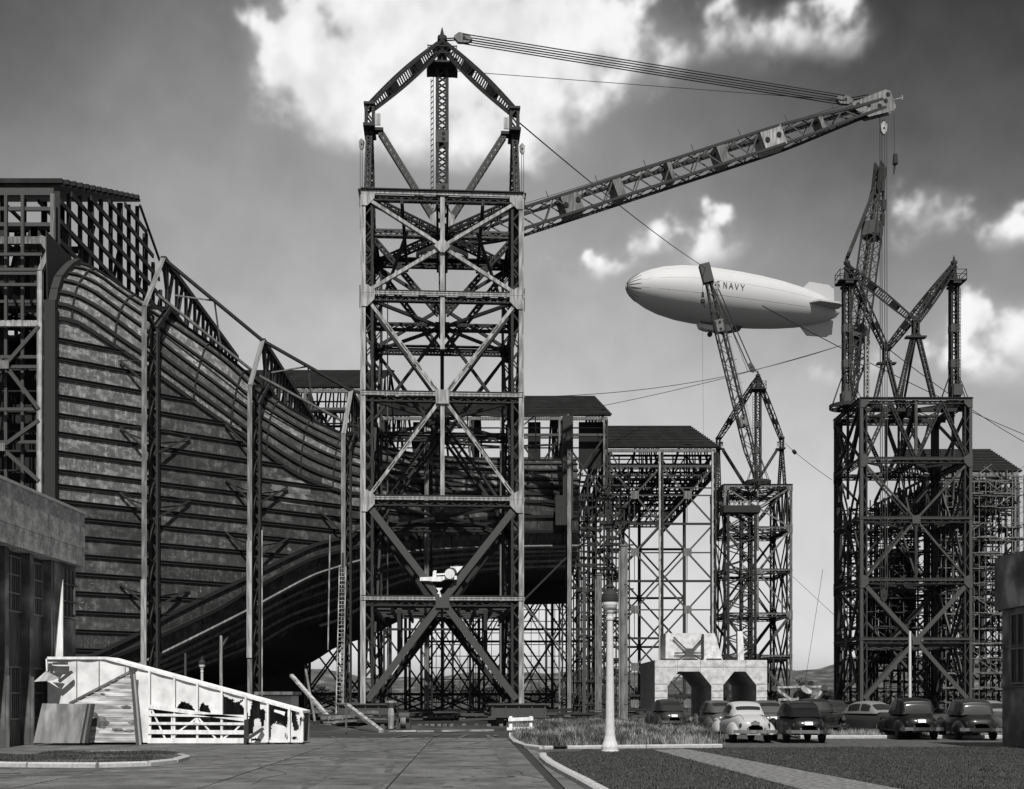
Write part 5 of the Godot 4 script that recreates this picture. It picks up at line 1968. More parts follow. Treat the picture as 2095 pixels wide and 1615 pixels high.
func build_arch_block():
	var t := thing("concrete_portal", "pale concrete block with two eight sided openings behind the parked cars", "structure", Vector3(17.5, 0, -103))
	var poly := PackedVector2Array([Vector2(0, 0), Vector2(0, 5.15), Vector2(9.85, 5.15), Vector2(9.85, 0), Vector2(8.92, 0), Vector2(8.92, 2.95), Vector2(7.97, 4.15), Vector2(6.98, 4.15), Vector2(6.0, 2.95), Vector2(6.0, 0), Vector2(4.97, 0), Vector2(4.97, 2.9), Vector2(3.94, 4.15), Vector2(2.05, 4.15), Vector2(1.11, 2.9), Vector2(1.11, 0)])
	var mb := MB.new()
	mb.prism(poly, Vector3(12.55, -0.05, -103), Vector3(1, 0, 0), Vector3.UP, Vector3(0, 0, -11.7))
	part(t, "portal_body", mb, M.concrete)
	for h in [3.0, 2.4, 1.8, 1.2, 0.6]:
		for s in [[0.0, 1.1], [4.98, 5.99], [8.93, 9.85]]:
			pbar(t, "form_line", Vector3(12.55 + s[0], h, -102.99), Vector3(12.55 + s[1], h, -102.99), 0.02, 0.03, M.concrete_stained)
	for h in [4.5]:
		pbar(t, "form_line", Vector3(12.55, h, -102.99), Vector3(22.4, h, -102.99), 0.02, 0.025, M.concrete_stained)
	for x in [2.0, 4.0, 6.0, 8.0]:
		pbar(t, "form_line", Vector3(12.55 + x, 4.2, -102.992), Vector3(12.55 + x, 5.14, -102.992), 0.025, 0.02, M.concrete_stained, Vector3(0, 0, 1))
	for s in [[0.6, 2.2], [2.5, 3.8], [4.6, 5.9], [6.3, 7.2]]:
		pbar(t, "top_timber", Vector3(12.55 + s[0], 5.18, -103.3), Vector3(12.55 + s[1], 5.18, -103.3), 0.3, 0.12, M.steel_dark)
	# added pale shapes standing in for bright patches above the block
	var p := thing("added_bright_block", "added pale tapering block standing in for a bright patch over the two arched portal", "structure", Vector3(16, 5.1, -110))
	var q := func(px: float, py: float) -> Vector2:
		var a := at(px, py, 110.0)
		return Vector2(a.x, a.y)
	mb = MB.new()
	mb.prism(PackedVector2Array([q.call(1362, 1354), q.call(1362, 1296), q.call(1462, 1296), q.call(1480, 1354)]), Vector3(0, 0, -110), Vector3(1, 0, 0), Vector3.UP, Vector3(0, 0, -4))
	part(p, "block_body", mb, M.concrete)
	var g0 := at(1411, 1336, 109.7)
	mb = MB.new()
	mb.box(g0, Vector3(0.8, 0.8, 0.06))
	part(p, "gusset_plate", mb, M.steel_mid)
	for e in [[1378, 1304], [1440, 1304], [1386, 1360], [1438, 1360], [1380, 1337], [1440, 1337]]:
		pbar(p, "brace", g0 - Vector3(0, 0, 0.06), at(e[0], minf(e[1], 1352), 109.8), 0.12, 0.12, M.steel_dark, Vector3(0, 0, 1))
	pbar(p, "brace", at(1438, 1298, 109.75), at(1438, 1350, 109.75), 0.22, 0.16, M.steel_dark, Vector3(0, 0, 1))
	var p2 := MB.new()
	var q2 := func(px: float, py: float) -> Vector2:
		var a := at(px, py, 150.0)
		return Vector2(a.x, a.y)
	p2.prism(PackedVector2Array([q2.call(1511, 1438), q2.call(1509, 1292), q2.call(1520, 1292), q2.call(1527, 1438)]), Vector3(0, 0, -150), Vector3(1, 0, 0), Vector3.UP, Vector3(0, 0, -1))
	single("added_bright_block", "added narrow white block standing in for a bright patch to the left of the distant small tower's foot", "structure", p2, M.white, Vector3(29, 0, -150))
	# slender lattice lift tower beside the distant derrick tower
	var lt := thing("hoist_tower", "slender lattice hoist tower in front of the distant small tower", "tower", Vector3(29.5, 0, -168))
	var base := at(1514, 1440, 168)
	base.y = 0
	var top := at(1514, 1048, 168)
	placed(lt, "mast", base, top, 4.2, 3.0, Vector3(0, 0, 1), 22, M.steel_dark, 0.35, 0.16, 4)
	placed(lt, "hoist_guide", base + Vector3(0.6, 0, 0.5), top + Vector3(0.6, 0, 0.5), 1.4, 1.0, Vector3(0, 0, 1), 30, M.steel_dark, 0.2, 0.12, 4)
	mb = MB.new()
	mb.box(top + Vector3(0, 0.2, 0), Vector3(5.2, 1.0, 3.4))
	part(lt, "head_frame", mb, M.steel_dark)
	mb = MB.new()
	mb.truss(at(1492, 1028, 168), at(1533, 1028, 168), 1.6, 4, 0.2, 0.2)
	part(lt, "head_truss", mb, M.steel_light)

# ------------------------------------------------------------------ airship
func build_airship():
	var d := 400.0
	var nose := at(1280, 586, d - 8.0)
	var tail := at(1719, 640, d + 8.0)
	var ax := tail - nose
	var L := ax.length()
	ax /= L
	var side := ax.cross(Vector3.UP).normalized()      # towards the camera
	if side.z < 0:
		side = -side
	var up := side.cross(ax).normalized()
	if up.y < 0:
		up = -up
	var t := thing("airship", "big pale airship with tail fins flying low above the halls, nose to the left", "airship", nose.lerp(tail, 0.5))
	var prof := [[0.0, 0.0], [0.006, 0.15], [0.02, 0.29], [0.05, 0.47], [0.10, 0.67], [0.16, 0.83], [0.24, 0.95], [0.32, 1.0], [0.40, 1.0], [0.5, 0.98], [0.6, 0.93], [0.7, 0.845], [0.8, 0.715], [0.88, 0.56], [0.94, 0.385], [0.98, 0.2], [1.0, 0.0]]
	var R := func(f: float) -> float:
		var k := 0
		while k < prof.size() - 2 and prof[k + 1][0] < f:
			k += 1
		var a: Array = prof[k]
		var b: Array = prof[k + 1]
		return 9.35 * lerpf(a[1], b[1], clampf((f - a[0]) / (b[0] - a[0]), 0, 1))
	var P := func(f: float, th: float) -> Vector3:
		return nose + ax * (L * f) + (side * cos(th) + up * sin(th)) * R.call(f)
	var N := func(f: float, th: float) -> Vector3:
		var dr: float = (R.call(minf(f + 0.012, 1.0)) - R.call(maxf(f - 0.012, 0.0))) / (L * (minf(f + 0.012, 1.0) - maxf(f - 0.012, 0.0)))
		return ((side * cos(th) + up * sin(th)) - ax * dr).normalized()
	var mb := MB.new()
	var nl := 64
	var nr := 40
	for i in nl:
		var f0 := pow(float(i) / nl, 1.35)
		var f1 := pow(float(i + 1) / nl, 1.35)
		for j in nr:
			var a0 := TAU * j / nr
			var a1 := TAU * (j + 1) / nr
			var p0: Vector3 = P.call(f0, a0)
			var p1: Vector3 = P.call(f1, a0)
			var p2: Vector3 = P.call(f1, a1)
			var p3: Vector3 = P.call(f0, a1)
			mb.quad_n(p0, p1, p2, p3, N.call(f0, a0), N.call(f1, a0), N.call(f1, a1), N.call(f0, a1))
	part(t, "envelope", mb, M.airship)
	# nose battens
	for j in 18:
		var th := TAU * j / 18
		var m2 := MB.new()
		for i in 5:
			var f0 := 0.004 + i * 0.010
			var f1 := 0.004 + (i + 1) * 0.010
			m2.bar(P.call(f0, th) + N.call(f0, th) * 0.04, P.call(f1, th) + N.call(f1, th) * 0.04, 0.24 - i * 0.045, 0.14, N.call(f0, th))
		part(t, "nose_batten", m2, M.paint_black)
	for j in 12:
		var th := TAU * (j + 0.5) / 12
		var sm := MB.new()
		for i in 24:
			var f0 := 0.05 + i * 0.037
			sm.flat(P.call(f0, th) + N.call(f0, th) * 0.01, P.call(f0 + 0.037, th) + N.call(f0 + 0.037, th) * 0.01, 0.10, 0.03, N.call(f0, th))
		part(t, "seam", sm, M.airship_fin)
	m_fins(t, nose, ax, L, side, up, R)
	# control car slung below
	var cc: Vector3 = P.call(0.415, -PI / 2) - up * 0.6
	var car := MB.new()
	var poly := PackedVector2Array([Vector2(-6.0, 1.4), Vector2(-6.3, 0.2), Vector2(-5.6, -1.2), Vector2(-3.8, -1.7), Vector2(2.6, -1.9), Vector2(5.4, -1.0), Vector2(6.0, 1.3)])
	car.prism(poly, cc - side * 1.4, ax, up, side * 2.8)
	part(t, "control_car", car, M.airship)
	var band := MB.new()
	band.prism(PackedVector2Array([Vector2(-6.1, 0.9), Vector2(-6.15, 0.0), Vector2(2.0, -0.2), Vector2(2.0, 0.7)]), cc + side * 1.40, ax, up, side * 0.05)
	part(t, "window_band", band, M.paint_black)
	var dark := MB.new()
	dark.prism(PackedVector2Array([Vector2(2.6, 0.9), Vector2(2.4, -1.6), Vector2(4.4, -1.9), Vector2(8.6, -0.6), Vector2(10.5, 2.4), Vector2(4.0, 2.0)]), cc - side * 0.6, ax, up, side * 1.2)
	part(t, "engine_outrigger", dark, M.steel_mid)
	var wh := MB.new()
	wh.tube(cc - up * 2.9 - side * 0.3 - ax * 1.9, cc - up * 2.9 + side * 0.3 - ax * 1.9, 0.85, 0.85, 14)
	wh.bar(cc - up * 2.9 - ax * 1.9, cc - up * 1.5 - ax * 1.6, 0.2, 0.2)
	part(t, "landing_wheel", wh, M.rubber)
	# lettering along the side: U S NAVY
	var word := "USNAVY"
	var xs := [0.343, 0.373, 0.405, 0.432, 0.458, 0.485]
	for i in 6:
		var tm := TextMesh.new()
		tm.text = word[i]
		var sf := SystemFont.new()
		sf.font_names = PackedStringArray(["Droid Sans Mono"])
		tm.font = sf
		tm.font_size = 64
		tm.pixel_size = 0.042
		tm.depth = 0.12
		var o := MeshInstance3D.new()
		o.name = numbered(t, "letter")
		o.mesh = tm
		o.material_override = M.paint_black
		t.add_child(o, true)
		var f: float = xs[i]
		var th := 0.10
		var n: Vector3 = N.call(f, th)
		var tx := (ax - n * ax.dot(n)).normalized()
		var ty := n.cross(tx)
		o.transform = Transform3D(Basis(tx, ty, n), P.call(f, th) + n * 0.1 - org[t])

func m_fins(t: Node, nose: Vector3, ax: Vector3, L: float, side: Vector3, up: Vector3, R: Callable):
	var outline := PackedVector2Array([Vector2(0.785 * L, 2.5), Vector2(0.80 * L, 5.6), Vector2(0.845 * L, 9.3), Vector2(0.94 * L, 9.0), Vector2(0.952 * L, 8.2), Vector2(0.955 * L, 3.2), Vector2(0.945 * L, 1.6)])
	for k in 4:
		var v: Vector3 = [up, side, -up, -side][k]
		var nrm := ax.cross(v).normalized()
		var mb := MB.new()
		mb.prism(outline, nose - nrm * 0.3, ax, v, nrm * 0.6)
		var o := part(t, "tail_fin", mb, M.airship_fin)
		var rb := MB.new()
		rb.prism(PackedVector2Array([Vector2(0.955 * L, 3.0), Vector2(0.953 * L, 8.2), Vector2(0.964 * L, 8.0), Vector2(0.968 * L, 3.2)]), nose - nrm * 0.2, ax, v, nrm * 0.4)
		part(o, "rudder", rb, M.airship_fin)

# ------------------------------------------------------------------ fabric covered fin and leaning panels
func in_poly(p: Vector2, polys: Array) -> bool:
	for q in polys:
		if Geometry2D.is_point_in_polygon(p, q):
			return true
	return false

func build_fin_and_panels():
	var D := 45.2
	var t := thing("fabric_covered_fin", "long white fabric covered wedge with torn holes lying across the road's left side", "aircraft part", Vector3(-13.5, 0, -D))
	var sc := D / F
	var P := func(px: float, py: float) -> Vector2:
		var a := at(px, py, D)
		return Vector2(a.x, maxf(a.y, 0.02))
	var tear := []
	for h in [
		[307, 1446, 400, 1459, 503, 1473, 503, 1519, 307, 1519],
		[360, 1456, 363, 1444, 371, 1436, 383, 1438, 393, 1445, 399, 1457], [407, 1452, 411, 1440, 416, 1437, 420, 1446, 424, 1441, 430, 1455, 433, 1463, 410, 1460],
		[455, 1421, 462, 1427, 473, 1432, 475, 1429, 478, 1436, 484, 1437, 496, 1432, 497, 1436, 490, 1440, 497, 1447, 499, 1456, 499, 1472, 452, 1463],
		[502, 1459, 507, 1460, 509, 1474, 511, 1462, 515, 1434, 522, 1432, 531, 1436, 532, 1453, 538, 1451, 543, 1456, 541, 1474, 540, 1485, 535, 1487, 532, 1472, 521, 1470, 518, 1490, 516, 1502, 508, 1503, 503, 1490],
		[549, 1443, 556, 1441, 588, 1453, 589, 1474, 586, 1491, 578, 1488, 572, 1485, 564, 1484, 565, 1477, 555, 1485, 553, 1514, 548, 1515],
		[596, 1454, 604, 1455, 608, 1475, 612, 1494, 602, 1496, 596, 1478], [614, 1464, 619, 1470, 617, 1478, 613, 1472],
		[571, 1511, 576, 1509, 580, 1514, 572, 1517], [596, 1509, 606, 1508, 608, 1513, 598, 1514], [583, 1500, 588, 1498, 588, 1514, 582, 1512],
		[514, 1513, 524, 1511, 536, 1517, 530, 1518, 522, 1515, 514, 1517]]:
		var q := PackedVector2Array()
		for i in range(0, h.size(), 2):
			q.append(P.call(h[i], h[i + 1]))
		tear.append(q)
	var top := func(px: float) -> float:
		if px < 215:
			return 1347.0
		return 1347.0 + (px - 215.0) * (1457.0 - 1347.0) / (619.0 - 215.0)
	var ribs := [97, 157, 203, 256, 306, 357, 404, 454, 503, 548, 592, 619]
	for k in ribs.size() - 1:
		for layer in 2:
			var mb := MB.new()
			var xa: float = ribs[k]
			var xb: float = ribs[k + 1]
			var nx := int((xb - xa) / 2.0)
			var torn := xb > 300
			for i in nx:
				var u0 := lerpf(xa, xb, float(i) / nx)
				var u1 := lerpf(xa, xb, float(i + 1) / nx)
				var y0: float = top.call((u0 + u1) / 2)
				var ny := int((1520.0 - y0) / 2.0) if torn and layer == 0 else 4
				for j in ny:
					var v0 := lerpf(y0, 1520.0, float(j) / ny)
					var v1 := lerpf(y0, 1520.0, float(j + 1) / ny)
					var t0: float = top.call(u0)
					var t1: float = top.call(u1)
					var a: Vector2 = P.call(u0, v1 if j < ny - 1 else 1520.0)
					var b: Vector2 = P.call(u1, v1 if j < ny - 1 else 1520.0)
					var c: Vector2 = P.call(u1, v0 if j > 0 else t1)
					var e: Vector2 = P.call(u0, v0 if j > 0 else t0)
					if torn and layer == 0 and in_poly((a + c) / 2 + Vector2(rng.randf_range(-0.012, 0.012), rng.randf_range(-0.012, 0.012)), tear):
						continue
					# cloth sags a little between its ribs
					var s0 := -0.035 * sin(PI * i / nx)
					var s1 := -0.035 * sin(PI * (i + 1) / nx)
					var z := -D if layer == 0 else -D - 1.5
					mb.quad(Vector3(a.x, a.y, z + s0), Vector3(b.x, b.y, z + s1), Vector3(c.x, c.y, z + s1), Vector3(e.x, e.y, z + s0))
			part(t, "fabric_panel" if layer == 0 else "rear_panel", mb, M.fabric if layer == 0 else M.timber)  # rear cloth darker than the front: interior shade put into the colour
	# top skin and ends
	var pts := [[97, 1347], [215, 1347], [619, 1457]]
	for i in 2:
		var a: Vector2 = P.call(pts[i][0], pts[i][1])
		var b: Vector2 = P.call(pts[i + 1][0], pts[i + 1][1])
		var mb := MB.new()
		mb.obox(Vector3((a.x + b.x) / 2, (a.y + b.y) / 2, -D - 0.75), Vector3((b.x - a.x) / 2, (b.y - a.y) / 2, 0), Vector3(0, 0.05, 0), Vector3(0, 0, 0.80))
		part(t, "top_edge", mb, M.white)
	# rib lines, the lower ones bare
	for x in ribs:
		var a: Vector2 = P.call(x, float(top.call(x)) + 2)
		var b: Vector2 = P.call(x, 1519)
		if x > 300:
			pbar(t, "rib", Vector3(a.x, a.y, -D + 0.03), Vector3(b.x, b.y, -D + 0.03), 0.085, 0.04, M.white, Vector3(0, 0, 1))
			pbar(t, "rib_seam", Vector3(a.x + 0.045, a.y, -D + 0.045), Vector3(b.x + 0.045, b.y, -D + 0.045), 0.03, 0.02, M.fabric_line, Vector3(0, 0, 1))
		elif x > 100:
			pbar(t, "rib_seam", Vector3(a.x, a.y, -D + 0.02), Vector3(b.x, b.y, -D + 0.02), 0.035, 0.02, M.fabric_line, Vector3(0, 0, 1))
	# open girder at the bottom, white painted bars
	var rails := [[305, 1446, 503, 1473, 0.15], [305, 1463, 503, 1466, 0.10], [305, 1480.5, 503, 1481.5, 0.10], [304, 1498, 503, 1499, 0.16], [303, 1516, 503, 1516, 0.2]]
	for r in rails:
		var a: Vector2 = P.call(r[0], r[1])
		var b: Vector2 = P.call(r[2], r[3])
		pbar(t, "girder_rail", Vector3(a.x, a.y, -D + 0.06), Vector3(b.x, b.y, -D + 0.06), r[4], 0.06, M.white, Vector3(0, 0, 1))
	for s in [[310, 1450, 340, 1516], [350, 1516, 362, 1500], [362, 1500, 402, 1470], [407, 1470, 447, 1518], [455, 1514, 470, 1501], [480, 1496, 492, 1484], [352, 1462, 352, 1518], [404, 1470, 404, 1518], [308, 1447, 308, 1518], [501, 1473, 501, 1519], [453, 1466, 453, 1518]]:
		var a: Vector2 = P.call(s[0], s[1])
		var b: Vector2 = P.call(s[2], s[3])
		pbar(t, "girder_brace", Vector3(a.x, a.y, -D + 0.03), Vector3(b.x, b.y, -D + 0.03), 0.06, 0.05, M.white, Vector3(0, 0, 1))
	var gt := MB.new()
	gt.prism(PackedVector2Array([P.call(396, 1481), P.call(404, 1470), P.call(412, 1481)]), Vector3(0, 0, -D + 0.09), Vector3(1, 0, 0), Vector3.UP, Vector3(0, 0, 0.02))
	part(t, "girder_plate", gt, M.white)
	# the rear frame inside, seen through the tears
	for i in 9:
		var a: Vector2 = P.call(310 + i * 34, 1519)
		pbar(t, "inner_rib", Vector3(a.x, 0, -D - 1.2), Vector3(a.x, 1.0, -D - 1.2), 0.06, 0.06, M.fabric_line, Vector3(0, 0, 1))
	# loose flaps
	for f in [[563, 1452, 585, 1457, 583, 1465, 575, 1461, 562, 1457, 0.15], [614, 1452, 622, 1462, 625, 1468, 620, 1464, 615, 1470, 0.2], [553, 1484, 568, 1480, 580, 1490, 584, 1500, 578, 1519, 556, 1519, -0.5]]:
		var q := PackedVector2Array()
		for i in range(0, f.size() - 1, 2):
			q.append(P.call(f[i], f[i + 1]))
		var mb := MB.new()
		mb.prism(q, Vector3(0, 0, -D + f[f.size() - 1]), Vector3(1, 0, 0), Vector3.UP, Vector3(0, 0, 0.015))
		part(t, "torn_flap", mb, M.fabric)
	# dark posts leaning on the torn end
	var lt := MB.new()
	var la: Vector2 = P.call(511, 1512)
	var lb: Vector2 = P.call(539, 1491)
	lt.bar(Vector3(la.x, la.y, -D + 0.5), Vector3(lb.x, lb.y, -D + 0.1), 0.14, 0.1)
	single("timber", "short dark timber propped on the torn right end of the white wedge", "timber", lt, M.steel_mid, Vector3(la.x, 0, -D + 0.5))
	lt = MB.new()
	la = P.call(506, 1521)
	lb = P.call(506, 1473)
	lt.bar(Vector3(la.x, 0, -D + 0.25), Vector3(lb.x, lb.y, -D + 0.15), 0.16, 0.12, Vector3(0, 0, 1))
	single("timber", "dark upright timber standing at the end of the white open girder", "timber", lt, M.steel_dark, Vector3(la.x, 0, -D + 0.25))
	# crumpled sheet hanging at the upper left corner
	var hd := thing("crumpled_sheet", "crumpled pale sheet metal hood hanging at the wedge's upper left corner", "sheet metal", Vector3(-18.2, 2.6, -D + 0.6))
	var Q := func(px: float, py: float, dz: float) -> Vector3:
		var a := at(px, py, D)
		return Vector3(a.x, a.y, -D + dz)
	var fm := MB.new()
	fm.tri(Q.call(88, 1396, 0.9), Q.call(122, 1394, 0.9), Q.call(100, 1374, 0.3))
	fm.tri(Q.call(122, 1394, 0.9), Q.call(128, 1388, 0.3), Q.call(100, 1374, 0.3))
	fm.tri(Q.call(88, 1396, 0.9), Q.call(100, 1374, 0.3), Q.call(96, 1392, 0.1))
	part(hd, "hood", fm, M.steel_light)
	fm = MB.new()
	fm.tri(Q.call(108, 1377, 0.25), Q.call(126, 1392, 0.25), Q.call(134, 1379, 0.25))
	fm.tri(Q.call(112, 1376, 0.25), Q.call(134, 1379, 0.25), Q.call(120, 1376, 0.25))
	fm.bar(Q.call(127, 1395, 0.3), Q.call(153, 1375, 0.3), 0.13, 0.1)
	fm.bar(Q.call(102, 1352.5, 0.2), Q.call(142, 1353, 0.2), 0.10, 0.09)
	fm.bar(Q.call(112, 1358.5, 0.2), Q.call(142, 1358.5, 0.2), 0.09, 0.09)
	fm.bar(Q.call(106, 1358, 0.2), Q.call(107, 1374, 0.2), 0.13, 0.09, Vector3(0, 0, 1))
	part(hd, "bent_strips", fm, M.paint_black)
	fm = MB.new()
	fm.bar(Q.call(100, 1349, 0.25), Q.call(101, 1374, 0.25), 0.05, 0.05, Vector3(0, 0, 1))
	part(hd, "hanger", fm, M.white)

	# triangular weathered plank panel
	var D2 := 44.6
	var pp := thing("plank_panel", "weathered triangular plank panel with flaking paint leaning on the white wedge", "wooden panel", at(220, 1520, D2))
	var R := func(px: float, py: float) -> Vector3:
		var a := at(px, py, D2)
		return Vector3(a.x, maxf(a.y, 0.01), -D2 - a.y * 0.12)
	var n := 17
	for i in n:
		var v0 := lerpf(1519.5, 1374, float(i) / n)
		var v1 := lerpf(1519.5, 1374, float(i + 1) / n) + 0.7
		var lft := func(v: float) -> float:
			return lerpf(110, 266, clampf((1457.0 - v) / (1457.0 - 1372.0), 0.0, 1.0)) if v < 1457.0 else 110.0
		var rgt := func(v: float) -> float:
			return lerpf(286, 269, (1519.0 - v) / 147.0)
		var a: Vector3 = R.call(lft.call(v0), v0)
		var b: Vector3 = R.call(rgt.call(v0), v0)
		var c: Vector3 = R.call(rgt.call(v1), v1)
		var e: Vector3 = R.call(lft.call(v1), v1)
		var off := Vector3(0, 0, rng.randf_range(0.0, 0.02))
		var mb := MB.new()
		var bk := Vector3(0, 0, -0.03)
		mb.quad(a + off, b + off, c + off, e + off)
		mb.quad(b + bk, a + bk, e + bk, c + bk)
		mb.quad(e + off, c + off, c + bk, e + bk)
		mb.quad(a + bk, b + bk, b + off, a + off)
		mb.quad(b + off, b + bk, c + bk, c + off)
		part(pp, "plank", mb, M.wood_worn_b if rng.randf() < 0.35 else M.wood_worn)
	pbar(pp, "edge_batten", R.call(138, 1440) + Vector3(0, 0, 0.03), R.call(267, 1371) + Vector3(0, 0, 0.03), 0.09, 0.07, M.timber, Vector3(0, 0, 1))
	for s in [[180, 1463, 0.42, 0.14], [200, 1478, 0.38, 0.22], [255, 1447, 0.2, 0.07], [270, 1478, 0.18, 0.08], [205, 1484, 0.2, 0.16], [238, 1493, 0.25, 0.06], [262, 1495, 0.2, 0.05], [206, 1420, 0.1, 0.03], [215, 1411, 0.12, 0.03]]:
		var poly := PackedVector2Array()
		for i in 14:
			var th := TAU * i / 14
			var rr := rng.randf_range(0.7, 1.15)
			poly.append(Vector2(cos(th) * s[2] * rr, sin(th) * s[3] * rr))
		var mb := MB.new()
		mb.prism(poly, R.call(s[0], s[1]) + Vector3(0, 0, 0.024), Vector3(1, 0, 0), Vector3(0, 1, -0.12).normalized(), Vector3(0, 0, 0.006))
		part(pp, "bare_patch", mb, M.timber)
	var po := MB.new()
	po.bar(at(268, 1371, D2) + Vector3(0, 0, -0.18), Vector3(at(287, 1521, D2).x, 0, -D2 + 0.22), 0.16, 0.14, Vector3(0, 0, 1))
	po.box(at(268, 1371, D2) + Vector3(0, 0, -0.2), Vector3(0.24, 0.16, 0.2))
	single("steel_post", "dark steel post leaning along the right edge of the plank panel", "post", po, M.steel_mid, at(287, 1521, D2))
	po = MB.new()
	po.bar(at(270, 1380, D2) + Vector3(0.05, 0, -0.1), Vector3(at(292, 1521, D2).x, 0, -D2 + 0.3), 0.06, 0.1, Vector3(0, 0, 1))
	single("steel_post", "thin pale strip leaning beside the dark post by the plank panel", "post", po, M.steel_light, at(291, 1521, D2))
	# plywood sheet and two battens
	var D3 := 44.0
	var S := func(px: float, py: float, dz := 0.0) -> Vector3:
		var a := at(px, py, D3)
		return Vector3(a.x, maxf(a.y, 0.01), -D3 - a.y * 0.2 + dz)
	var mb3 := MB.new()
	mb3.quad(S.call(67, 1521), S.call(166, 1521), S.call(176, 1441), S.call(79, 1440))
	mb3.quad(S.call(166, 1521, -0.04), S.call(67, 1521, -0.04), S.call(79, 1440, -0.04), S.call(176, 1441, -0.04))
	mb3.quad(S.call(79, 1440), S.call(176, 1441), S.call(176, 1441, -0.04), S.call(79, 1440, -0.04))
	mb3.quad(S.call(166, 1521), S.call(166, 1521, -0.04), S.call(176, 1441, -0.04), S.call(176, 1441))
	single("plywood_sheet", "grey plywood sheet leaning in front of the plank panel", "board", mb3, M.ply, at(120, 1521, D3))
	for s in [[166.5, 1521, 175.5, 1441, 0.10, "timber", "dark batten standing against the plywood sheet's right edge", "steel_dark"], [171, 1521, 180, 1441, 0.09, "timber", "pale batten between the two dark ones beside the plywood sheet", "timber"], [177, 1521, 185, 1441, 0.13, "timber", "broad dark batten beside the pale one, before the plank panel", "steel_dark"]]:
		var mb := MB.new()
		mb.bar(S.call(s[0], s[1], 0.05), S.call(s[2], s[3], 0.05), s[4], 0.07, Vector3(0, 0, 1))
		single(s[5], s[6], "timber", mb, M[s[7]], at(s[0], s[1], D3))
	# small shed behind the right end
	var sh := thing("small_shed", "small pale shed with a flat overhanging roof behind the wedge's right end", "shed", at(560, 1440, 60))
	mb3 = MB.new()
	var s0 := at(532, 1424, 60)
	var s1 := at(596, 1450, 60)
	mb3.box(Vector3((s0.x + s1.x) / 2, s0.y / 2, -61), Vector3(s1.x - s0.x, s0.y, 2.0))
	part(sh, "wall", mb3, M.concrete_post)
	mb3 = MB.new()
	mb3.box(Vector3((s0.x + s1.x) / 2 - 0.05, at(0, 1419, 60).y, -60.9), Vector3(1.95, 0.16, 2.6))
	part(sh, "roof", mb3, M.timber)

# ------------------------------------------------------------------ lamps and poles
func lamp(label: String, base: Vector3, s: float):
	var t := Node3D.new()
	t.name = numbered(self, "street_lamp")
	add_child(t, true)
	t.position = base
	t.scale = Vector3.ONE * s
	tag(t, label, "street lamp", "concrete street lamps")
	var mb := MB.new()
	mb.lathe(Vector3.ZERO, [[0.0, 0.0], [0.29, 0.0], [0.29, 0.05], [0.27, 0.06], [0.27, 0.17], [0.255, 0.19]], 10)
	part(t, "plinth", mb, M.concrete_post)
	mb = MB.new()
	mb.lathe(Vector3.ZERO, [[0.255, 0.19], [0.235, 0.25], [0.195, 0.36], [0.165, 0.5], [0.15, 0.7], [0.135, 1.1], [0.12, 2.2], [0.105, 3.3], [0.095, 4.1], [0.12, 4.13], [0.12, 4.2], [0.10, 4.22], [0.10, 4.30], [0.14, 4.38], [0.14, 4.42], [0.0, 4.42]], 20)
	part(t, "post", mb, M.concrete_post)
	mb = MB.new()
	mb.lathe(Vector3.ZERO, [[0.12, 4.42], [0.20, 4.50], [0.24, 4.60], [0.25, 4.68]], 20)
	part(t, "globe", mb, M.globe)
	mb = MB.new()
	mb.lathe(Vector3.ZERO, [[0.255, 4.68], [0.262, 4.72], [0.262, 4.80], [0.245, 4.92], [0.18, 5.03], [0.10, 5.08], [0.10, 5.12], [0.125, 5.16], [0.10, 5.2], [0.05, 5.24], [0.035, 5.34], [0.0, 5.42]], 20)
	part(t, "hood", mb, M.steel_dark)

func build_lamps_poles():
	lamp("tall pale concrete street lamp with dark hood on the lawn's edge", gp(1248, 1546) + Vector3(0, 0.1, 0), 1.0)
	lamp("small distant street lamp showing behind the white wedge", Vector3(at(413, 1400, 76).x, 0, -76), 0.84)
	var defs := [
		["pole", "thin pale pole behind the white wedge, left of the second lamp", 379, 1337, 71.0, 0.09, "steel_mid"],
		["pole", "taller pale pole behind the white wedge, right of the second lamp", 452, 1301, 69.0, 0.10, "steel_light"],
		["steel_column", "lone thick pale steel column standing in the weeds right of the lamp post", 1277, 1116, 82.0, 0.50, "steel_grey"],
		["steel_column", "shorter pale steel column behind the lamp post, left of the thick one", 1226, 1176, 96.0, 0.45, "steel_grey"],
		["steel_column", "thin dark steel column left of the lamp post in the scaffolding", 1196, 1178, 88.0, 0.22, "steel_mid"],
		["pole", "pale pole standing before the right lattice tower", 1862, 1292, 84.0, 0.11, "concrete_post"],
	]
	for e in defs:
		var d: float = e[4]
		var a := at(e[2], e[3], d)
		var b := Vector3(a.x, 0, a.z)
		var mb := MB.new()
		if e[0] == "steel_column":
			var w: float = e[5]
			mb.box(Vector3(a.x, a.y / 2, a.z), Vector3(w, a.y, 0.05))
			mb.box(Vector3(a.x, a.y / 2, a.z - w), Vector3(w, a.y, 0.05))
			mb.box(Vector3(a.x - w * 0.3, a.y / 2, a.z - w / 2), Vector3(0.05, a.y, w - 0.06))
			mb.box(Vector3(a.x - w * 0.62, a.y / 2 - 0.2, a.z - w * 0.4), Vector3(w * 0.24, a.y - 0.4, w * 0.5))
			mb.box(Vector3(a.x, a.y, a.z - w / 2), Vector3(w * 1.2, 0.1, w * 1.3))
			for h in 5:
				mb.box(Vector3(a.x + 0.1, 1.5 + h * 2.1, a.z + 0.04), Vector3(0.22, 0.35, 0.04))
		else:
			mb.tube(b, a, e[5] * 1.1, e[5] * 0.8, 10)
		single(e[0], e[1], "steel column" if e[0] == "steel_column" else "pole", mb, M[e[6]], b)

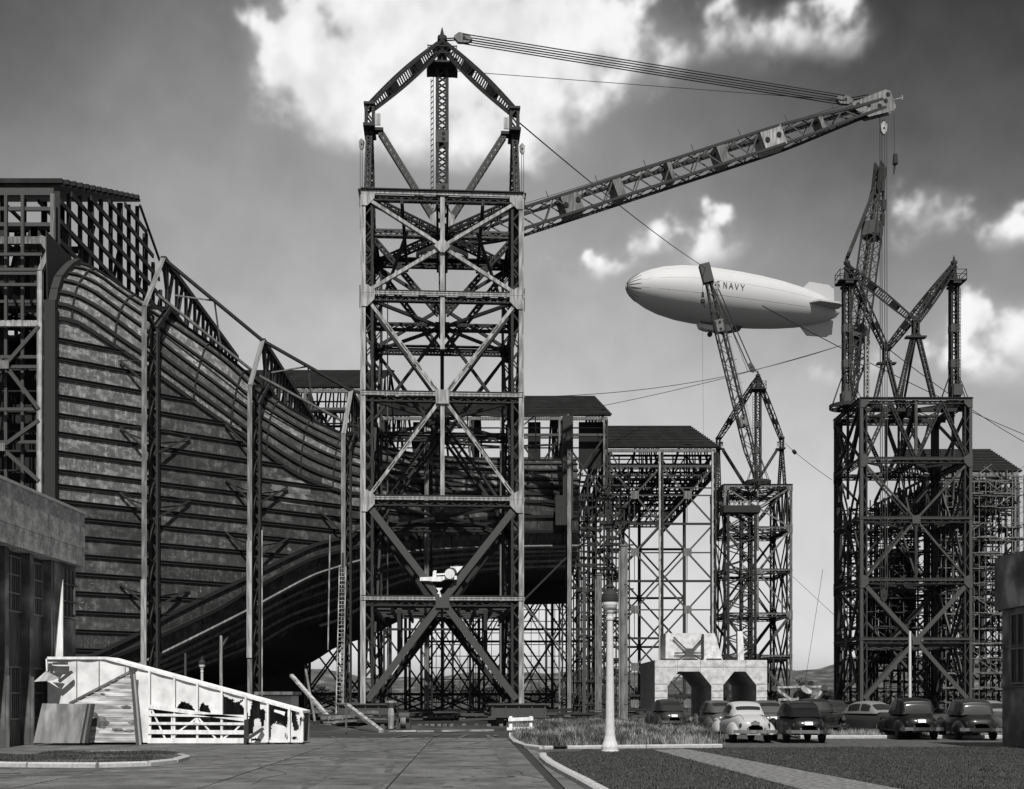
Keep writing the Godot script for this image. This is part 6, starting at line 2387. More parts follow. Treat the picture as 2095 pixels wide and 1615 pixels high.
# ------------------------------------------------------------------ cars
func loft(mb: MB, rows: Array):      # rows of equal length, smooth
	var nr := rows.size()
	var nc: int = rows[0].size()
	var nm := []
	for i in nr:
		var r := []
		for j in nc:
			var du: Vector3 = rows[i][mini(j + 1, nc - 1)] - rows[i][maxi(j - 1, 0)]
			var dv: Vector3 = rows[mini(i + 1, nr - 1)][j] - rows[maxi(i - 1, 0)][j]
			var n := dv.cross(du)
			r.append(n.normalized() if n.length() > 1e-9 else Vector3.UP)
		nm.append(r)
	for i in nr - 1:
		for j in nc - 1:
			mb.quad_n(rows[i][j], rows[i + 1][j], rows[i + 1][j + 1], rows[i][j + 1], nm[i][j], nm[i + 1][j], nm[i + 1][j + 1], nm[i][j + 1])

# sections of the lower body and the cabin, from tail to nose (z runs back to front as + to -)
const BODY := [[2.32, 0.30, 0.52, 0.70], [2.28, 0.52, 0.46, 0.84], [2.16, 0.64, 0.42, 0.95], [1.95, 0.70, 0.40, 1.04], [1.6, 0.75, 0.38, 1.11], [1.1, 0.80, 0.36, 1.14], [0.4, 0.83, 0.36, 1.13], [-0.3, 0.82, 0.36, 1.12], [-0.75, 0.76, 0.38, 1.12], [-1.1, 0.62, 0.40, 1.10], [-1.6, 0.50, 0.42, 1.06], [-2.05, 0.40, 0.44, 1.0], [-2.25, 0.30, 0.48, 0.92], [-2.32, 0.16, 0.55, 0.80]]
const CABS := {
	"coupe": [[1.30, 0.62, 0.50, 1.12], [1.10, 0.68, 0.52, 1.32], [0.86, 0.72, 0.55, 1.52], [0.60, 0.74, 0.57, 1.61], [0.2, 0.75, 0.58, 1.65], [-0.15, 0.75, 0.57, 1.63], [-0.42, 0.74, 0.55, 1.56], [-0.72, 0.72, 0.55, 1.30], [-0.92, 0.68, 0.52, 1.11]],
	"sedan": [[2.02, 0.58, 0.44, 1.04], [1.70, 0.66, 0.50, 1.27], [1.35, 0.71, 0.54, 1.47], [0.95, 0.75, 0.57, 1.60], [0.4, 0.77, 0.59, 1.67], [-0.1, 0.77, 0.58, 1.66], [-0.42, 0.75, 0.56, 1.58], [-0.75, 0.72, 0.55, 1.30], [-0.95, 0.68, 0.52, 1.11]],
	"boxy": [[1.75, 0.62, 0.52, 1.08], [1.66, 0.68, 0.56, 1.40], [1.52, 0.71, 0.58, 1.62], [1.2, 0.73, 0.60, 1.72], [0.5, 0.75, 0.61, 1.76], [-0.1, 0.75, 0.60, 1.74], [-0.45, 0.74, 0.58, 1.66], [-0.68, 0.72, 0.57, 1.34], [-0.85, 0.68, 0.52, 1.11]],
}

func body_row(s: Array) -> Array:
	var r := []
	var hw: float = s[1]
	var y0: float = s[2]
	var y1: float = s[3]
	for i in 17:
		var th := PI * i / 16.0           # right side round over the top to the left
		var c := cos(th)
		var sn := sin(th)
		var x := signf(c) * pow(absf(c), 0.55) * hw
		var y := y0 + (y1 - y0) * pow(sn, 0.55)
		r.append(Vector3(x, y, s[0]))
	return r

func cab_pt(s: Array, f: float) -> Vector3:   # f from 0 (right belt) to 1 (left belt)
	var hb: float = s[1]
	var ht: float = s[2]
	var yb := 1.04
	var yt: float = s[3]
	var g_ := absf(f - 0.5) * 2.0       # 0 at the ridge, 1 at the belt
	var sd := 1.0 if f < 0.5 else -1.0
	var x: float
	var y: float
	if g_ > 0.55:
		var k := (g_ - 0.55) / 0.45
		x = lerpf(ht, hb, k)
		y = lerpf(yt - 0.13 * (yt - yb), yb, k)
		x += 0.03 * sin(PI * k)
	else:
		var k := g_ / 0.55
		x = ht * sin(k * PI / 2)
		y = yt - 0.13 * (yt - yb) * (1.0 - cos(k * PI / 2))
	return Vector3(sd * x, y, s[0])

func cab_section(kind: String, z: float) -> Array:
	var C: Array = CABS[kind]
	var k := 0
	while k < C.size() - 2 and C[k + 1][0] > z:
		k += 1
	var a: Array = C[k]
	var b: Array = C[k + 1]
	var t := clampf((a[0] - z) / (a[0] - b[0]), 0, 1)
	return [z, lerpf(a[1], b[1], t), lerpf(a[2], b[2], t), lerpf(a[3], b[3], t)]

func glass_patch(kind: String, z0: float, z1: float, f0: float, f1: float, lift := 0.012) -> MB:
	var rows := []
	for i in 7:
		var r := []
		var z := lerpf(z0, z1, i / 6.0)
		var s := cab_section(kind, z)
		for j in 9:
			# round the patch's corners
			var u := j / 8.0
			var e := absf(i / 6.0 - 0.5) * 2.0
			var tr := 0.5 + (u - 0.5) * (1.0 - 0.14 * pow(e, 4.0))
			var f := lerpf(f0, f1, tr)
			var p := cab_pt(s, f)
			var p2 := cab_pt(s, f + 0.02)
			var s2 := cab_section(kind, z - 0.05)
			var n := (cab_pt(s2, f) - p).cross(p2 - p).normalized()
			r.append(p + n * lift)
		rows.append(r)
	var mb := MB.new()
	loft(mb, rows)
	return mb

func car(called: String, label: String, where: Vector3, turn: float, kind: String, paint: String, roof_paint := "", plate_on := true, k := 1.0):
	var t := Node3D.new()
	t.name = numbered(self, called)
	add_child(t, true)
	t.position = where
	t.rotation.y = turn
	t.scale = Vector3.ONE * k
	tag(t, label, "car", "cars parked before the portal")
	var pm: Material = M[paint]
	var mb := MB.new()
	var rows := []
	for s in BODY:
		rows.append(body_row(s))
	loft(mb, rows)
	mb.box(Vector3(0, 0.42, 0), Vector3(1.2, 0.2, 4.2))
	part(t, "body", mb, pm)
	mb = MB.new()
	rows = []
	var C: Array = CABS[kind]
	var nz := 26
	for i in nz + 1:
		var z := lerpf(C[0][0], C[C.size() - 1][0], float(i) / nz)
		var s := cab_section(kind, z)
		var r := []
		for j in 25:
			r.append(cab_pt(s, j / 24.0))
		rows.append(r)
	loft(mb, rows)
	var cab := part(t, "cabin", mb, M[roof_paint] if roof_paint else pm)
	# glass
	var rear := [[1.22, 0.90], [1.62, 1.12], [1.66, 1.50]][["coupe", "sedan", "boxy"].find(kind)] as Array
	part(cab, "rear_window", glass_patch(kind, rear[0] - 0.06, rear[1], 0.26, 0.74, 0.006), pm)
	var rw := glass_patch(kind, rear[0] - 0.10, rear[1] + 0.05, 0.29, 0.71, 0.016)
	part(cab, "rear_window", rw, M.glass)
	part(cab, "windscreen", glass_patch(kind, -0.50, -0.80, 0.24, 0.76, 0.014), M.glass)
	for f in [[0.06, 0.20], [0.80, 0.94]]:
		part(cab, "side_window", glass_patch(kind, 0.85, 0.12, f[0], f[1], 0.014), M.glass)
		part(cab, "side_window", glass_patch(kind, 0.04, -0.48, f[0], f[1], 0.014), M.glass)
	# mudguards
	for sx in [-1.0, 1.0]:
		for sz in [-1.0, 1.0]:
			var fm := MB.new()
			var c := Vector3(sx * 0.70, 0.34, sz * 1.45)
			var r2 := []
			for i in 15:
				var th := PI * i / 14.0
				var row := []
				for j in 9:
					var ph := PI * j / 8.0
					var wx := 0.25 if sz > 0 else 0.27
					var len := 0.70
					var q := Vector3(cos(ph) * wx * pow(sin(th), 0.6), sin(ph) * sin(th) * 0.50, cos(th) * len)
					if sz > 0 and q.z > 0:
						q.z *= 1.12
					row.append(c + q)
				r2.append(row)
			loft(fm, r2)
			part(t, "mudguard", fm, pm)
			var wm := MB.new()
			var wc := Vector3(sx * 0.70, 0.345, sz * 1.42)
			wm.tube(wc - Vector3(0.09, 0, 0), wc + Vector3(0.09, 0, 0), 0.345, 0.345, 22)
			wm.tube(wc - Vector3(0.11, 0, 0), wc + Vector3(0.11, 0, 0), 0.30, 0.30, 22)
			var wh := part(t, "wheel", wm, M.rubber)
			wm = MB.new()
			wm.tube(wc - Vector3(0.12, 0, 0), wc + Vector3(0.12, 0, 0), 0.19, 0.17, 18)
			part(wh, "hub_cap", wm, M.steel_mid)
		var rb := MB.new()
		rb.box(Vector3(sx * 0.82, 0.36, 0), Vector3(0.22, 0.05, 1.9))
		part(t, "running_board", rb, M.rubber)
	# bumpers
	for sz in [-1.0, 1.0]:
		var bm := MB.new()
		var pts := []
		for i in 11:
			var u := i / 10.0 * 2.0 - 1.0
			pts.append(Vector3(u * 0.86, 0.46, sz * (2.50 - 0.20 * u * u * u * u)))
		for i in 10:
			bm.bar(pts[i], pts[i + 1], 0.05, 0.13)
		for q in [-0.34, 0.34]:
			bm.box(Vector3(q, 0.49, sz * 2.51), Vector3(0.07, 0.24, 0.07))
			bm.box(Vector3(q, 0.46, sz * 2.36), Vector3(0.05, 0.06, 0.3))
		part(t, "bumper", bm, M.chrome if kind != "coupe" else M.steel_grey)
	# tail lamps, head lamps, plate, trunk handle and lid line
	for sx in [-1.0, 1.0]:
		var lm := MB.new()
		lm.lathe(Vector3(sx * 0.56, 0.70, 2.20), [[0.0, -0.09], [0.05, -0.07], [0.065, 0.0], [0.05, 0.07], [0.0, 0.09]], 10)
		part(t, "tail_light", lm, M.steel_dark)
		var hm := MB.new()
		hm.tube(Vector3(sx * 0.62, 0.80, -1.75), Vector3(sx * 0.62, 0.80, -2.12), 0.07, 0.135, 16)
		var hd := part(t, "headlight", hm, pm)
		hm = MB.new()
		hm.tube(Vector3(sx * 0.62, 0.80, -2.12), Vector3(sx * 0.62, 0.80, -2.14), 0.125, 0.10, 16)
		part(hd, "lens", hm, M.chrome)
	if plate_on:
		mb = MB.new()
		mb.obox(Vector3(0, 0.78, 2.335), Vector3(0.16, 0, 0), Vector3(0, 0.065, -0.03), Vector3(0, 0.005, 0.011))
		part(t, "number_plate", mb, M.plate if paint != "car_silver" else M.paint_black)
		mb = MB.new()
		mb.box(Vector3(0, 0.875, 2.27), Vector3(0.12, 0.03, 0.05))
		part(t, "plate_lamp", mb, M.steel_grey)
	mb = MB.new()
	for i in 6:
		mb.box(Vector3(0, 0.58 + i * 0.06, -2.34 + abs(i - 3) * 0.012), Vector3(0.5 - i * 0.03, 0.025, 0.03))
	part(t, "grille", mb, M.chrome)
	if kind == "coupe":
		mb = MB.new()
		for s in [-0.42, 0.42]:
			for i in 8:
				var z0 := lerpf(1.32, 2.22, i / 8.0)
				var z1 := lerpf(1.32, 2.22, (i + 1) / 8.0)
				mb.bar(body_top(s, z0), body_top(s * 1.0, z1), 0.012, 0.012)
		part(t, "boot_seam", mb, M.steel_dark)
	return t

func body_top(x: float, z: float) -> Vector3:
	var k := 0
	while k < BODY.size() - 2 and BODY[k + 1][0] > z:
		k += 1
	var a: Array = BODY[k]
	var b: Array = BODY[k + 1]
	var t := clampf((a[0] - z) / (a[0] - b[0]), 0, 1)
	var hw := lerpf(a[1], b[1], t)
	var y0 := lerpf(a[2], b[2], t)
	var y1 := lerpf(a[3], b[3], t)
	var c := pow(clampf(absf(x) / hw, 0, 1), 1.0 / 0.55)
	return Vector3(x, y0 + (y1 - y0) * pow(sqrt(maxf(0.0, 1.0 - c * c)), 0.55) + 0.004, z)

func build_cars():
	var y := 0.004
	car("parked_car", "pale silver coupe seen from behind, nearest of the parked cars", Vector3(9.5, y, -48.4), 0.03, "coupe", "car_silver")
	car("parked_car", "black fastback saloon parked right of the silver coupe", Vector3(11.75, y, -48.3), -0.05, "sedan", "car_black")
	car("parked_car", "dark saloon alone in the tall weeds at the left end of the cars", Vector3(8.5, 0.06, -64.5), 0.05, "sedan", "car_mid")
	car("parked_car", "grey saloon half hidden behind the silver coupe's left side", Vector3(10.7, 0.0, -61.5), 0.06, "sedan", "car_grey")
	car("parked_car", "grey saloon showing its rear window between the silver coupe and the black saloon", Vector3(13.1, 0.0, -61), 0.0, "sedan", "car_grey")
	car("parked_car", "dark round topped car facing the camera behind the black saloon", Vector3(15.0, 0.0, -58.0), PI + 0.1, "boxy", "car_dark")
	car("parked_car", "dark car far back between two nearer cars, left of the pale topped coupe", Vector3(19.2, 0.0, -70.0), PI, "sedan", "car_mid")
	car("parked_car", "pale topped grey coupe facing the camera behind the light kerb", Vector3(17.3, 0.0, -56.4), PI + 0.55, "coupe", "car_mid", "car_light")
	car("parked_car", "dark upright saloon seen from behind, right of the pale topped coupe", Vector3(17.55, y, -51.9), -0.1, "boxy", "car_black", "", true, 1.03)
	car("parked_car", "dark touring car with a grey folding top beside the right annex", Vector3(19.9, y, -51.3), -0.12, "boxy", "car_dark", "car_mid", false)
	car("parked_car", "pale roofed car mostly hidden at the right end by the annex", Vector3(24.4, 0.0, -60.0), PI + 0.3, "sedan", "car_grey", "car_light", false)

# ------------------------------------------------------------------ small things on the site
func build_site_things():
	# white barrier
	var t := thing("barrier", "white wooden barrier with two rails at the end of the road", "barrier", gp(1065, 1508))
	var d := 54.0
	for x in [1045, 1086]:
		var b := at(x, 1506, d)
		b.y = 0.0
		pbar(t, "post", b, at(x, 1466, d), 0.14, 0.08, M.white, Vector3(0, 0, 1))
	pbar(t, "rail", at(1040, 1473, d - 0.1), at(1091, 1471, d - 0.1), 0.16, 0.05, M.white, Vector3(0, 0, 1))
	pbar(t, "rail", at(1037, 1492, d - 0.1), at(1093, 1490, d - 0.1), 0.13, 0.05, M.white, Vector3(0, 0, 1))
	# long wooden ladder
	t = thing("ladder", "long wooden ladder leaning on the bent left of the big tower", "ladder", Vector3(at(694, 1490, 84).x, 0, -84))
	var a := at(694, 1470, 84)
	a.y = 0.05
	var b := at(701, 1160, 87)
	for s in [-0.24, 0.24]:
		pbar(t, "rail", a + Vector3(s, 0, 0), b + Vector3(s, 0, 0), 0.07, 0.1, M.wood_pale, Vector3(0, 0, 1))
	for i in 38:
		var p := a.lerp(b, (i + 0.5) / 38.0)
		pbar(t, "rung", p - Vector3(0.24, 0, 0), p + Vector3(0.24, 0, 0), 0.06, 0.05, M.wood_pale)
	# leaning timbers and props
	for e in [
		["long timber prop leaning down to the ladder's foot", 596, 1382, 78, 688, 1484, 74, 0.24, "wood_worn_b"],
		["slim crooked prop crossing the long timber prop", 625, 1370, 80, 645, 1486, 78, 0.14, "timber"],
		["timber leaning from the tower's left truck down to the road", 708, 1442, 70, 780, 1502, 62, 0.26, "wood_pale"],
		["short dark post standing left of the leaning road timber", 708, 1440, 66, 708, 1502, 60, 0.1, "steel_mid"],
		["horizontal pipe rail behind the wedge's right end, upper", 618, 1462, 72, 680, 1456, 74, 0.07, "timber"],
		["horizontal pipe rail behind the wedge's right end, lower", 616, 1480, 70, 680, 1476, 72, 0.07, "timber"],
		["tall thin pale pole in front of the shell's dark mouth, left", 536, 1085, 78, 536, 1425, 78, 0.07, "wood_pale"],
		["tall thin pale pole in front of the shell's dark mouth, right", 675, 1095, 84, 671, 1330, 84, 0.09, "wood_pale"],
		["slanting dark brace under the shell beside the second bent", 492, 1258, 86, 450, 1330, 84, 0.14, "steel_mid"],
	]:
		var mb := MB.new()
		var p := at(e[1], e[2], e[3])
		var q := at(e[4], e[5], e[6])
		if e[5] > 1470:
			q.y = 0.02
		mb.bar(p, q, e[7], e[7] * 0.7)
		single("timber" if "timber" in e[0] or "prop" in e[0] else "pipe" if "pipe" in e[0] else "pole", e[0], "timber" if "timber" in e[0] or "prop" in e[0] else "pole", mb, M[e[8]], Vector3(q.x, q.y, q.z))
	# white float gear on the tower's lowest floor
	var dd := 77.5
	t = thing("hoisting_gear", "white hoisting gear on the crossing braces of the nearest tower", "machine", at(900, 1190, dd))
	var mb2 := MB.new()
	var P := func(px: float, py: float) -> Vector2:
		var v := at(px, py, dd)
		return Vector2(v.x, v.y)
	mb2.prism(PackedVector2Array([P.call(863, 1194), P.call(880, 1194), P.call(886, 1195), P.call(905, 1195), P.call(913, 1191), P.call(937, 1191.5), P.call(937, 1184), P.call(928, 1184), P.call(920, 1189), P.call(911, 1185), P.call(888, 1186), P.call(863, 1187)]), Vector3(0, 0, -dd + 1.7), Vector3(1, 0, 0), Vector3.UP, Vector3(0, 0, -0.4))
	part(t, "beam", mb2, M.white)
	mb2 = MB.new()
	mb2.tube(Vector3(at(892, 1186, dd).x, at(892, 1186, dd).y, -dd + 1.5), Vector3(at(892, 1175, dd).x, at(892, 1175, dd).y, -dd + 1.5), 0.14, 0.12, 10)
	mb2.bar(at(887, 1169, dd - 1.5), at(893, 1169, dd - 1.5), 0.07, 0.07)
	mb2.bar(at(890, 1169, dd - 1.5), at(891, 1177, dd - 1.5), 0.07, 0.07, Vector3(0, 0, 1))
	mb2.bar(at(893, 1176, dd - 1.5), at(910, 1175, dd - 1.5), 0.1, 0.1)
	part(t, "valve", mb2, M.white)
	mb2 = MB.new()
	mb2.tube(at(920, 1174.5, dd - 1.9), at(920, 1174.5, dd - 1.2), 0.32, 0.32, 20)
	part(t, "tank_end", mb2, M.white)
	mb2 = MB.new()
	mb2.tube(at(920, 1174.5, dd - 1.2), at(938, 1166, dd + 2.0), 0.36, 0.36, 20)
	part(t, "tank", mb2, M.steel_mid)
	mb2 = MB.new()
	mb2.prism(PackedVector2Array([P.call(895, 1208), P.call(908, 1208), P.call(902.5, 1214), P.call(906, 1226), P.call(896, 1226), P.call(900, 1214)]), Vector3(0, 0, -dd + 1.6), Vector3(1, 0, 0), Vector3.UP, Vector3(0, 0, -0.12))
	part(t, "stand", mb2, M.white)
	mb2 = MB.new()
	mb2.prism(PackedVector2Array([P.call(922, 1162), P.call(948, 1161), P.call(934, 1177), P.call(928, 1173)]), Vector3(0, 0, -dd + 0.6), Vector3(1, 0, 0), Vector3.UP, Vector3(0, 0, -0.1))
	part(t, "plate", mb2, M.white)
	mb2 = MB.new()
	mb2.prism(PackedVector2Array([P.call(955, 1167), P.call(966, 1168), P.call(958, 1178), P.call(946, 1179)]), Vector3(0, 0, -dd + 0.6), Vector3(1, 0, 0), Vector3.UP, Vector3(0, 0, -0.1))
	part(t, "plate", mb2, M.white)
	# rails under the tower trucks
	for s in [-1, 1]:
		t = thing("track_rail", "dark track under the left trucks of the nearest tower" if s < 0 else "dark track under the right trucks of the nearest tower", "rail", Vector3(-4.9 + s * 5.0, 0, -82))
		var mb := MB.new()
		mb.bar(Vector3(-4.9 + s * 5.0 - 6, 0.16, -76.2 - s * 0.3), Vector3(-4.9 + s * 5.0 + 6, 0.16, -76.2 - s * 0.3), 0.2, 0.24)
		mb.bar(Vector3(-4.9 + s * 5.0 - 6, 0.16, -88 - s * 0.3), Vector3(-4.9 + s * 5.0 + 6, 0.16, -88 - s * 0.3), 0.2, 0.24)
		part(t, "rail", mb, M.steel_dark)
		mb = MB.new()
		for i in 15:
			mb.box(Vector3(-4.9 + s * 5.0 - 5.6 + i * 0.8, 0.0, -76.2 - s * 0.3), Vector3(0.25, 0.2, 1.6))
		part(t, "sleepers", mb, M.timber).set_meta("kind", "stuff")
	# heaps of dark lumber and steel beneath the tower
	var r := RandomNumberGenerator.new()
	r.seed = 12
	var piles := [[790, 1474, 76.0, "dark pile of lumber under the tower's left side"], [872, 1472, 82.0, "dark stack of beams under the middle of the tower"], [970, 1470, 85.0, "dark stack of steel beneath the tower's right side"], [1010, 1474, 79.0, "low heap of planks near the tower's right truck"], [735, 1478, 73.0, "heap of boards beside the tower's left truck"], [1120, 1475, 84.0, "stack of dark timber right of the tower's foot"], [640, 1476, 80.0, "dark lumber heap under the shell by the props"], [1215, 1476, 84.0, "dark scrap stack at the foot of the scaffolding left of the lamp"], [1300, 1474, 92.0, "dark scrap stack left of the concrete portal"], [575, 1470, 77.0, "dark lumber heap beside the small shed"], [1745, 1470, 92.0, "dark scrap stack at the right tower's left foot"]]
	for e in piles:
		var c := at(e[0], 1428, e[2])
		c.y = 0
		t = thing("lumber_pile", e[3], "lumber pile", c)
		for i in 16:
			var mb := MB.new()
			var yy: float = 0.1 + (i / 5) * 0.26 + r.randf_range(-0.03, 0.05)
			var p := c + Vector3(r.randf_range(-1.2, 0.6), yy, r.randf_range(-0.8, 0.8))
			var an := r.randf_range(-0.35, 0.35)
			var ln := r.randf_range(1.4, 4.2)
			var dv := Vector3(cos(an), r.randf_range(-0.02, 0.06), sin(an))
			mb.bar(p - dv * ln / 2, p + dv * ln / 2, r.randf_range(0.12, 0.3), r.randf_range(0.08, 0.22))
			part(t, "beam", mb, [M.steel_dark, M.steel_dark, M.timber, M.steel_mid][r.randi() % 4])
	# pump with pale hood beside the left truck
	t = thing("site_pump", "small pump with a pale funnel top at the tower's left foot", "machine", at(800, 1490, 68))
	mb2 = MB.new()
	var c2 := at(800, 1486, 68)
	c2.y = 0
	mb2.lathe(c2, [[0.16, 0.0], [0.2, 0.8], [0.14, 1.2], [0.34, 1.5], [0.34, 1.6], [0.0, 1.62]], 14)
	part(t, "funnel", mb2, M.wood_pale)
	mb2 = MB.new()
	mb2.box(c2 + Vector3(0.75, 0.3, 0), Vector3(0.8, 0.6, 0.7))
	mb2.tube(c2 + Vector3(0.5, 0.7, 0.3), c2 + Vector3(1.1, 0.7, 0.3), 0.25, 0.25, 12)
	part(t, "engine", mb2, M.steel_mid)
	mb2 = MB.new()
	mb2.tube(c2 + Vector3(0.6, 0.4, 0.4), c2 + Vector3(0.9, 0.4, 0.4), 0.3, 0.3, 14)
	part(t, "flywheel", mb2, M.steel_grey)
	# boards along the far edge of the road
	for e in [[795, 1499, 850, 1498], [852, 1499, 886, 1498.5], [905, 1498, 950, 1497], [962, 1497.5, 1008, 1496.5]]:
		var p := gp(e[0], e[1])
		var q := gp(e[2], e[3])
		var mb := MB.new()
		mb.bar(p + Vector3(0, 0.05, 0), q + Vector3(0, 0.05, 0), 0.2, 0.08)
		single("edge_board", "pale board along the road's far edge, %s" % ["leftmost by the leaning timber", "short one left of the middle joint", "in line with the middle joint", "rightmost before the barrier"][int(e[0] > 850) + int(e[0] > 900) + int(e[0] > 960)], "board", mb, M.wood_worn_b, p, "boards along the road's end")
	# rig with slanted arms behind the cars
	t = thing("loader_rig", "pale framed rig with two slanted arms behind the black saloon", "machine", at(1640, 1440, 74))
	d = 74.0
	for e in [[1583, 1407, 1690, 1405, 0.12], [1586, 1408, 1630, 1441, 0.16], [1688, 1406, 1664, 1436, 0.16], [1692, 1408, 1672, 1436, 0.07], [1592, 1432, 1636, 1431, 0.14], [1594, 1432, 1594, 1450, 0.12], [1612, 1433, 1612, 1450, 0.1], [1634, 1430, 1636, 1450, 0.12]]:
		pbar(t, "arm", at(e[0], e[1], d), at(e[2], e[3], d), e[4], e[4], M.steel_light if e[4] > 0.1 else M.steel_mid, Vector3(0, 0, 1))
	for e in [[1585, 1409], [1687, 1407]]:
		mb2 = MB.new()
		mb2.tube(at(e[0], e[1], d - 0.2), at(e[0], e[1], d + 0.2), 0.2, 0.2, 12)
		part(t, "pulley", mb2, M.steel_mid)
	mb2 = MB.new()
	mb2.tube(at(1640, 1428, d + 0.6), at(1650, 1412, d - 0.5), 0.55, 0.34, 14)
	part(t, "drum", mb2, M.steel_mid)
	mb2 = MB.new()
	mb2.tube(at(1650, 1412.5, d - 0.5), at(1651, 1411, d - 0.55), 0.37, 0.37, 14)
	part(t, "drum_rim", mb2, M.steel_light)
	mb2 = MB.new()
	mb2.lathe(at(1635, 1448, d), [[0.2, 0.0], [0.16, 0.5], [0.08, 0.75], [0.16, 0.8], [0.0, 0.84]], 10)
	part(t, "lever_stand", mb2, M.steel_light)
	mb2 = MB.new()
	var lo := at(1640, 1440, d)
	mb2.box(Vector3(lo.x, 0.7, -d), Vector3(2.6, 0.7, 1.5))
	mb2.tube(Vector3(lo.x - 0.9, 0.4, -d + 0.7), Vector3(lo.x - 0.9, 0.4, -d + 0.9), 0.4, 0.4, 14)
	mb2.tube(Vector3(lo.x + 0.9, 0.4, -d + 0.7), Vector3(lo.x + 0.9, 0.4, -d + 0.9), 0.4, 0.4, 14)
	part(t, "chassis", mb2, M.steel_dark)
	# oil drum on the weeds
	mb2 = MB.new()
	mb2.lathe(Vector3(at(1683, 1440, 90).x, 0, -90), [[0.0, 0.0], [0.35, 0.0], [0.35, 1.1], [0.0, 1.1]], 16)
	single("oil_drum", "dark oil drum behind the pale rig, right of it", "drum", mb2, M.steel_mid, Vector3(at(1683, 1440, 90).x, 0, -90))

# ------------------------------------------------------------------ long cables
func cable(label: String, a: Vector3, b: Vector3, sag: float, r: float, m: Material = null):
	var mb := MB.new()
	var n := 24
	for i in n:
		var f0 := float(i) / n
		var f1 := float(i + 1) / n
		var p := a.lerp(b, f0) - Vector3(0, sag * 4.0 * f0 * (1.0 - f0), 0)
		var q := a.lerp(b, f1) - Vector3(0, sag * 4.0 * f1 * (1.0 - f1), 0)
		mb.tube(p, q, r, r, 5, false)
	single("cable", label, "cable", mb, m if m else M.steel_dark, a, "guy cables")

func build_cables():
	cable("long cable from the nearest tower's right post to the boom tip before the airship", at(1061, 250, 82.3), at(1444, 549, 180), 0.5, 0.05)
	cable("cable from the right tower's middle posts out of the picture, steep one", at(1560, 626, 117), at(2110, 895, 178), 0.6, 0.05)
	cable("cable from the right tower's deck to the picture's right edge, low one", at(1815, 712, 138), at(2120, 918, 178), 0.6, 0.05)
	cable("thin cable from the right tower to behind the nearest tower, upper", at(1724, 706, 133), at(1075, 812, 120), 1.4, 0.035)
	cable("thin cable from the right tower to the dark hall roof, lower", at(1724, 706, 133), at(1215, 834, 140), 0.4, 0.035)
	cable("guy from the distant tower's right post toward the right tower", at(1607, 908, 186), at(1702, 982, 160), 0.2, 0.04)
	var mb := MB.new()
	mb.tube(at(1624, 923, 181.5), at(1627, 927, 181), 0.3, 0.3, 8)
	single("pulley_block", "small dark pulley block on the distant tower's guy", "pulley", mb, M.steel_dark, at(1625, 925, 181))
	cable("low guy from the distant tower down to the right tower's foot", at(1622, 1180, 186), at(1706, 1258, 160), 0.0, 0.03)
	cable("steep thin guy falling to the round tree's top", at(1684, 1165, 200), at(1648, 1392, 210), 0.0, 0.035)

# ------------------------------------------------------------------ trees
func tree(label: String, base: Vector3, h: float, w: float, sd: int, called := "tree"):
	var r := RandomNumberGenerator.new()
	r.seed = sd
	var t := thing(called, label, "tree", base, "trees beyond the site")
	var mb := MB.new()
	mb.tube(base, base + Vector3(0, h * 0.5, 0), h * 0.035, h * 0.02, 8)
	for i in 5:
		var an := TAU * i / 5 + r.randf()
		mb.tube(base + Vector3(0, h * (0.3 + 0.04 * i), 0), base + Vector3(cos(an) * w * 0.3, h * (0.55 + 0.06 * i), sin(an) * w * 0.3), h * 0.014, h * 0.006, 5)
	part(t, "trunk", mb, M.bark)
	var lf := MB.new()
	var clumps := []
	for i in 16:
		var an := r.randf() * TAU
		var rr := sqrt(r.randf()) * w * 0.36
		clumps.append([base + Vector3(cos(an) * rr, h * r.randf_range(0.38, 0.86) - rr * 0.25, sin(an) * rr), w * r.randf_range(0.13, 0.23)])
	for c in clumps:
		for i in 90:
			var v: Vector3 = Vector3(r.randfn(), r.randfn(), r.randfn()).normalized() * (c[1] * pow(r.randf(), 0.4))
			v.y *= 0.8
			var p: Vector3 = c[0] + v
			var s := w * r.randf_range(0.02, 0.045)
			var n := Vector3(r.randfn(), r.randfn() + 0.6, r.randfn()).normalized()
			var x := n.cross(Vector3(0.3, 0.8, 0.5)).normalized() * s
			var y := n.cross(x).normalized() * s * 0.8
			lf.quad(p - x, p - y, p + x, p + y)
	part(t, "crown", lf, M.foliage)

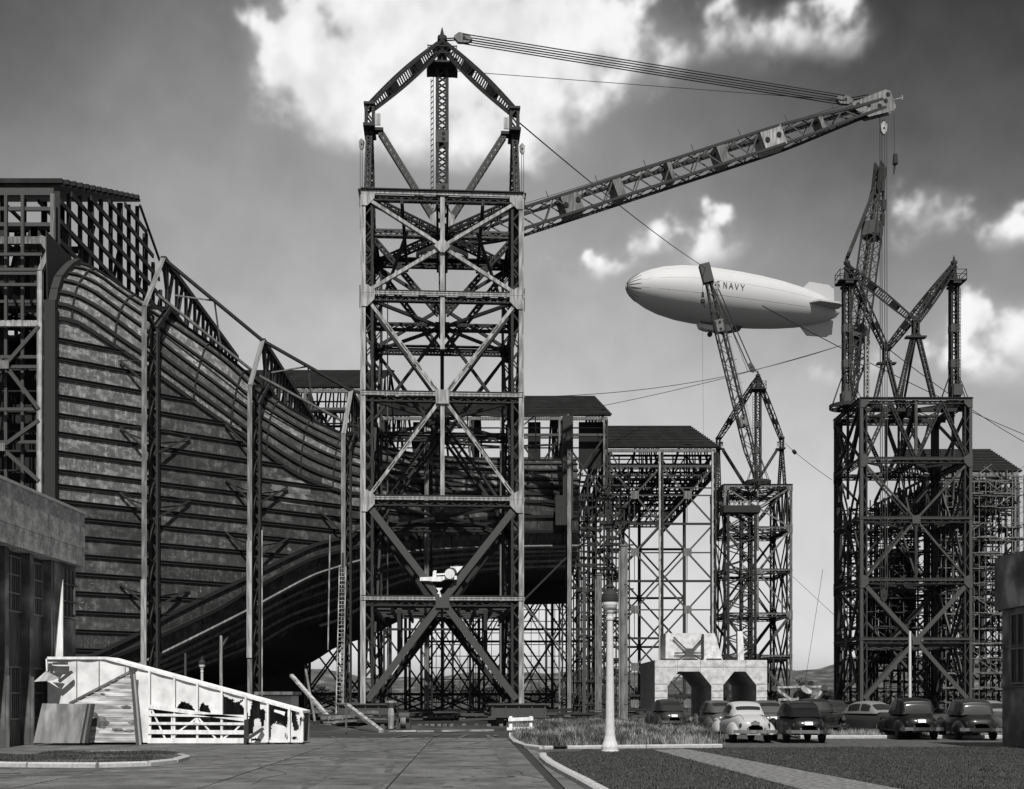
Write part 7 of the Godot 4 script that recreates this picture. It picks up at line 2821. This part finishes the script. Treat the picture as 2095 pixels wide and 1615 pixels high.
func build_trees():
	tree("round dark tree showing between the distant tower and the right tower", Vector3(at(1648, 0, 210).x, 0, -210), 6.0, 3.6, 1)
	var defs := [[905, 300, 6.5, 8, "grey tree seen through the tower's foot, left of its middle"], [965, 340, 7.5, 7, "pale tree seen under the tower's middle, right of the gap's centre"], [1000, 320, 5.0, 9, "low tree seen through the tower's right leg"], [655, 330, 6.0, 10, "tree seen under the shell between the ladder and the props"], [1310, 290, 5.0, 6, "tree left of the concrete portal seen past the thick steel column"], [1590, 380, 5.0, 7, "small tree behind the distant tower's foot"], [1700, 420, 5.5, 9, "low tree at the right tower's left foot"], [1120, 300, 5.0, 8, "tree seen right of the tower through the open hall"]]
	for i in defs.size():
		var e: Array = defs[i]
		tree(e[4], Vector3((e[0] - CX) / F * e[1], 0, -e[1]), e[2], e[3], 20 + i)
	# far belt of brush along the horizon
	var r := RandomNumberGenerator.new()
	r.seed = 8
	var lf := MB.new()
	for i in 9000:
		var x := r.randf_range(-320, 420)
		var z := -r.randf_range(420, 560)
		var hh := 2.5 + 2.0 * sin(x * 0.13) * sin(x * 0.041 + 1.0) + 1.0 * sin(x * 0.7)
		var p := Vector3(x, r.randf() * maxf(hh, 0.6), z)
		var n := Vector3(r.randfn(), r.randfn() + 0.4, r.randfn()).normalized()
		var sx := n.cross(Vector3(0.3, 0.8, 0.5)).normalized() * 1.1
		var sy := n.cross(sx).normalized() * 0.9
		lf.quad(p - sx, p - sy, p + sx, p + sy)
	var o := part(self, "brush", lf, M.foliage_far)
	tag(o, "far belt of low brush along the horizon behind the site", "brush")
	o.set_meta("kind", "stuff")

# ------------------------------------------------------------------ grass
func tuft(n: int, h: float, w: float, spread: float, sd: int) -> ArrayMesh:
	var r := RandomNumberGenerator.new()
	r.seed = sd
	var mb := MB.new()
	for i in n:
		var an := r.randf() * TAU
		var b := Vector3(r.randf_range(-spread, spread), 0, r.randf_range(-spread, spread))
		var hh := h * r.randf_range(0.5, 1.1)
		var lean := Vector3(cos(an), 0, sin(an)) * hh * r.randf_range(0.15, 0.6)
		var s := Vector3(-sin(an), 0, cos(an)) * w
		var m := b + Vector3(0, hh * 0.6, 0) + lean * 0.35
		var tip := b + Vector3(0, hh, 0) + lean
		mb.quad(b - s, b + s, m + s * 0.7, m - s * 0.7)
		mb.tri(m - s * 0.7, m + s * 0.7, tip)
	return mesh_of(mb, Vector3.ZERO)

func scatter(called: String, label: String, pts: Array, count: int, mesh: Mesh, m: Material, y: float, s0: float, s1: float, sd: int, keep = null):
	var r := RandomNumberGenerator.new()
	r.seed = sd
	var poly := PackedVector2Array()
	var lo := Vector2(1e9, 1e9)
	var hi := Vector2(-1e9, -1e9)
	for p in pts:
		var q := Vector2(p.x, p.z)
		poly.append(q)
		lo = lo.min(q)
		hi = hi.max(q)
	var xf := []
	var tries := 0
	while xf.size() < count and tries < count * 6:
		tries += 1
		var q := Vector2(r.randf_range(lo.x, hi.x), r.randf_range(lo.y, hi.y))
		if not Geometry2D.is_point_in_polygon(q, poly):
			continue
		var k := 1.0
		if keep != null:
			k = keep.call(q)
			if r.randf() > k:
				continue
		var s := r.randf_range(s0, s1) * (0.5 + 0.5 * k)
		xf.append(Transform3D(Basis(Vector3.UP, r.randf() * TAU).scaled(Vector3(s, s * r.randf_range(0.8, 1.2), s)), Vector3(q.x, y, q.y)))
	var mm := MultiMesh.new()
	mm.transform_format = MultiMesh.TRANSFORM_3D
	mm.mesh = mesh
	mm.instance_count = xf.size()
	for i in xf.size():
		mm.set_instance_transform(i, xf[i])
	var o := MultiMeshInstance3D.new()
	o.name = numbered(self, called)
	o.multimesh = mm
	o.material_override = m
	add_child(o, true)
	tag(o, label, "grass")
	o.set_meta("kind", "stuff")

func build_grass():
	var gn := FastNoiseLite.new()
	gn.seed = 4
	gn.frequency = 0.35
	gn.fractal_octaves = 3
	var patchy := func(q: Vector2) -> float:
		return clampf(0.55 + 1.3 * gn.get_noise_2dv(q), 0.0, 1.0)
	var inverse := func(q: Vector2) -> float:
		return clampf(0.5 - 1.5 * gn.get_noise_2dv(q), 0.0, 1.0)
	var path_a := gp(1338, 1543)
	var path_b := gp(1600, 1618)
	var path_c := gp(1408, 1541)
	var path_d := gp(1800, 1620)
	var lawn_keep := func(q: Vector2) -> float:
		var f := (q.y - path_a.z) / (path_b.z - path_a.z)
		var xl := lerpf(path_a.x, path_b.x, f)
		var xr := lerpf(path_c.x, path_d.x, f)
		if q.x > xl - 0.03 and q.x < xr + 0.03:
			return 0.0
		return clampf(0.75 + 0.8 * gn.get_noise_2dv(q * 1.7), 0.1, 1.0)
	var near_lawn := []
	for p in lawn_pts:
		near_lawn.append(Vector3(clampf(p.x, -2, 22), 0, minf(p.z, -20.5)))
	var short := tuft(7, 0.065, 0.007, 0.06, 1)
	scatter("lawn_grass", "short dark grass of the lawn at the lower right", near_lawn, 60000, short, M.blade, 0.10, 0.7, 1.3, 1, lawn_keep)
	scatter("lawn_grass", "dry pale blades among the dark lawn grass", near_lawn, 22000, short, M.blade_pale, 0.10, 0.5, 1.0, 2, lawn_keep)
	var tall := tuft(9, 0.42, 0.012, 0.16, 3)
	scatter("weeds", "tall dark weeds on the verge behind the lamp post", verge_pts, 6500, tall, M.blade, 0.08, 0.5, 1.4, 3, patchy)
	scatter("weeds", "tall dry pale weeds on the verge behind the lamp post", verge_pts, 8000, tall, M.blade_dry, 0.08, 0.5, 1.25, 4, inverse)
	var pv := [Vector3(12.6, 0, -51.9), Vector3(24, 0, -52.1), Vector3(24, 0, -54.2), Vector3(12.6, 0, -54)]
	scatter("weeds", "weeds behind the pale kerb between the parked cars", pv, 900, tall, M.blade_dry, 0.08, 0.4, 1.0, 5, patchy)
	scatter("island_grass", "short grass on the small kerbed island at the lower left", island_pts, 14000, short, M.blade, 0.09, 0.8, 1.7, 6, patchy)
	scatter("island_grass", "dry blades on the small kerbed island at the lower left", island_pts, 3500, short, M.blade_pale, 0.09, 0.6, 1.2, 7, inverse)
